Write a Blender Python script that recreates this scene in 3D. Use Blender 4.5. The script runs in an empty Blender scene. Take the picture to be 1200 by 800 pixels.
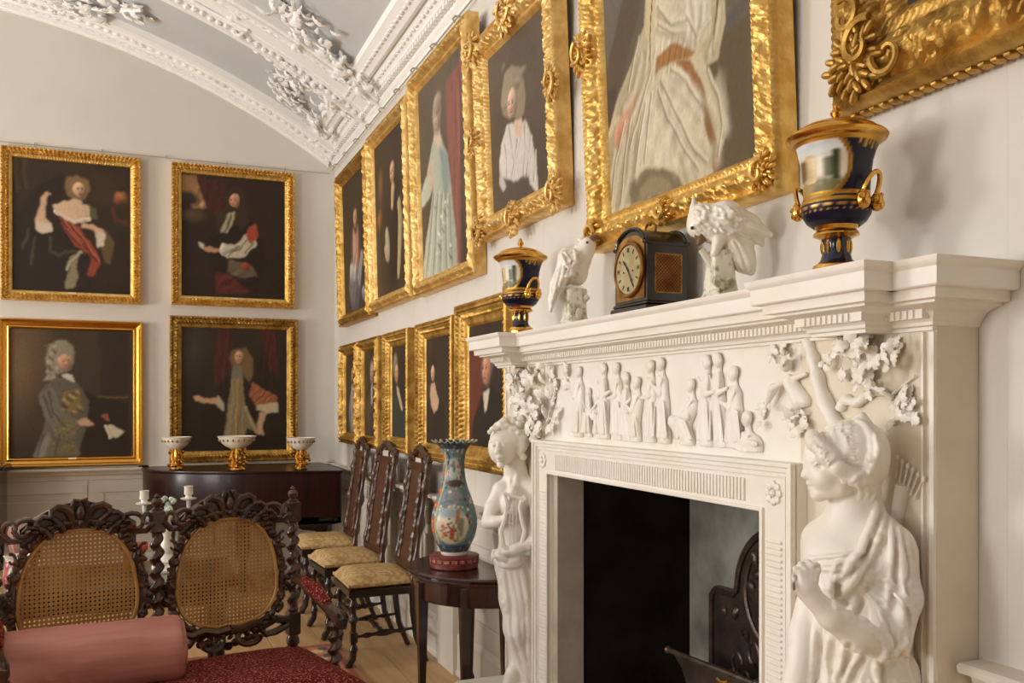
import bpy, bmesh, math, random
import numpy as np
from mathutils import Vector, Matrix

# ------------------------------------------------------------------ camera, world, lights, exposure
SC = bpy.context.scene
COL = SC.collection
PI = math.pi
CZ = 1.51                                   # height of the camera above the floor
YAW = math.radians(22.5)
CC, SS = math.cos(YAW), math.sin(YAW)
cam_data = bpy.data.cameras.new('camera')
cam_data.lens = 31.5
cam_data.sensor_width = 36.0
cam_data.shift_y = 0.06
cam_data.clip_start = 0.05
cam = bpy.data.objects.new('camera', cam_data)
COL.objects.link(cam)
cam.location = (0, 0, CZ)
cam.rotation_euler = (PI / 2, 0, -YAW)
SC.camera = cam

SC.view_settings.view_transform = 'Standard'
SC.view_settings.look = 'None'
SC.view_settings.exposure = 0.0
SC.view_settings.gamma = 1.0
SC.view_settings.use_curve_mapping = False
SC.cycles.use_denoising = True
SC.cycles.max_bounces = 8
SC.cycles.diffuse_bounces = 5
SC.cycles.sample_clamp_indirect = 6.0

world = bpy.data.worlds.new('sky')
SC.world = world
world.use_nodes = True
wn = world.node_tree
wbg = wn.nodes['Background']
wbg.inputs['Color'].default_value = (0.75, 0.85, 1.0, 1)
wbg.inputs['Strength'].default_value = 1.0

WIN = [(-1.2, 1.25), (2.2, 1.25), (5.6, 1.25)]      # window centres along the left wall, width
WZ0, WZ1 = 1.2, 3.4
XL = -5.53                                           # left wall
def area(name, loc, rot, sx, sy, power, col):
    l = bpy.data.lights.new(name, 'AREA')
    l.shape = 'RECTANGLE'; l.size = sx; l.size_y = sy; l.energy = power; l.color = col
    o = bpy.data.objects.new(name, l); COL.objects.link(o)
    o.location = loc; o.rotation_euler = rot
    return o
for (wy, ww), pw in zip(WIN, (48, 118, 142)):
    area('window_daylight', (XL + 0.05, wy, (WZ0 + WZ1) / 2), (PI / 2 + 0.32, 0, -PI / 2), ww, WZ1 - WZ0, pw, (1.0, 0.972, 0.93))

for (wy, ww), pw in zip(WIN, (30, 68, 78)):          # added upward fill lamps at the windows, to brighten the vault
    area('ceiling_fill', (XL + 0.06, wy, WZ0 + 0.3), (PI / 2 + 0.95, 0, -PI / 2), ww, 0.6, pw, (1.0, 0.97, 0.92))

# ------------------------------------------------------------------ helpers
def lin(c):
    c = np.asarray(c, dtype=np.float64) / 255.0
    return np.where(c <= 0.04045, c / 12.92, ((c + 0.055) / 1.055) ** 2.4)
def rgba(c):
    l = lin(c); return (float(l[0]), float(l[1]), float(l[2]), 1.0)

MATS = {}
def mat(name, col, rough=0.5, metal=0.0, col2=None, scale=8.0, detail=3.0, bump=0.0, bscale=40.0, coat=0.0, spec=0.5,
        stretch=(1, 1, 1), wave=None, contrast=(0.35, 0.65), attr=None):
    if name in MATS: return MATS[name]
    m = bpy.data.materials.new(name); m.use_nodes = True
    nt = m.node_tree; b = nt.nodes['Principled BSDF']
    b.inputs['Base Color'].default_value = rgba(col)
    b.inputs['Roughness'].default_value = rough
    b.inputs['Metallic'].default_value = metal
    b.inputs['Specular IOR Level'].default_value = spec
    b.inputs['Coat Weight'].default_value = coat
    b.inputs['Coat Roughness'].default_value = 0.15
    tc = nt.nodes.new('ShaderNodeTexCoord')
    mp = nt.nodes.new('ShaderNodeMapping'); mp.inputs['Scale'].default_value = stretch
    nt.links.new(tc.outputs['Object'], mp.inputs['Vector'])
    if attr:
        a = nt.nodes.new('ShaderNodeVertexColor'); a.layer_name = attr
        nt.links.new(a.outputs['Color'], b.inputs['Base Color'])
        nt.links.new(a.outputs['Alpha'], b.inputs['Metallic'])
    elif col2 is not None:
        if wave:
            n = nt.nodes.new('ShaderNodeTexWave'); n.inputs['Scale'].default_value = scale
            n.inputs['Distortion'].default_value = wave; n.inputs['Detail'].default_value = detail
        else:
            n = nt.nodes.new('ShaderNodeTexNoise'); n.inputs['Scale'].default_value = scale; n.inputs['Detail'].default_value = detail
        nt.links.new(mp.outputs['Vector'], n.inputs['Vector'])
        r = nt.nodes.new('ShaderNodeValToRGB')
        r.color_ramp.elements[0].position = contrast[0]; r.color_ramp.elements[1].position = contrast[1]
        r.color_ramp.elements[0].color = rgba(col); r.color_ramp.elements[1].color = rgba(col2)
        nt.links.new(n.outputs[0], r.inputs['Fac'])
        nt.links.new(r.outputs['Color'], b.inputs['Base Color'])
    if bump:
        n2 = nt.nodes.new('ShaderNodeTexNoise'); n2.inputs['Scale'].default_value = bscale; n2.inputs['Detail'].default_value = 4
        nt.links.new(mp.outputs['Vector'], n2.inputs['Vector'])
        bp = nt.nodes.new('ShaderNodeBump'); bp.inputs['Strength'].default_value = bump; bp.inputs['Distance'].default_value = 0.01
        nt.links.new(n2.outputs[0], bp.inputs['Height'])
        nt.links.new(bp.outputs['Normal'], b.inputs['Normal'])
    MATS[name] = m
    return m

M_wall = mat('wall_paint', (221, 216, 208), 0.75, col2=(216, 210, 200), scale=1.3, bump=0.05, bscale=25, spec=0.2)
M_trim = mat('trim_paint', (222, 214, 202), 0.6, spec=0.3)
M_dado = mat('back_dado_tone', (198, 189, 176), 0.6, spec=0.3)  # darker than the trim, used on the back dado only
M_ceil_white = mat('plaster_white', (249, 248, 245), 0.8, spec=0.2)
M_ceil_grey = mat('ceiling_grey_paint', (206, 207, 208), 0.85, spec=0.15, col2=(201, 202, 203), scale=2)
M_marble = mat('white_marble', (241, 236, 227), 0.42, col2=(236, 228, 214), scale=5, detail=5, contrast=(0.4, 0.75), bump=0.03, bscale=60)
M_marble_old = mat('weathered_marble', (229, 219, 202), 0.5, col2=(213, 199, 176), scale=6, detail=6, contrast=(0.35, 0.8), bump=0.05, bscale=50)
M_slip = mat('grey_stone_slip', (196, 184, 166), 0.7, col2=(178, 166, 150), scale=12, detail=6, bump=0.1)
M_soot = mat('sooty_brick', (40, 36, 33), 0.95, col2=(27, 24, 22), scale=5, detail=5, bump=0.5, bscale=15, spec=0.1)
M_render = mat('grey_cement', (150, 150, 142), 0.95, col2=(104, 104, 99), scale=5, detail=5, bump=0.4, bscale=12, spec=0.1)
M_iron = mat('cast_iron', (70, 63, 60), 0.36, metal=0.6, col2=(98, 80, 72), scale=12, bump=0.3, bscale=60)
M_gold = mat('gilt_bright', (240, 204, 124), 0.42, metal=0.8, col2=(214, 168, 84), scale=18, detail=4, bump=0.25, bscale=90)
M_gold_d = mat('gilt_old', (208, 168, 90), 0.46, metal=0.8, col2=(160, 120, 54), scale=16, detail=4, bump=0.25, bscale=90)
M_gold_p = mat('gilt_pale', (238, 206, 136), 0.46, metal=0.65, col2=(208, 164, 90), scale=18, detail=4, bump=0.25, bscale=80)
M_gold_s = mat('gilt_smooth', (226, 174, 84), 0.22, metal=1.0)
M_canvas = mat('oil_paint', (60, 50, 40), 0.55, attr='Col', spec=0.25, bump=0.06, bscale=300)
M_ceramic = mat('painted_porcelain', (240, 235, 225), 0.32, attr='Col', coat=0.04, spec=0.35)
M_porc = mat('white_porcelain', (244, 240, 230), 0.25, coat=0.3, col2=(236, 228, 212), scale=14)
M_mint = mat('mint_glazed_porcelain', (222, 232, 224), 0.2, coat=0.3, col2=(140, 188, 170), scale=50, contrast=(0.5, 0.62))
M_stump = mat('mottled_porcelain_stump', (226, 220, 202), 0.3, coat=0.3, col2=(136, 136, 104), scale=46, contrast=(0.52, 0.72))
M_carved = mat('carved_dark_walnut', (88, 56, 38), 0.3, col2=(48, 30, 21), scale=14, detail=4, bump=0.15, bscale=50, coat=0.25)
M_oak = mat('chair_walnut', (92, 58, 36), 0.32, col2=(54, 32, 21), scale=10, detail=4, bump=0.1, bscale=50, coat=0.3, stretch=(1, 1, 0.3))
M_dark = mat('dark_turned_wood', (52, 33, 25), 0.28, col2=(34, 22, 17), scale=10, coat=0.3)
M_mahog = mat('polished_mahogany', (60, 28, 21), 0.22, col2=(36, 17, 14), scale=5, detail=4, coat=0.5, stretch=(6, 6, 0.6))
M_ebony = mat('ebonised_wood', (24, 19, 17), 0.2, coat=0.4)
M_cane = mat('woven_cane', (200, 156, 88), 0.42, col2=(170, 122, 66), scale=7)
M_red = mat('red_figured_velvet', (104, 20, 26), 0.85, col2=(176, 116, 84), scale=120, detail=1, contrast=(0.57, 0.62), bump=0.2, bscale=200, spec=0.2)
M_pink = mat('pink_silk', (192, 132, 120), 0.55, col2=(178, 116, 104), scale=26, detail=3, stretch=(0.12, 1, 1), bump=0.12, bscale=60, spec=0.35)
M_seat = mat('gold_damask', (206, 178, 130), 0.8, col2=(182, 150, 98), scale=34, detail=2, contrast=(0.45, 0.55), bump=0.25, bscale=90, spec=0.2)
M_red_box = mat('red_leather', (168, 58, 46), 0.45)
M_floor = mat('oak_boards', (204, 168, 120), 0.45, col2=(182, 144, 98), scale=3, detail=6, stretch=(6, 0.5, 1), spec=0.4)
M_plinth = mat('red_wood_stand', (132, 58, 48), 0.4, col2=(100, 40, 34), scale=30)
M_pinkf = mat('pink_fretwork', (188, 120, 104), 0.5, col2=(132, 58, 48), scale=60)
M_brass = mat('aged_brass', (178, 134, 70), 0.35, metal=0.9, col2=(120, 84, 40), scale=20)
M_wire = mat('dull_wire', (176, 166, 150), 0.6)
M_steel = mat('worn_steel', (120, 104, 92), 0.45, metal=0.7, col2=(86, 72, 62), scale=20)

class MB:
    """collects shapes, then links them as ONE mesh object"""
    def __init__(s): s.v = []; s.f = []
    def add(s, vs, fs, M=None):
        o = len(s.v)
        for p in vs:
            p = Vector(p)
            s.v.append(tuple(M @ p) if M is not None else tuple(p))
        s.f += [tuple(i + o for i in f) for f in fs]
        return s
    def box(s, x0, x1, y0, y1, z0, z1, M=None, bev=0.0):
        if bev:
            b = bev
            vs = []
            for z, i in ((z0, b), (z0 + b, 0), (z1 - b, 0), (z1, b)):
                vs += [(x0 + i, y0 + i, z), (x1 - i, y0 + i, z), (x1 - i, y1 - i, z), (x0 + i, y1 - i, z)]
            fs = [(3, 2, 1, 0), (12, 13, 14, 15)]
            for k in range(3):
                for j in range(4):
                    a = 4 * k + j; c = 4 * k + (j + 1) % 4
                    fs.append((a, c, c + 4, a + 4))
            return s.add(vs, fs, M)
        vs = [(x0, y0, z0), (x1, y0, z0), (x1, y1, z0), (x0, y1, z0), (x0, y0, z1), (x1, y0, z1), (x1, y1, z1), (x0, y1, z1)]
        return s.add(vs, [(3, 2, 1, 0), (4, 5, 6, 7), (0, 1, 5, 4), (1, 2, 6, 5), (2, 3, 7, 6), (3, 0, 4, 7)], M)
    def lathe(s, prof, n=20, M=None, close=True):
        vs = []; fs = []
        for r, z in prof:
            for k in range(n):
                a = 2 * PI * k / n
                vs.append((r * math.cos(a), r * math.sin(a), z))
        for j in range(len(prof) - 1):
            for k in range(n):
                k2 = (k + 1) % n
                fs.append((j * n + k, j * n + k2, (j + 1) * n + k2, (j + 1) * n + k))
        if close:
            fs.append(tuple(range(n - 1, -1, -1))); o = (len(prof) - 1) * n
            fs.append(tuple(o + k for k in range(n)))
        return s.add(vs, fs, M)
    def tube(s, pts, rad, n=8, M=None, closed=False, flat=1.0):
        pts = [Vector(p) for p in pts]; N = len(pts)
        if not hasattr(rad, '__len__'): rad = [rad] * N
        vs = []; fs = []
        prev = None
        for i, p in enumerate(pts):
            if closed: t = pts[(i + 1) % N] - pts[i - 1]
            else: t = pts[min(i + 1, N - 1)] - pts[max(i - 1, 0)]
            if t.length < 1e-9: t = Vector((0, 0, 1))
            t.normalize()
            if prev is None:
                up = Vector((0, 0, 1)) if abs(t.z) < 0.9 else Vector((0, 1, 0))
                a = t.cross(up).normalized()
            else:
                a = (prev - t * prev.dot(t))
                if a.length < 1e-6: a = t.cross(Vector((0, 1, 0.1)))
                a.normalize()
            prev = a; b = t.cross(a)
            for k in range(n):
                th = 2 * PI * k / n
                vs.append(p + rad[i] * (math.cos(th) * a + flat * math.sin(th) * b))
        L = N if closed else N - 1
        for i in range(L):
            j = (i + 1) % N
            for k in range(n):
                k2 = (k + 1) % n
                fs.append((i * n + k, i * n + k2, j * n + k2, j * n + k))
        if not closed:
            fs.append(tuple(range(n - 1, -1, -1))); fs.append(tuple((N - 1) * n + k for k in range(n)))
        return s.add(vs, fs, M)
    def ell(s, c, r, n=10, M=None, rot=None):
        vs = []; fs = []; m = max(5, n * 2 // 3)
        R = rot or Matrix.Identity(3)
        for j in range(1, m):
            ph = PI * j / m
            for k in range(n):
                th = 2 * PI * k / n
                p = R @ Vector((r[0] * math.sin(ph) * math.cos(th), r[1] * math.sin(ph) * math.sin(th), r[2] * math.cos(ph)))
                vs.append(p + Vector(c))
        top = len(vs); vs.append(R @ Vector((0, 0, r[2])) + Vector(c)); vs.append(R @ Vector((0, 0, -r[2])) + Vector(c))
        for j in range(m - 2):
            for k in range(n):
                k2 = (k + 1) % n
                fs.append((j * n + k, (j + 1) * n + k, (j + 1) * n + k2, j * n + k2))
        for k in range(n):
            k2 = (k + 1) % n
            fs.append((top, k, k2)); fs.append((top + 1, (m - 2) * n + k2, (m - 2) * n + k))
        return s.add(vs, fs, M)
    def prism(s, poly, y0, y1, M=None):
        """poly in (x, z), extruded along y"""
        n = len(poly)
        vs = [(x, y0, z) for x, z in poly] + [(x, y1, z) for x, z in poly]
        fs = [tuple(range(n)), tuple(range(2 * n - 1, n - 1, -1))]
        for i in range(n):
            j = (i + 1) % n
            fs.append((j, i, n + i, n + j))
        return s.add(vs, fs, M)
    def sweep(s, path, prof, M=None):
        """path: [(x, y)] open polyline with right-angle corners, outward = right of travel; prof: [(offset, z)]"""
        P = [Vector((x, y)) for x, y in path]; N = len(P); m = len(prof)
        offs = []
        for i in range(N):
            ns = []
            if i > 0: d = (P[i] - P[i - 1]).normalized(); ns.append(Vector((d.y, -d.x)))
            if i < N - 1: d = (P[i + 1] - P[i]).normalized(); ns.append(Vector((d.y, -d.x)))
            if len(ns) == 2 and abs(ns[0].dot(ns[1])) < 0.5: o = ns[0] + ns[1]
            else: o = ns[-1] if len(ns) == 1 else ns[0]
            offs.append(o)
        vs = [(P[i].x + offs[i].x * o, P[i].y + offs[i].y * o, z) for i in range(N) for o, z in prof]
        fs = []
        for i in range(N - 1):
            for j in range(m - 1):
                fs.append((i * m + j, (i + 1) * m + j, (i + 1) * m + j + 1, i * m + j + 1))
        fs.append(tuple(range(m))); fs.append(tuple((N - 1) * m + j for j in range(m - 1, -1, -1)))
        return s.add(vs, fs, M)
    def mesh(s, name, m, smooth=True):
        me = bpy.data.meshes.new(name)
        me.from_pydata(s.v, [], s.f); me.update()
        if m: me.materials.append(m)
        if smooth:
            me.polygons.foreach_set('use_smooth', [True] * len(me.polygons))
            try: me.set_sharp_from_angle(angle=math.radians(38))
            except Exception: pass
        return me
    def build(s, name, m, parent=None, label=None, kind=None, smooth=True, world=False):
        if world and parent is not None:
            W = chain(parent).inverted()
            s.v = [tuple(W @ Vector(p)) for p in s.v]
        return link(name, s.mesh(name, m, smooth), parent, label, kind)

def chain(o):
    W = o.matrix_basis.copy()
    while o.parent: o = o.parent; W = o.matrix_basis @ W
    return W
def link(name, me, parent=None, label=None, kind=None, loc=None, rot=None, scale=None):
    o = bpy.data.objects.new(name, me); COL.objects.link(o)
    if parent: o.parent = parent
    if label: o['label'] = label
    if kind: o['kind'] = kind
    if loc is not None: o.location = loc
    if rot is not None: o.rotation_euler = rot
    if scale is not None: o.scale = scale
    return o
def thing(name, label, cat, loc=(0, 0, 0), rotz=0.0, group=None, tilt=0.0):
    o = bpy.data.objects.new(name, None); COL.objects.link(o)
    o.empty_display_size = 0.1
    o.location = loc; o.rotation_euler = (tilt, 0, rotz)
    o['label'] = label; o['category'] = cat
    if group: o['group'] = group
    return o
def tag(o, label, cat, group=None):
    o['label'] = label; o['category'] = cat
    if group: o['group'] = group
    return o
def struct(name, mb, m, parent=None, smooth=False):
    o = mb.build(name, m, parent, smooth=smooth)
    o['kind'] = 'structure'
    return o
def dup(root, loc, rotz, label, scale=None):
    r = root.copy(); COL.objects.link(r); r.location = loc; r.rotation_euler = (0, 0, rotz); r['label'] = label
    if scale: r.scale = scale
    for ch in list(root.children):
        c = ch.copy(); COL.objects.link(c); c.parent = r
        for g in list(ch.children):
            d = g.copy(); COL.objects.link(d); d.parent = c
    return r

def mesh_np(name, V, Q, m, smooth=True):
    me = bpy.data.meshes.new(name)
    V = np.asarray(V, dtype=np.float32); Q = np.asarray(Q, dtype=np.int32)
    me.vertices.add(len(V)); me.vertices.foreach_set('co', V.ravel())
    k = Q.shape[1]
    me.loops.add(Q.size); me.loops.foreach_set('vertex_index', Q.ravel())
    me.polygons.add(len(Q)); me.polygons.foreach_set('loop_start', np.arange(0, Q.size, k, dtype=np.int32))
    try: me.polygons.foreach_set('loop_total', np.full(len(Q), k, dtype=np.int32))
    except Exception: pass
    me.update(calc_edges=True); me.validate()
    if smooth: me.polygons.foreach_set('use_smooth', [True] * len(me.polygons))
    if m: me.materials.append(m)
    return me
def grid_quads(nr, nc, wrap=False):
    i, j = np.meshgrid(np.arange(nr - 1), np.arange(nc if wrap else nc - 1), indexing='ij')
    a = i * nc + j; b = i * nc + (j + 1) % nc
    return np.stack([a, b, b + nc, a + nc], -1).reshape(-1, 4)
def set_col(me, C):
    at = me.color_attributes.new('Col', 'FLOAT_COLOR', 'POINT')
    at.data.foreach_set('color', np.asarray(C, dtype=np.float32).ravel())

# pixel of the photograph to a point at a real distance
def onX(px, py, X):
    u = (px - 600) / 1050; d = X / (u * CC + SS)
    return (X, d * (CC - u * SS), CZ + (472 - py) / 1050 * d)
def atd(px, py, d):
    u = (px - 600) / 1050
    return (d * (SS + u * CC), d * (CC - u * SS), CZ + (472 - py) / 1050 * d)

# ------------------------------------------------------------------ signed-distance sculpting
class SDF:
    """field over a box in a frame turned by the camera yaw: a = across, b = depth, z = up"""
    def __init__(s, lo, hi, h):
        s.lo = np.array(lo, dtype=np.float32); s.h = h
        s.n = np.ceil((np.array(hi) - s.lo) / h).astype(int) + 1
        s.F = np.full(s.n, 0.2, dtype=np.float32)
        s.ax = [s.lo[i] + h * np.arange(s.n[i], dtype=np.float32) for i in range(3)]
    def _win(s, lo, hi, pad):
        i0 = np.maximum(np.floor((np.array(lo) - pad - s.lo) / s.h).astype(int), 0)
        i1 = np.minimum(np.ceil((np.array(hi) + pad - s.lo) / s.h).astype(int) + 1, s.n)
        if np.any(i1 <= i0): return None
        sl = tuple(slice(a, b) for a, b in zip(i0, i1))
        return sl, s.ax[0][sl[0]][:, None, None], s.ax[1][sl[1]][None, :, None], s.ax[2][sl[2]][None, None, :]
    def _mix(s, sl, d, k, sub):
        f = s.F[sl]
        if sub:
            d = -d; h = np.maximum(k - np.abs(f - d), 0) / k
            s.F[sl] = np.maximum(f, d) + h * h * k * 0.25
        else:
            h = np.maximum(k - np.abs(f - d), 0) / k
            s.F[sl] = np.minimum(f, d) - h * h * k * 0.25
    def ell(s, c, r, k=0.01, rot=None, sub=False):
        c = np.array(c); rm = max(r)
        w = s._win(c - rm, c + rm, k + 0.03)
        if not w: return s
        sl, X, Y, Z = w
        X = X - c[0]; Y = Y - c[1]; Z = Z - c[2]
        if rot is not None:
            R = np.array(rot)            # columns = local axes
            X, Y, Z = (R[0][0] * X + R[1][0] * Y + R[2][0] * Z, R[0][1] * X + R[1][1] * Y + R[2][1] * Z, R[0][2] * X + R[1][2] * Y + R[2][2] * Z)
        k0 = np.sqrt((X / r[0]) ** 2 + (Y / r[1]) ** 2 + (Z / r[2]) ** 2)
        k1 = np.sqrt((X / r[0] ** 2) ** 2 + (Y / r[1] ** 2) ** 2 + (Z / r[2] ** 2) ** 2) + 1e-9
        s._mix(sl, k0 * (k0 - 1) / k1, k, sub)
        return s
    def cone(s, a, b, ra, rb, k=0.01, sub=False):
        a = np.array(a, dtype=float); b = np.array(b, dtype=float); rm = max(ra, rb)
        w = s._win(np.minimum(a, b) - rm, np.maximum(a, b) + rm, k + 0.03)
        if not w: return s
        sl, X, Y, Z = w
        e = b - a; L = float(e @ e) + 1e-12
        t = np.clip(((X - a[0]) * e[0] + (Y - a[1]) * e[1] + (Z - a[2]) * e[2]) / L, 0, 1)
        d = np.sqrt((X - a[0] - t * e[0]) ** 2 + (Y - a[1] - t * e[1]) ** 2 + (Z - a[2] - t * e[2]) ** 2) - (ra + (rb - ra) * t)
        s._mix(sl, d, k, sub)
        return s
    def path(s, pts, rs, k=0.01, sub=False):
        if not hasattr(rs, '__len__'): rs = [rs] * len(pts)
        for i in range(len(pts) - 1): s.cone(pts[i], pts[i + 1], rs[i], rs[i + 1], k, sub)
        return s
    def front(s, px, py, b0, b1):
        """first point of the surface met by the ray through (px, py)"""
        b = np.arange(b0, b1, s.h * 0.5)
        a = (px - 600) / 1050 * b; z = CZ + (472 - py) / 1050 * b
        i = np.rint((np.stack([a, b, z], 1) - s.lo) / s.h).astype(int)
        ok = np.all((i >= 0) & (i < s.n), 1)
        b, a, z, i = b[ok], a[ok], z[ok], i[ok]
        f = s.F[i[:, 0], i[:, 1], i[:, 2]]
        hit = np.nonzero(f < 0)[0]
        if len(hit) == 0: return None
        q = hit[0]
        return np.array([a[q], b[q], z[q]])
    def fold(s, pp, rs, b0, b1, k=0.006, sub=False, n=8):
        """a ridge (or groove) drawn over the surface along pixel points"""
        pp = np.array(pp, dtype=float)
        seg = np.linspace(0, len(pp) - 1, (len(pp) - 1) * n + 1)
        ii = np.minimum(seg.astype(int), len(pp) - 2); t = (seg - ii)[:, None]
        q = pp[ii] * (1 - t) + pp[ii + 1] * t
        q = smooth_poly(q)
        pts = [s.front(x, y, b0, b1) for x, y in q]
        N = len(pts)
        pr = None
        todo = []
        for i, p in enumerate(pts):
            if p is None: pr = None; continue
            r = rs * (0.35 + 0.65 * math.sin(PI * (i + 0.5) / N))
            if pr is not None and np.linalg.norm(p - pr[0]) < 0.05: todo.append((pr[0], p, pr[1], r))
            pr = (p, r)
        for a, b, ra, rb in todo: s.cone(a, b, ra, rb, k, sub)
        return s
    def mesh(s, name, m, offset=(0, 0, 0)):
        F = s.F; ins = F < 0
        cnt = np.zeros(tuple(s.n - 1), dtype=np.int8)
        for dx in (0, 1):
            for dy in (0, 1):
                for dz in (0, 1):
                    cnt += ins[dx:s.n[0] - 1 + dx, dy:s.n[1] - 1 + dy, dz:s.n[2] - 1 + dz]
        act = (cnt > 0) & (cnt < 8)
        I = np.argwhere(act)
        ids = np.full(act.shape, -1, dtype=np.int32); ids[act] = np.arange(len(I))
        acc = np.zeros((len(I), 3), dtype=np.float32); num = np.zeros(len(I), dtype=np.float32)
        for axis in range(3):
            o = [x for x in range(3) if x != axis]
            for p in (0, 1):
                for q in (0, 1):
                    d0 = np.zeros(3, dtype=int); d0[o[0]] = p; d0[o[1]] = q
                    d1 = d0.copy(); d1[axis] = 1
                    f0 = F[tuple((I + d0).T)]; f1 = F[tuple((I + d1).T)]
                    cr = (f0 < 0) != (f1 < 0)
                    t = np.where(cr, f0 / np.where(cr, f0 - f1, 1), 0)
                    pos = np.tile(d0.astype(np.float32), (len(I), 1)); pos[:, axis] = t
                    acc += pos * cr[:, None]; num += cr
        V = (I + acc / num[:, None]) * s.h + s.lo - np.array(offset, dtype=np.float32)
        Q = []
        for axis in range(3):
            o = [(axis + 1) % 3, (axis + 2) % 3]
            n = list(s.n); sl0 = [slice(1, n[i] - 1) for i in range(3)]; sl1 = list(sl0)
            sl0[axis] = slice(0, n[axis] - 1); sl1[axis] = slice(1, n[axis])
            a0 = ins[tuple(sl0)]; a1 = ins[tuple(sl1)]
            E = np.argwhere(a0 != a1); base = np.array([1, 1, 1]); base[axis] = 0
            flip = a0[tuple(E.T)]
            G = E + base
            e1 = np.zeros(3, dtype=int); e1[o[0]] = 1
            e2 = np.zeros(3, dtype=int); e2[o[1]] = 1
            c = [ids[tuple((G - e1 - e2).T)], ids[tuple((G - e2).T)], ids[tuple(G.T)], ids[tuple((G - e1).T)]]
            q = np.stack(c, 1)
            q[~flip] = q[~flip][:, ::-1]
            Q.append(q)
        Q = np.concatenate(Q); Q = Q[np.all(Q >= 0, 1)]
        return mesh_np(name, V, Q, m)
def smooth_poly(q):
    for _ in range(2):
        r = q.copy(); r[1:-1] = 0.25 * q[:-2] + 0.5 * q[1:-1] + 0.25 * q[2:]; q = r
    return q
def loc3(px, py, X):
    """pixel at wall-distance plane X, in the turned frame"""
    u = (px - 600) / 1050; b = X / (u * CC + SS)
    return np.array([u * b, b, CZ + (472 - py) / 1050 * b])

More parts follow.
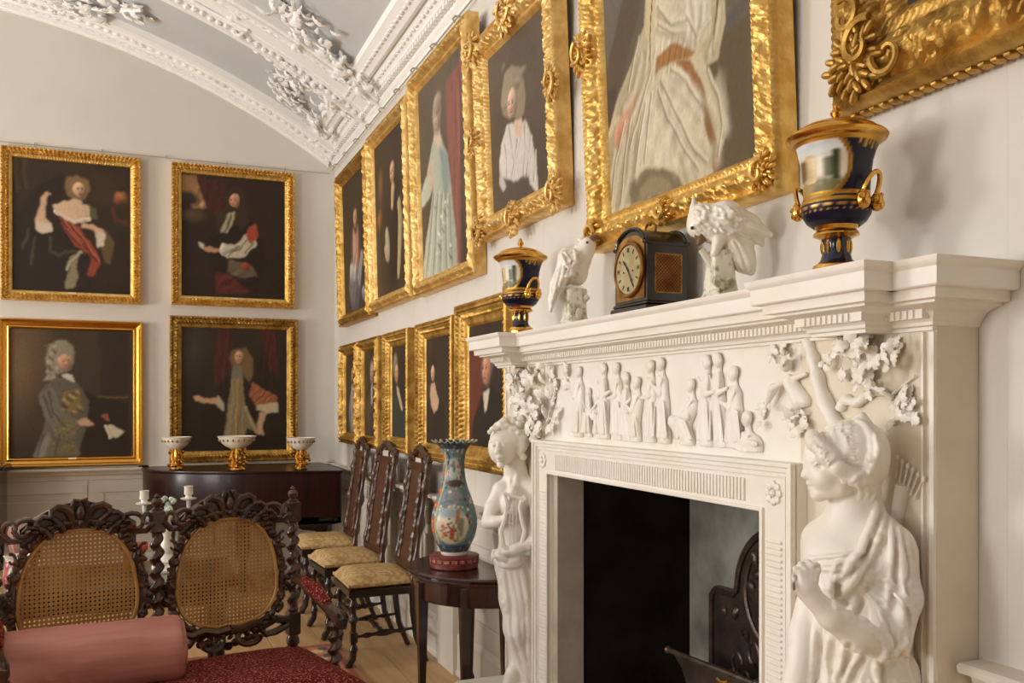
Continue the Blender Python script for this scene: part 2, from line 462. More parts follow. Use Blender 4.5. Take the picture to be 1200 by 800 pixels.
# ------------------------------------------------------------------ oil painting onto a canvas grid
class Paint:
    def __init__(s, W, H, bg, seed=0, asp=1.0):
        s.W, s.H = W, H
        s.y, s.x = np.meshgrid(np.linspace(0, 1, H), np.linspace(0, 1, W), indexing='ij')
        s.asp = asp
        s.C = np.zeros((H, W, 3)); s.C[:] = lin(bg)
        s.A = np.zeros((H, W))
        s.rng = np.random.RandomState(seed)
        s.wx = np.zeros((H, W)); s.wy = np.zeros((H, W)); s.shade = False
    def brush(s, amp=0.012):
        """loosen every later edge the way a brush does, and model forms from a light at the upper left"""
        for k in range(7):
            f = 3.0 + 3.2 * k; p = s.rng.rand(4) * 6.28; q = s.rng.uniform(-1, 1, 4); a = amp / (1 + 0.55 * k)
            s.wx = s.wx + a * np.sin(f * (q[0] * s.x + q[1] * s.y) * 6.28 + p[0]); s.wy = s.wy + a * np.sin(f * (q[2] * s.x + q[3] * s.y) * 6.28 + p[1])
        s.shade = True; return s
    def finish(s, amp=0.05):
        n = s.rng.normal(0, 1, s.x.shape); n = (n + np.roll(n, 1, 0) + np.roll(n, 1, 1) + np.roll(n, 2, 0)) * 0.5
        s.C = np.clip(s.C * (1 + amp * n[..., None]), 0, 1); return s
    def lit(s, col, u, v):
        c = lin(col)
        if not s.shade: return c
        g = np.clip(0.92 - 0.34 * u - 0.42 * v, 0.4, 1.3)
        return c * g[..., None]
    def grad(s, c0, c1, ax=1):
        t = (s.y if ax else s.x)[..., None]
        s.C = lin(c0) * (1 - t) + lin(c1) * t; return s
    def mask(s, cx, cy, rx, ry, rot=0, soft=0.25):
        dx = s.x + s.wx - cx; dy = (s.y + s.wy - cy)
        c, n = math.cos(rot), math.sin(rot)
        u = (dx * c + dy * n) / rx; v = (-dx * n + dy * c) / ry
        d = np.sqrt(u * u + v * v)
        return np.clip((1 + soft * 0.5 - d) / soft, 0, 1)
    def e(s, cx, cy, rx, ry, col, rot=0, soft=0.3, a=1.0, met=None):
        m = s.mask(cx, cy, rx, ry, rot, soft) * a
        s.C = s.C * (1 - m[..., None]) + s.lit(col, (s.x - cx) / rx, (s.y - cy) / ry) * m[..., None]
        if met is not None: s.A = s.A * (1 - m) + met * m
        return s
    def st(s, pts, w, col, soft=0.5, a=1.0, met=None):
        D = np.full(s.x.shape, 9.0); X_ = s.x + s.wx; Y_ = s.y + s.wy; U = np.zeros_like(D)
        if not hasattr(w, '__len__'): w = [w] * len(pts)
        for i in range(len(pts) - 1):
            ax, ay = pts[i]; bx, by = pts[i + 1]
            ex, ey = bx - ax, (by - ay)
            t = np.clip(((X_ - ax) * ex + (Y_ - ay) * ey) / (ex * ex + ey * ey + 1e-9), 0, 1)
            ww = w[i] + (w[i + 1] - w[i]) * t
            d_ = np.hypot(X_ - ax - t * ex, (Y_ - ay - t * ey)) / ww
            U = np.where(d_ < D, ((X_ - ax - t * ex) + (Y_ - ay - t * ey) * 0.8) / ww, U); D = np.minimum(D, d_)
        m = np.clip((1 + soft * 0.5 - D) / soft, 0, 1) * a
        s.C = s.C * (1 - m[..., None]) + s.lit(col, U, U * 0) * m[..., None]
        if met is not None: s.A = s.A * (1 - m) + met * m
        return s
    def noise(s, amp, f=6):
        n = np.zeros_like(s.x)
        for k in range(5):
            p = s.rng.rand(4) * 6.28; q = (s.rng.rand(2) - 0.5) * f * (k + 1)
            n += np.sin(q[0] * s.x * 6.28 + p[0] + np.sin(s.y * f + p[2])) * np.sin(q[1] * s.y * 6.28 + p[1]) / (k + 1)
        s.C = np.clip(s.C * (1 + amp * n[..., None]), 0, 1); return s
    def poly(s, pts, col, blur=2, a=1.0, shade=0.0):
        """a filled outline with a softened edge; shade > 0 models it from left to right"""
        px = s.x + s.wx; py = s.y + s.wy; ins = np.zeros(s.x.shape, dtype=bool); n = len(pts)
        for i in range(n):
            x0, y0 = pts[i]; x1, y1 = pts[(i + 1) % n]
            if y0 == y1: continue
            ins ^= ((y0 > py) != (y1 > py)) & (px < (x1 - x0) * (py - y0) / (y1 - y0) + x0)
        m = ins.astype(float)
        for _ in range(blur + 1): m = (m * 2 + np.roll(m, 1, 0) + np.roll(m, -1, 0) + np.roll(m, 1, 1) + np.roll(m, -1, 1)) / 6
        m = m * a; c = lin(col)
        if shade:
            xs = [p[0] for p in pts]; u = (s.x - (min(xs) + max(xs)) / 2) / (max(xs) - min(xs) + 1e-6); c = c * np.clip(1.0 - shade * 1.6 * u, 0.3, 1.5)[..., None]
        s.C = s.C * (1 - m[..., None]) + c * m[..., None]; return s
    def folds(s, cx, cy, rx, ry, f, amp, rot=0.0, bend=0.0, soft=0.4):
        m = s.mask(cx, cy, rx, ry, 0, soft)
        u = (s.x + 2 * s.wx - cx) * math.cos(rot) + (s.y + 2 * s.wy - cy) * math.sin(rot); v = (s.y - cy)
        w = np.sin(f * 6.28 * (u + bend * v * v) + 2 * np.sin(v * 9)) * 0.6 + 0.4 * np.sin(f * 11.3 * (u - bend * v * v * 0.7) + 1.3)
        s.C = np.clip(s.C * (1 + amp * (m * w)[..., None]), 0, 1); return s
    def face(s, cx, cy, r, hair, skin=(212, 168, 132), wig=1.3, turn=0.15):
        k = s.asp
        s.e(cx, cy + r * 0.1 * k, r * wig, r * wig * 1.15 * k, hair, soft=0.5)
        s.e(cx, cy, r * 0.74, r * 1.02 * k, skin, soft=0.3)
        s.e(cx + r * 0.35, cy + r * 0.2 * k, r * 0.36, r * 0.8 * k, tuple(int(c * 0.78) for c in skin), soft=0.9, a=0.7)
        for q in (-0.3, 0.28):
            s.e(cx + (q - turn) * r, cy - r * 0.1 * k, r * 0.14, r * 0.07 * k, (52, 34, 26), soft=0.8)
            s.e(cx + (q - turn) * r, cy - r * 0.27 * k, r * 0.2, r * 0.05 * k, (110, 78, 56), soft=0.9, a=0.7)
        s.st([(cx - turn * r, cy - r * 0.05 * k), (cx - turn * r * 1.2, cy + r * 0.28 * k)], r * 0.07, (226, 182, 148), a=0.8)
        s.e(cx - turn * r, cy + r * 0.34 * k, r * 0.13, r * 0.05 * k, (150, 100, 78), soft=0.9, a=0.7)
        s.e(cx - turn * r, cy + r * 0.56 * k, r * 0.22, r * 0.075 * k, (168, 74, 62), soft=0.7)
        for q in (-0.55, 0.2): s.e(cx + q * r, cy + r * 0.28 * k, r * 0.2, r * 0.18 * k, (214, 140, 112), soft=1, a=0.5)
        return s
    def rgba(s):
        return np.concatenate([np.clip(s.C, 0, 1), s.A[..., None]], -1).reshape(-1, 4)
# ------------------------------------------------------------------ the room
XR, YB, YF = 1.65, 8.255, -3.0
AX, AZ, AR = -1.94, -1.624, 6.45             # axis and radius of the barrel vault
def arc_z(x, R=AR): return AZ + math.sqrt(R * R - (x - AX) ** 2)
def arc_pts(R, x0, x1, n):
    t0 = math.asin((x0 - AX) / R); t1 = math.asin((x1 - AX) / R)
    return [(AX + R * math.sin(t0 + (t1 - t0) * i / n), AZ + R * math.cos(t0 + (t1 - t0) * i / n)) for i in range(n + 1)]

floor = struct('floor', MB().box(XL - 0.2, XR + 0.2, YF - 0.2, YB + 0.2, -0.2, -0.022), M_dark)
rnd = random.Random(4)
me_fb = {}
y_cuts = [-3.0, -0.6, 1.9, 4.4, 6.7, 8.25]
for i in range(24):
    x1 = XR - i * 0.3; x0 = x1 - 0.296
    off = (i % 3) * 0.55 - 0.5
    ys = [YF] + [y + off for y in y_cuts[1:-1]] + [YB]
    for j in range(len(ys) - 1):
        b = MB().box(-0.148, 0.148, 0.0015, ys[j + 1] - ys[j] - 0.0015, -0.022, 0, bev=0.002)
        o = link('floor_board', b.mesh('floor_board', M_floor, False), floor, loc=((x0 + x1) / 2, ys[j], 0.0))

# vault
outer = arc_pts(AR + 0.15, XL - 0.2, XR + 0.2, 60); inner = arc_pts(AR, XL - 0.2, XR + 0.2, 60)
ceiling = struct('ceiling', MB().prism(inner + outer[::-1], YF - 0.2, YB + 0.2), M_ceil_grey, smooth=True)
def rib(idx, y0, y1, recess):
    mb = MB()
    a = arc_pts(AR - 0.035, XL, XR - 0.02, 60); b = arc_pts(AR + 0.02, XL, XR - 0.02, 60)
    mb.prism(a + b[::-1], y0, y1)
    def band(yc, w, h):
        a = arc_pts(AR - 0.035 - h, XL, XR - 0.06, 60); b = arc_pts(AR - 0.02, XL, XR - 0.06, 60)
        mb.prism(a + b[::-1], yc - w / 2, yc + w / 2)
    for f, w, h in recess: band(y0 + (y1 - y0) * f, w, h)
    t = struct('trim_%d' % idx, mb, M_ceil_white, smooth=True)
    return t
rib1 = rib(1, 7.83, YB, [(0.06, 0.05, 0.02), (0.16, 0.03, 0.012), (0.55, 0.16, 0.012), (0.66, 0.025, 0.03), (0.93, 0.03, 0.03), (0.98, 0.02, 0.05)])
rib2 = rib(2, 6.38, 6.97, [(0.04, 0.05, 0.02), (0.12, 0.03, 0.035), (0.5, 0.2, -0.004), (0.34, 0.02, 0.012), (0.66, 0.02, 0.012), (0.88, 0.03, 0.035), (0.96, 0.05, 0.02)])
rib3 = rib(3, 3.2, 3.8, [(0.05, 0.05, 0.02), (0.95, 0.05, 0.02)])
def arc_row(parent, yc, step, r, amp, R, seed):
    """a running carved leaf moulding along a rib"""
    mb = MB(); rr = random.Random(seed); n = int(4.2 / step)
    for i in range(n):
        th = math.asin((1.6 - AX) / AR) - i * step / AR
        c = (AX + R * math.sin(th), yc + amp * math.sin(i * 1.9), AZ + R * math.cos(th))
        rot = Matrix.Rotation(th, 3, 'Y') @ Matrix.Rotation(rr.uniform(-0.8, 0.8), 3, 'Z')
        mb.ell(c, (step * 0.42, r, 0.016), n=6, rot=rot)
    mb.build('carved_moulding', M_ceil_white, parent, kind='stuff', world=True)
arc_row(rib1, 8.15, 0.055, 0.022, 0.012, AR - 0.05, 1)
arc_row(rib1, 8.02, 0.07, 0.016, 0.0, AR - 0.055, 2)
arc_row(rib2, 6.86, 0.06, 0.024, 0.012, AR - 0.05, 3)
arc_row(rib2, 6.5, 0.06, 0.02, 0.01, AR - 0.05, 4)

# cornice of the right wall
cp = [(0.0, 3.675), (0.015, 3.675), (0.015, 3.69), (0.035, 3.705), (0.045, 3.72), (0.048, 3.742), (0.085, 3.75), (0.095, 3.772), (0.125, 3.79), (0.135, 3.802),
      (0.135, 3.812), (0.15, 3.815), (0.155, 3.80), (0.175, 3.80), (0.20, 3.822), (0.235, 3.838), (0.245, 3.85), (0.266, 3.862), (0.272, 3.9), (0.272, 3.96)]
cb = MB(); cb.sweep([(XR, YB), (XR, YF)], [(o, z) for o, z in cp])
cornice = struct('trim_4', cb, M_ceil_white, smooth=True)
den = MB()
y = 2.2
while y < 8.2:
    den.box(XR - 0.083, XR - 0.05, y, y + 0.03, 3.722, 3.748); y += 0.055
y = 2.2
while y < 8.2:
    den.ell((XR - 0.115, y, 3.784), (0.014, 0.028, 0.012), n=6); den.ell((XR - 0.218, y + 0.03, 3.828), (0.014, 0.03, 0.01), n=6); y += 0.07
den.build('dentil_course', M_ceil_white, cornice, kind='stuff')

# back wall with the arched head
wb = MB()
pts = [(XL - 0.1, -0.02), (XR + 0.1, -0.02)] + arc_pts(AR + 0.05, XL - 0.1, XR + 0.1, 40)[::-1]
wb.prism(pts, YB, YB + 0.2)
wall_back = struct('wall_back', wb, M_wall)
# rear wall behind the camera, unseen; dark tone chosen to cut bounced light
wr = MB(); wr.prism(pts, YF - 0.2, YF); struct('wall_rear', wr, mat('rear_dark_tone', (112, 90, 74), 0.6, col2=(96, 76, 62), scale=3))
# left wall with its three sash windows
wl = MB(); edges = [YF]
for wy, ww in WIN: edges += [wy - ww / 2, wy + ww / 2]
edges.append(YB)
for i in range(0, len(edges), 2): wl.box(XL - 0.3, XL, edges[i], edges[i + 1], -0.02, 3.9)
for wy, ww in WIN:
    wl.box(XL - 0.3, XL, wy - ww / 2, wy + ww / 2, -0.02, WZ0); wl.box(XL - 0.3, XL, wy - ww / 2, wy + ww / 2, WZ1, 3.9)
struct('wall_left', wl, M_wall)
M_glass = mat('window_glass', (235, 242, 245), 0.02)
M_glass.node_tree.nodes['Principled BSDF'].inputs['Transmission Weight'].default_value = 1.0
for k, (wy, ww) in enumerate(WIN):
    f = MB(); x0, x1 = XL - 0.2, XL - 0.14; y0, y1 = wy - ww / 2, wy + ww / 2
    f.box(x0, x1, y0, y0 + 0.07, WZ0, WZ1); f.box(x0, x1, y1 - 0.07, y1, WZ0, WZ1)
    f.box(x0, x1, y0, y1, WZ0, WZ0 + 0.07); f.box(x0, x1, y0, y1, WZ1 - 0.07, WZ1)
    for q in (1 / 3, 2 / 3): f.box(x0, x1, y0 + ww * q - 0.015, y0 + ww * q + 0.015, WZ0, WZ1)
    for q in (1, 2, 3): z = WZ0 + (WZ1 - WZ0) * q / 4; f.box(x0, x1, y0, y1, z - 0.015, z + 0.015)
    w = struct('window_%d' % (k + 1), f, M_trim)
    for a in range(3):
        for b in range(4):
            p = MB().box(x0 + 0.025, x0 + 0.031, y0 + ww * a / 3 + 0.02, y0 + ww * (a + 1) / 3 - 0.02, WZ0 + (WZ1 - WZ0) * b / 4 + 0.02, WZ0 + (WZ1 - WZ0) * (b + 1) / 4 - 0.02)
            p.build('pane', M_glass, w, smooth=False)

# right wall: a slab opened for the hearth, faced with upright boards
HY0, HY1, HZ = 1.90, 3.19, 1.226             # fireplace opening
ws = MB()
ws.box(XR + 0.03, XR + 0.65, YF, HY0 - 0.02, -0.02, 3.9); ws.box(XR + 0.03, XR + 0.65, HY1 + 0.02, YB, -0.02, 3.9)
ws.box(XR + 0.03, XR + 0.65, HY0 - 0.02, HY1 + 0.02, HZ + 0.1, 3.9)
wall_right = struct('wall_right', ws, M_wall)
yy = YB; k = 0
while yy > -0.8:
    w = 0.29 if yy > 3.9 else 0.46
    y0, y1 = yy - w, yy
    z0 = 1.3 if (y1 > 1.85 and y0 < 3.25) else 0.9
    b = MB(); e = 0.0022 if yy > 3.9 else 0.0004
    b.box(XR, XR + 0.032, y0 + e * 0.3, y1 - e * 0.3, z0, 3.74, bev=e)
    b.build('wall_board', M_wall, wall_right, smooth=False)
    yy -= w
# dado of the right wall: skirting, panels, cap
def dado(name, path, skirt_name, M_trim=M_trim):
    prof = [(0.004, 0.8), (0.006, 0.865), (0.012, 0.87), (0.012, 0.9), (0.03, 0.915), (0.04, 0.94), (0.075, 0.948), (0.078, 0.962), (0.07, 0.968), (0.0, 0.968)]
    m = MB(); m.sweep(path, prof); t = struct(name, m, M_trim)
    s = MB(); s.sweep(path, [(0.0, 0.25), (0.012, 0.242), (0.02, 0.225), (0.026, 0.21), (0.026, 0.03), (0.034, 0.02), (0.034, 0.0), (0.0, 0.0)])
    struct(skirt_name, s, M_trim)
    return t
trim_right = dado('trim_5', [(XR, YB), (XR, 3.77)], 'baseboard_right')
trim_right2 = dado('trim_6', [(XR, 1.372), (XR, YF)], 'baseboard_right_near')
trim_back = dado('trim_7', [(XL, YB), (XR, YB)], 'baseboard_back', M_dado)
def panels(parent, along, y0, y1, n, plane, M_trim=M_trim):
    """raised stiles and rails of the dado"""
    L = (y1 - y0) / n
    for i in range(n):
        a, b = y0 + i * L + 0.012, y0 + (i + 1) * L - 0.012
        m = MB()
        for (p, q, z0, z1) in ((a, b, 0.76, 0.86), (a, b, 0.25, 0.36), (a, a + 0.1, 0.36, 0.76), (b - 0.1, b, 0.36, 0.76), (a + 0.16, b - 0.16, 0.42, 0.70)):
            if along == 'y': m.box(plane - 0.014, plane + 0.005, p, q, z0, z1, bev=0.004)
            else: m.box(p, q, plane - 0.014, plane + 0.005, z0, z1, bev=0.004)
        m.build('dado_panel', M_trim, parent, smooth=False)
panels(trim_right, 'y', 3.8, 8.2, 5, XR)
panels(trim_right2, 'y', -1.0, 1.37, 2, XR)
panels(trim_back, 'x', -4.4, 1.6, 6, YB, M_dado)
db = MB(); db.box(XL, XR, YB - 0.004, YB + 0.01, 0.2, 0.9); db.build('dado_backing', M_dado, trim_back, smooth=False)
low = MB(); low.box(XR, XR + 0.03, 3.72, YB, -0.02, 0.9); low.box(XR, XR + 0.03, YF, 1.4, -0.02, 0.9)
low.build('dado_backing', M_trim, wall_right, smooth=False)
# pilaster strip that breaks the dado forward beside the chairs
pb = MB(); pb.box(XR - 0.05, XR, 4.72, 5.0, 0.0, 0.9); pb.box(XR - 0.05, XR, 6.05, 6.35, 0.0, 0.9)
pb.build('dado_pier', M_trim, trim_right, smooth=False)

# picture rods
rod = MB(); rod.tube([(XR - 0.03, YB - 0.02, 3.645), (XR - 0.03, 1.0, 3.645)], 0.004, 6)
rod.build('picture_rod', M_wire, wall_right)
yy = 8.1
while yy > 2:
    h = MB(); h.tube([(XR, yy, 3.67), (XR - 0.03, yy, 3.668), (XR - 0.045, yy, 3.65), (XR - 0.03, yy, 3.632)], 0.006, 6)
    h.build('rod_hook', M_wire, wall_right); yy -= 0.42
rod = MB(); rod.tube([(XL, YB - 0.02, 3.612), (XR - 0.05, YB - 0.02, 3.612)], 0.0035, 6)
rod.build('picture_rod', M_wire, wall_back)
for x in np.arange(-4.8, 1.6, 0.5):
    h = MB(); h.tube([(x, YB, 3.63), (x, YB - 0.02, 3.63), (x, YB - 0.032, 3.612), (x, YB - 0.02, 3.6)], 0.003, 6); h.build('rod_hook', M_wire, wall_back)

# plaster foliage on the vault
def leaf_mesh(name, m, L=1.0, W=0.5, lobes=3, curl=0.3, seed=0):
    """a lobed, curled leaf along +x, face towards +z"""
    mb = MB(); n = lobes * 2 + 2; vs = []; fs = []
    for i in range(n + 1):
        t = i / n
        w = W * 0.5 * math.sin(PI * min(1, t * 0.92 + 0.08)) ** 0.8 * (1.0 if i % 2 else 0.62)
        if i == n: w = 0.015
        z = curl * L * (t - t * t * 1.5)
        vs += [(t * L, -w, z - 0.25 * w), (t * L, 0, z + 0.12 * w), (t * L, w, z - 0.25 * w)]
    for i in range(n):
        a = 3 * i
        fs += [(a, a + 3, a + 4, a + 1), (a + 1, a + 4, a + 5, a + 2)]
    k = len(vs)
    vs2 = [(x, y, z - 0.05 * L) for x, y, z in vs]
    mb.add(vs + vs2, fs + [tuple(k + q for q in f[::-1]) for f in fs])
    for i in range(n):
        a = 3 * i
        mb.f += [(a, k + a, k + a + 3, a + 3), (a + 2, a + 5, k + a + 5, k + a + 2)]
    return mb.mesh(name, m, True)
PL = [leaf_mesh('plaster_leaf', M_ceil_white, 1, w, l, c) for w, l, c in ((0.55, 3, 0.5), (0.8, 2, 0.35), (0.45, 3, 0.8))]
def on_vault(px, py, R=AR - 0.05):
    u = (px - 600) / 1050; v = (472 - py) / 1050
    lo, hi = 2.0, 12.0
    for _ in range(50):
        d = (lo + hi) / 2; x = d * (SS + u * CC); z = CZ + v * d
        if (x - AX) ** 2 + (z - AZ) ** 2 > R * R: hi = d
        else: lo = d
    return Vector((d * (SS + u * CC), d * (CC - u * SS), CZ + v * d))
def foliage(path, n, spread, size, seed):
    rr = random.Random(seed); P = [on_vault(*p) for p in path]
    tw = MB(); tw.tube(P, [0.014] * len(P), 6)
    tw.build('plaster_stem', M_ceil_white, ceiling)
    for i in range(n):
        t = rr.random() * (len(P) - 1); k = int(t); c = P[k].lerp(P[k + 1], t - k)
        c = c + Vector((rr.gauss(0, spread), rr.gauss(0, spread), 0))
        c.z = AZ + math.sqrt((AR - rr.uniform(0.02, 0.09)) ** 2 - (c.x - AX) ** 2)
        nrm = Vector((AX - c.x, 0, AZ - c.z)).normalized()
        q = nrm.to_track_quat('Z', 'X').to_matrix() @ Matrix.Rotation(rr.uniform(0, 6.28), 3, 'Z') @ Matrix.Rotation(rr.uniform(-0.7, 0.2), 3, 'Y')
        s = size * rr.uniform(0.6, 1.3)
        link('plaster_leaf', rr.choice(PL), ceiling, loc=c, rot=q.to_euler(), scale=(s, s, s))
foliage([(343, 2), (350, 35), (385, 62), (408, 84), (420, 98)], 88, 0.085, 0.105, 1)
foliage([(330, 72), (348, 92), (372, 108), (398, 122)], 62, 0.06, 0.09, 2)
foliage([(322, 90), (335, 112), (360, 132), (382, 158)], 70, 0.06, 0.095, 3)
foliage([(60, 2), (95, 8), (130, 14), (166, 12)], 62, 0.065, 0.10, 4)
foliage([(225, 2), (262, 22), (290, 36)], 6, 0.05, 0.1, 5)

# ------------------------------------------------------------------ framed portraits
def fr(x): return x - math.floor(x)
NZ = np.random.RandomState(77).uniform(-1, 1, (64, 64)).tolist()
def vnoise(x, y):
    i, j = math.floor(x), math.floor(y); u, v = x - i, y - j
    u = u * u * (3 - 2 * u); v = v * v * (3 - 2 * v)
    a, b = NZ[i % 64], NZ[(i + 1) % 64]
    return (a[j % 64] * (1 - v) + a[(j + 1) % 64] * v) * (1 - u) + (b[j % 64] * (1 - v) + b[(j + 1) % 64] * v) * u
def carved(j, s, amp, p):
    s = abs(s)                                   # mirrored about the middle of each side, as carvers do
    r = 0.7 * vnoise(s / 0.012, j * 0.8) + 0.4 * math.sin(s * 6.28 / 0.07 + 2.2 * math.sin(j * 0.8)) * math.cos(j * 0.9) + 0.45 * vnoise(s / 0.0065 + 9, j * 1.3 + 5)
    return amp * r
STY = {
 # (inset share, height, modulation)  heights in metres
 'leaf': [(0, 0.0, 0), (0, .05, 0), (.03, .062, 1), (.12, .074, 1), (.2, .066, 1), (.25, .052, 0), (.33, .054, 0), (.42, .066, 2), (.52, .07, 2), (.62, .062, 2), (.68, .05, 0), (.8, .046, 0), (.88, .042, 3), (.95, .038, 3), (1, .026, 0)],
 'plain': [(0, 0.0, 0), (0, .045, 0), (.06, .06, 0), (.18, .07, 0), (.3, .062, 0), (.36, .05, 0), (.6, .044, 0), (.66, .05, 0), (.8, .056, 0), (.9, .05, 0), (1, .026, 0)],
 'carved': [(0, 0.0, 0), (0, .05, 0), (.04, .066, 3), (.1, .074, 3), (.16, .066, 0), (.2, .06, 0), (.25, .066, 4), (.30, .072, 4), (.35, .079, 4), (.40, .084, 4), (.45, .086, 4), (.50, .084, 4), (.55, .079, 4), (.60, .073, 4), (.65, .066, 4), (.69, .058, 4), (.73, .05, 0), (.8, .05, 0), (.85, .054, 3), (.9, .048, 3), (1, .026, 0)],
 'deep': [(0, 0.0, 0), (0, .08, 0), (.04, .09, 3), (.12, .095, 3), (.16, .085, 0), (.22, .09, 2), (.28, .09, 2), (.32, .076, 0), (.4, .078, 0), (.48, .07, 2), (.56, .066, 2), (.62, .052, 0), (.7, .05, 0), (.78, .046, 3), (.86, .044, 3), (.92, .034, 0), (1, .026, 0)],
}
def frame_mesh(w, h, bw, style, m, step, dk=1.0, amp=1.0):
    prof = STY[style]; npf = len(prof)
    V = []; Q = []
    for side in range(4):
        L = w if side % 2 == 0 else h
        n = max(8, int(L / step))
        o = len(V)
        for i in range(n + 1):
            for j, (a, hh, md) in enumerate(prof):
                ins = a * bw; p = ins + (L - 2 * ins) * i / n; q = p - L / 2
                dh = 0; dx = 0
                if md == 1: dh = 0.010 * abs(math.sin(q * PI / 0.032 + (j % 2) * 0.8)) - 0.005; dx = 0.004 * math.sin(q * 2 * PI / 0.032)
                elif md == 2: dh = 0.007 * math.sin(q * 2 * PI / 0.028 + j * 1.1)
                elif md == 3: dh = 0.006 * abs(math.sin(q * PI / 0.02)) - 0.003
                elif md == 4: dh = carved(j, q, 0.0105, 0.085)
                hh2 = hh * dk + dh * amp
                ii = max(0, ins + dx * amp)
                if side == 0: x, z = -w / 2 + p, ii
                elif side == 1: x, z = w / 2 - ii, p
                elif side == 2: x, z = w / 2 - p, h - ii
                else: x, z = -w / 2 + ii, h - p
                V.append((x, -hh2, z))
        Q.append(grid_quads(n + 1, npf) + o)
    V = np.array(V); Q = np.concatenate(Q)
    me = mesh_np('frame', V, Q, m)
    me.set_sharp_from_angle(angle=math.radians(50))
    return me
def canvas_mesh(w, h, bw, P):
    P.C = 0.80 * P.C + 0.20 * lin((88, 70, 52)) * 0.9; P.finish(0.045)        # old varnish
    W, H = P.W, P.H
    xs = np.linspace(-w / 2 + bw * 0.94, w / 2 - bw * 0.94, W); zs = np.linspace(h - bw * 0.94, bw * 0.94, H)
    Z, X = np.meshgrid(zs, xs, indexing='ij')
    V = np.stack([X, np.full_like(X, -0.03), Z], -1).reshape(-1, 3)
    me = mesh_np('canvas', V, grid_quads(H, W)[:, ::-1], M_canvas, smooth=False)
    set_col(me, P.rgba())
    return me
def picture(label, side, c, z0, w, h, bw, style, m, P, tilt=0.0, step=0.014, dk=1.0, amp=1.0, group=None):
    """side 'b': hangs on the back wall centred on x = c; side 'r': on the right wall centred on y = c"""
    loc = (c, YB - 0.001, z0) if side == 'b' else (XR - 0.001, c, z0)
    t = thing('framed_portrait', label, 'painting', loc, 0 if side == 'b' else -PI / 2, group, math.radians(tilt))
    fo = link('frame', frame_mesh(w, h, bw, style, m, step, dk, amp), t)
    link('canvas', canvas_mesh(w, h, bw, P), t)
    if side == 'b':
        q = MB().box(-0.03, 0.03, -0.064, -0.04, bw * 0.72, bw * 0.9, bev=0.002); q.build('name_plaque', mat('cream_plaque', (226, 204, 158), 0.5), t, smooth=False)
    b = MB().box(-w / 2 + bw * 0.5, w / 2 - bw * 0.5, -0.028, -0.008, bw * 0.5, h - bw * 0.5); b.build('backing_board', M_dark, t, smooth=False)
    return t, fo
def uv_right(c, z0, w, h, bw, tilt, ox=0.0, oy=0.0, sc=1.0):
    """photograph point (a crop's own scale and origin) to canvas coordinates of a picture on the right wall"""
    def f(qx, qy):
        px, py = ox + qx / sc, oy + qy / sc; Z = z0 + h / 2
        for _ in range(4):
            X, Y, Z = onX(px, py, XR - 0.03 - math.tan(math.radians(tilt)) * (Z - z0))
        return ((c + w / 2 - bw * 0.94 - Y) / (w - 1.88 * bw), (z0 + h - bw * 0.94 - Z) / (h - 1.88 * bw))
    return f
def spray(mb, c, r, n, seed, y=-0.08):
    """a carved cartouche: scrolls and petals standing proud of the frame"""
    rr = random.Random(seed)
    for k in range(n):
        a = k * 2.399; q = r * math.sqrt((k + 0.5) / n)
        p = (c[0] + q * math.cos(a), y - rr.uniform(0, 0.008), c[1] + q * math.sin(a))
        mb.ell(p, (r * 0.24, 0.011, r * 0.11), n=8, rot=Matrix.Rotation(-a + rr.uniform(-.5, .5), 3, 'Y'))
    return mb
def scroll(mb, c, r, y, turn=1, rad=0.008, start=0.0):
    pts = []
    for i in range(18):
        t = i / 17; a = start + turn * t * 5.5; q = r * (1 - 0.75 * t)
        pts.append((c[0] + q * math.cos(a), y - 0.006 * t, c[1] + q * math.sin(a)))
    mb.tube(pts, [rad * (1 - 0.3 * i / 17) for i in range(18)], 6)

# --- paintings of the back wall
def uv_back(c, z0, w, h, bw, ox, oy, sc=4.0):
    def f(qx, qy):
        u = (ox + qx / sc - 600) / 1050; Y = YB - 0.03; X = Y * (u * CC + SS) / (CC - u * SS); Z = CZ + (472 - oy - qy / sc) / 1050 * (X * SS + Y * CC)
        return ((X - c + w / 2 - bw * 0.94) / (w - 1.88 * bw), (z0 + h - bw * 0.94 - Z) / (h - 1.88 * bw))
    return f
def pl(q, col, **k): P.poly([f(*p) for p in q], col, **k)
def ln(q, w, col, **k): P.st([f(*p) for p in q], w, col, **k)
SKIN, LINEN = (216, 178, 142), (220, 206, 180)
P = Paint(124, 150, (44, 32, 24), 1, 0.85); P.grad((54, 42, 32), (36, 27, 21)).noise(0.12, 4).brush(0.006)
f = uv_back(-0.52, 2.342, 1.04, 1.237, 0.085, 0, 160)
ln([(75, 95), (80, 250)], 0.02, (92, 76, 56), a=0.5); ln([(120, 110), (125, 240)], 0.02, (84, 68, 50), a=0.5)
pl([(140, 260), (300, 160), (330, 300), (240, 420), (90, 560), (60, 420)], (36, 28, 24), blur=6); pl([(110, 430), (160, 400), (240, 330), (300, 400), (420, 560), (420, 720), (60, 720), (90, 560)], (32, 27, 25), blur=3)
for q in ([(130, 430), (110, 520)], [(240, 470), (230, 540), (270, 560)], [(160, 470), (150, 600)], [(280, 560), (330, 540), (410, 545)]): ln(q, 0.012, (92, 82, 66), soft=1.5, a=0.6)
P.e(*f(560, 285), 0.06, 0.04, (184, 116, 72), soft=1).e(*f(545, 300), 0.04, 0.03, (160, 88, 58), soft=1); ln([(530, 340), (545, 400), (590, 410)], 0.02, (104, 54, 36), soft=1.3, a=0.7); pl([(440, 160), (540, 180), (530, 330), (430, 300)], (60, 46, 34), blur=6)
pl([(490, 430), (540, 500), (522, 600), (490, 580), (470, 480)], (104, 84, 50), blur=2)
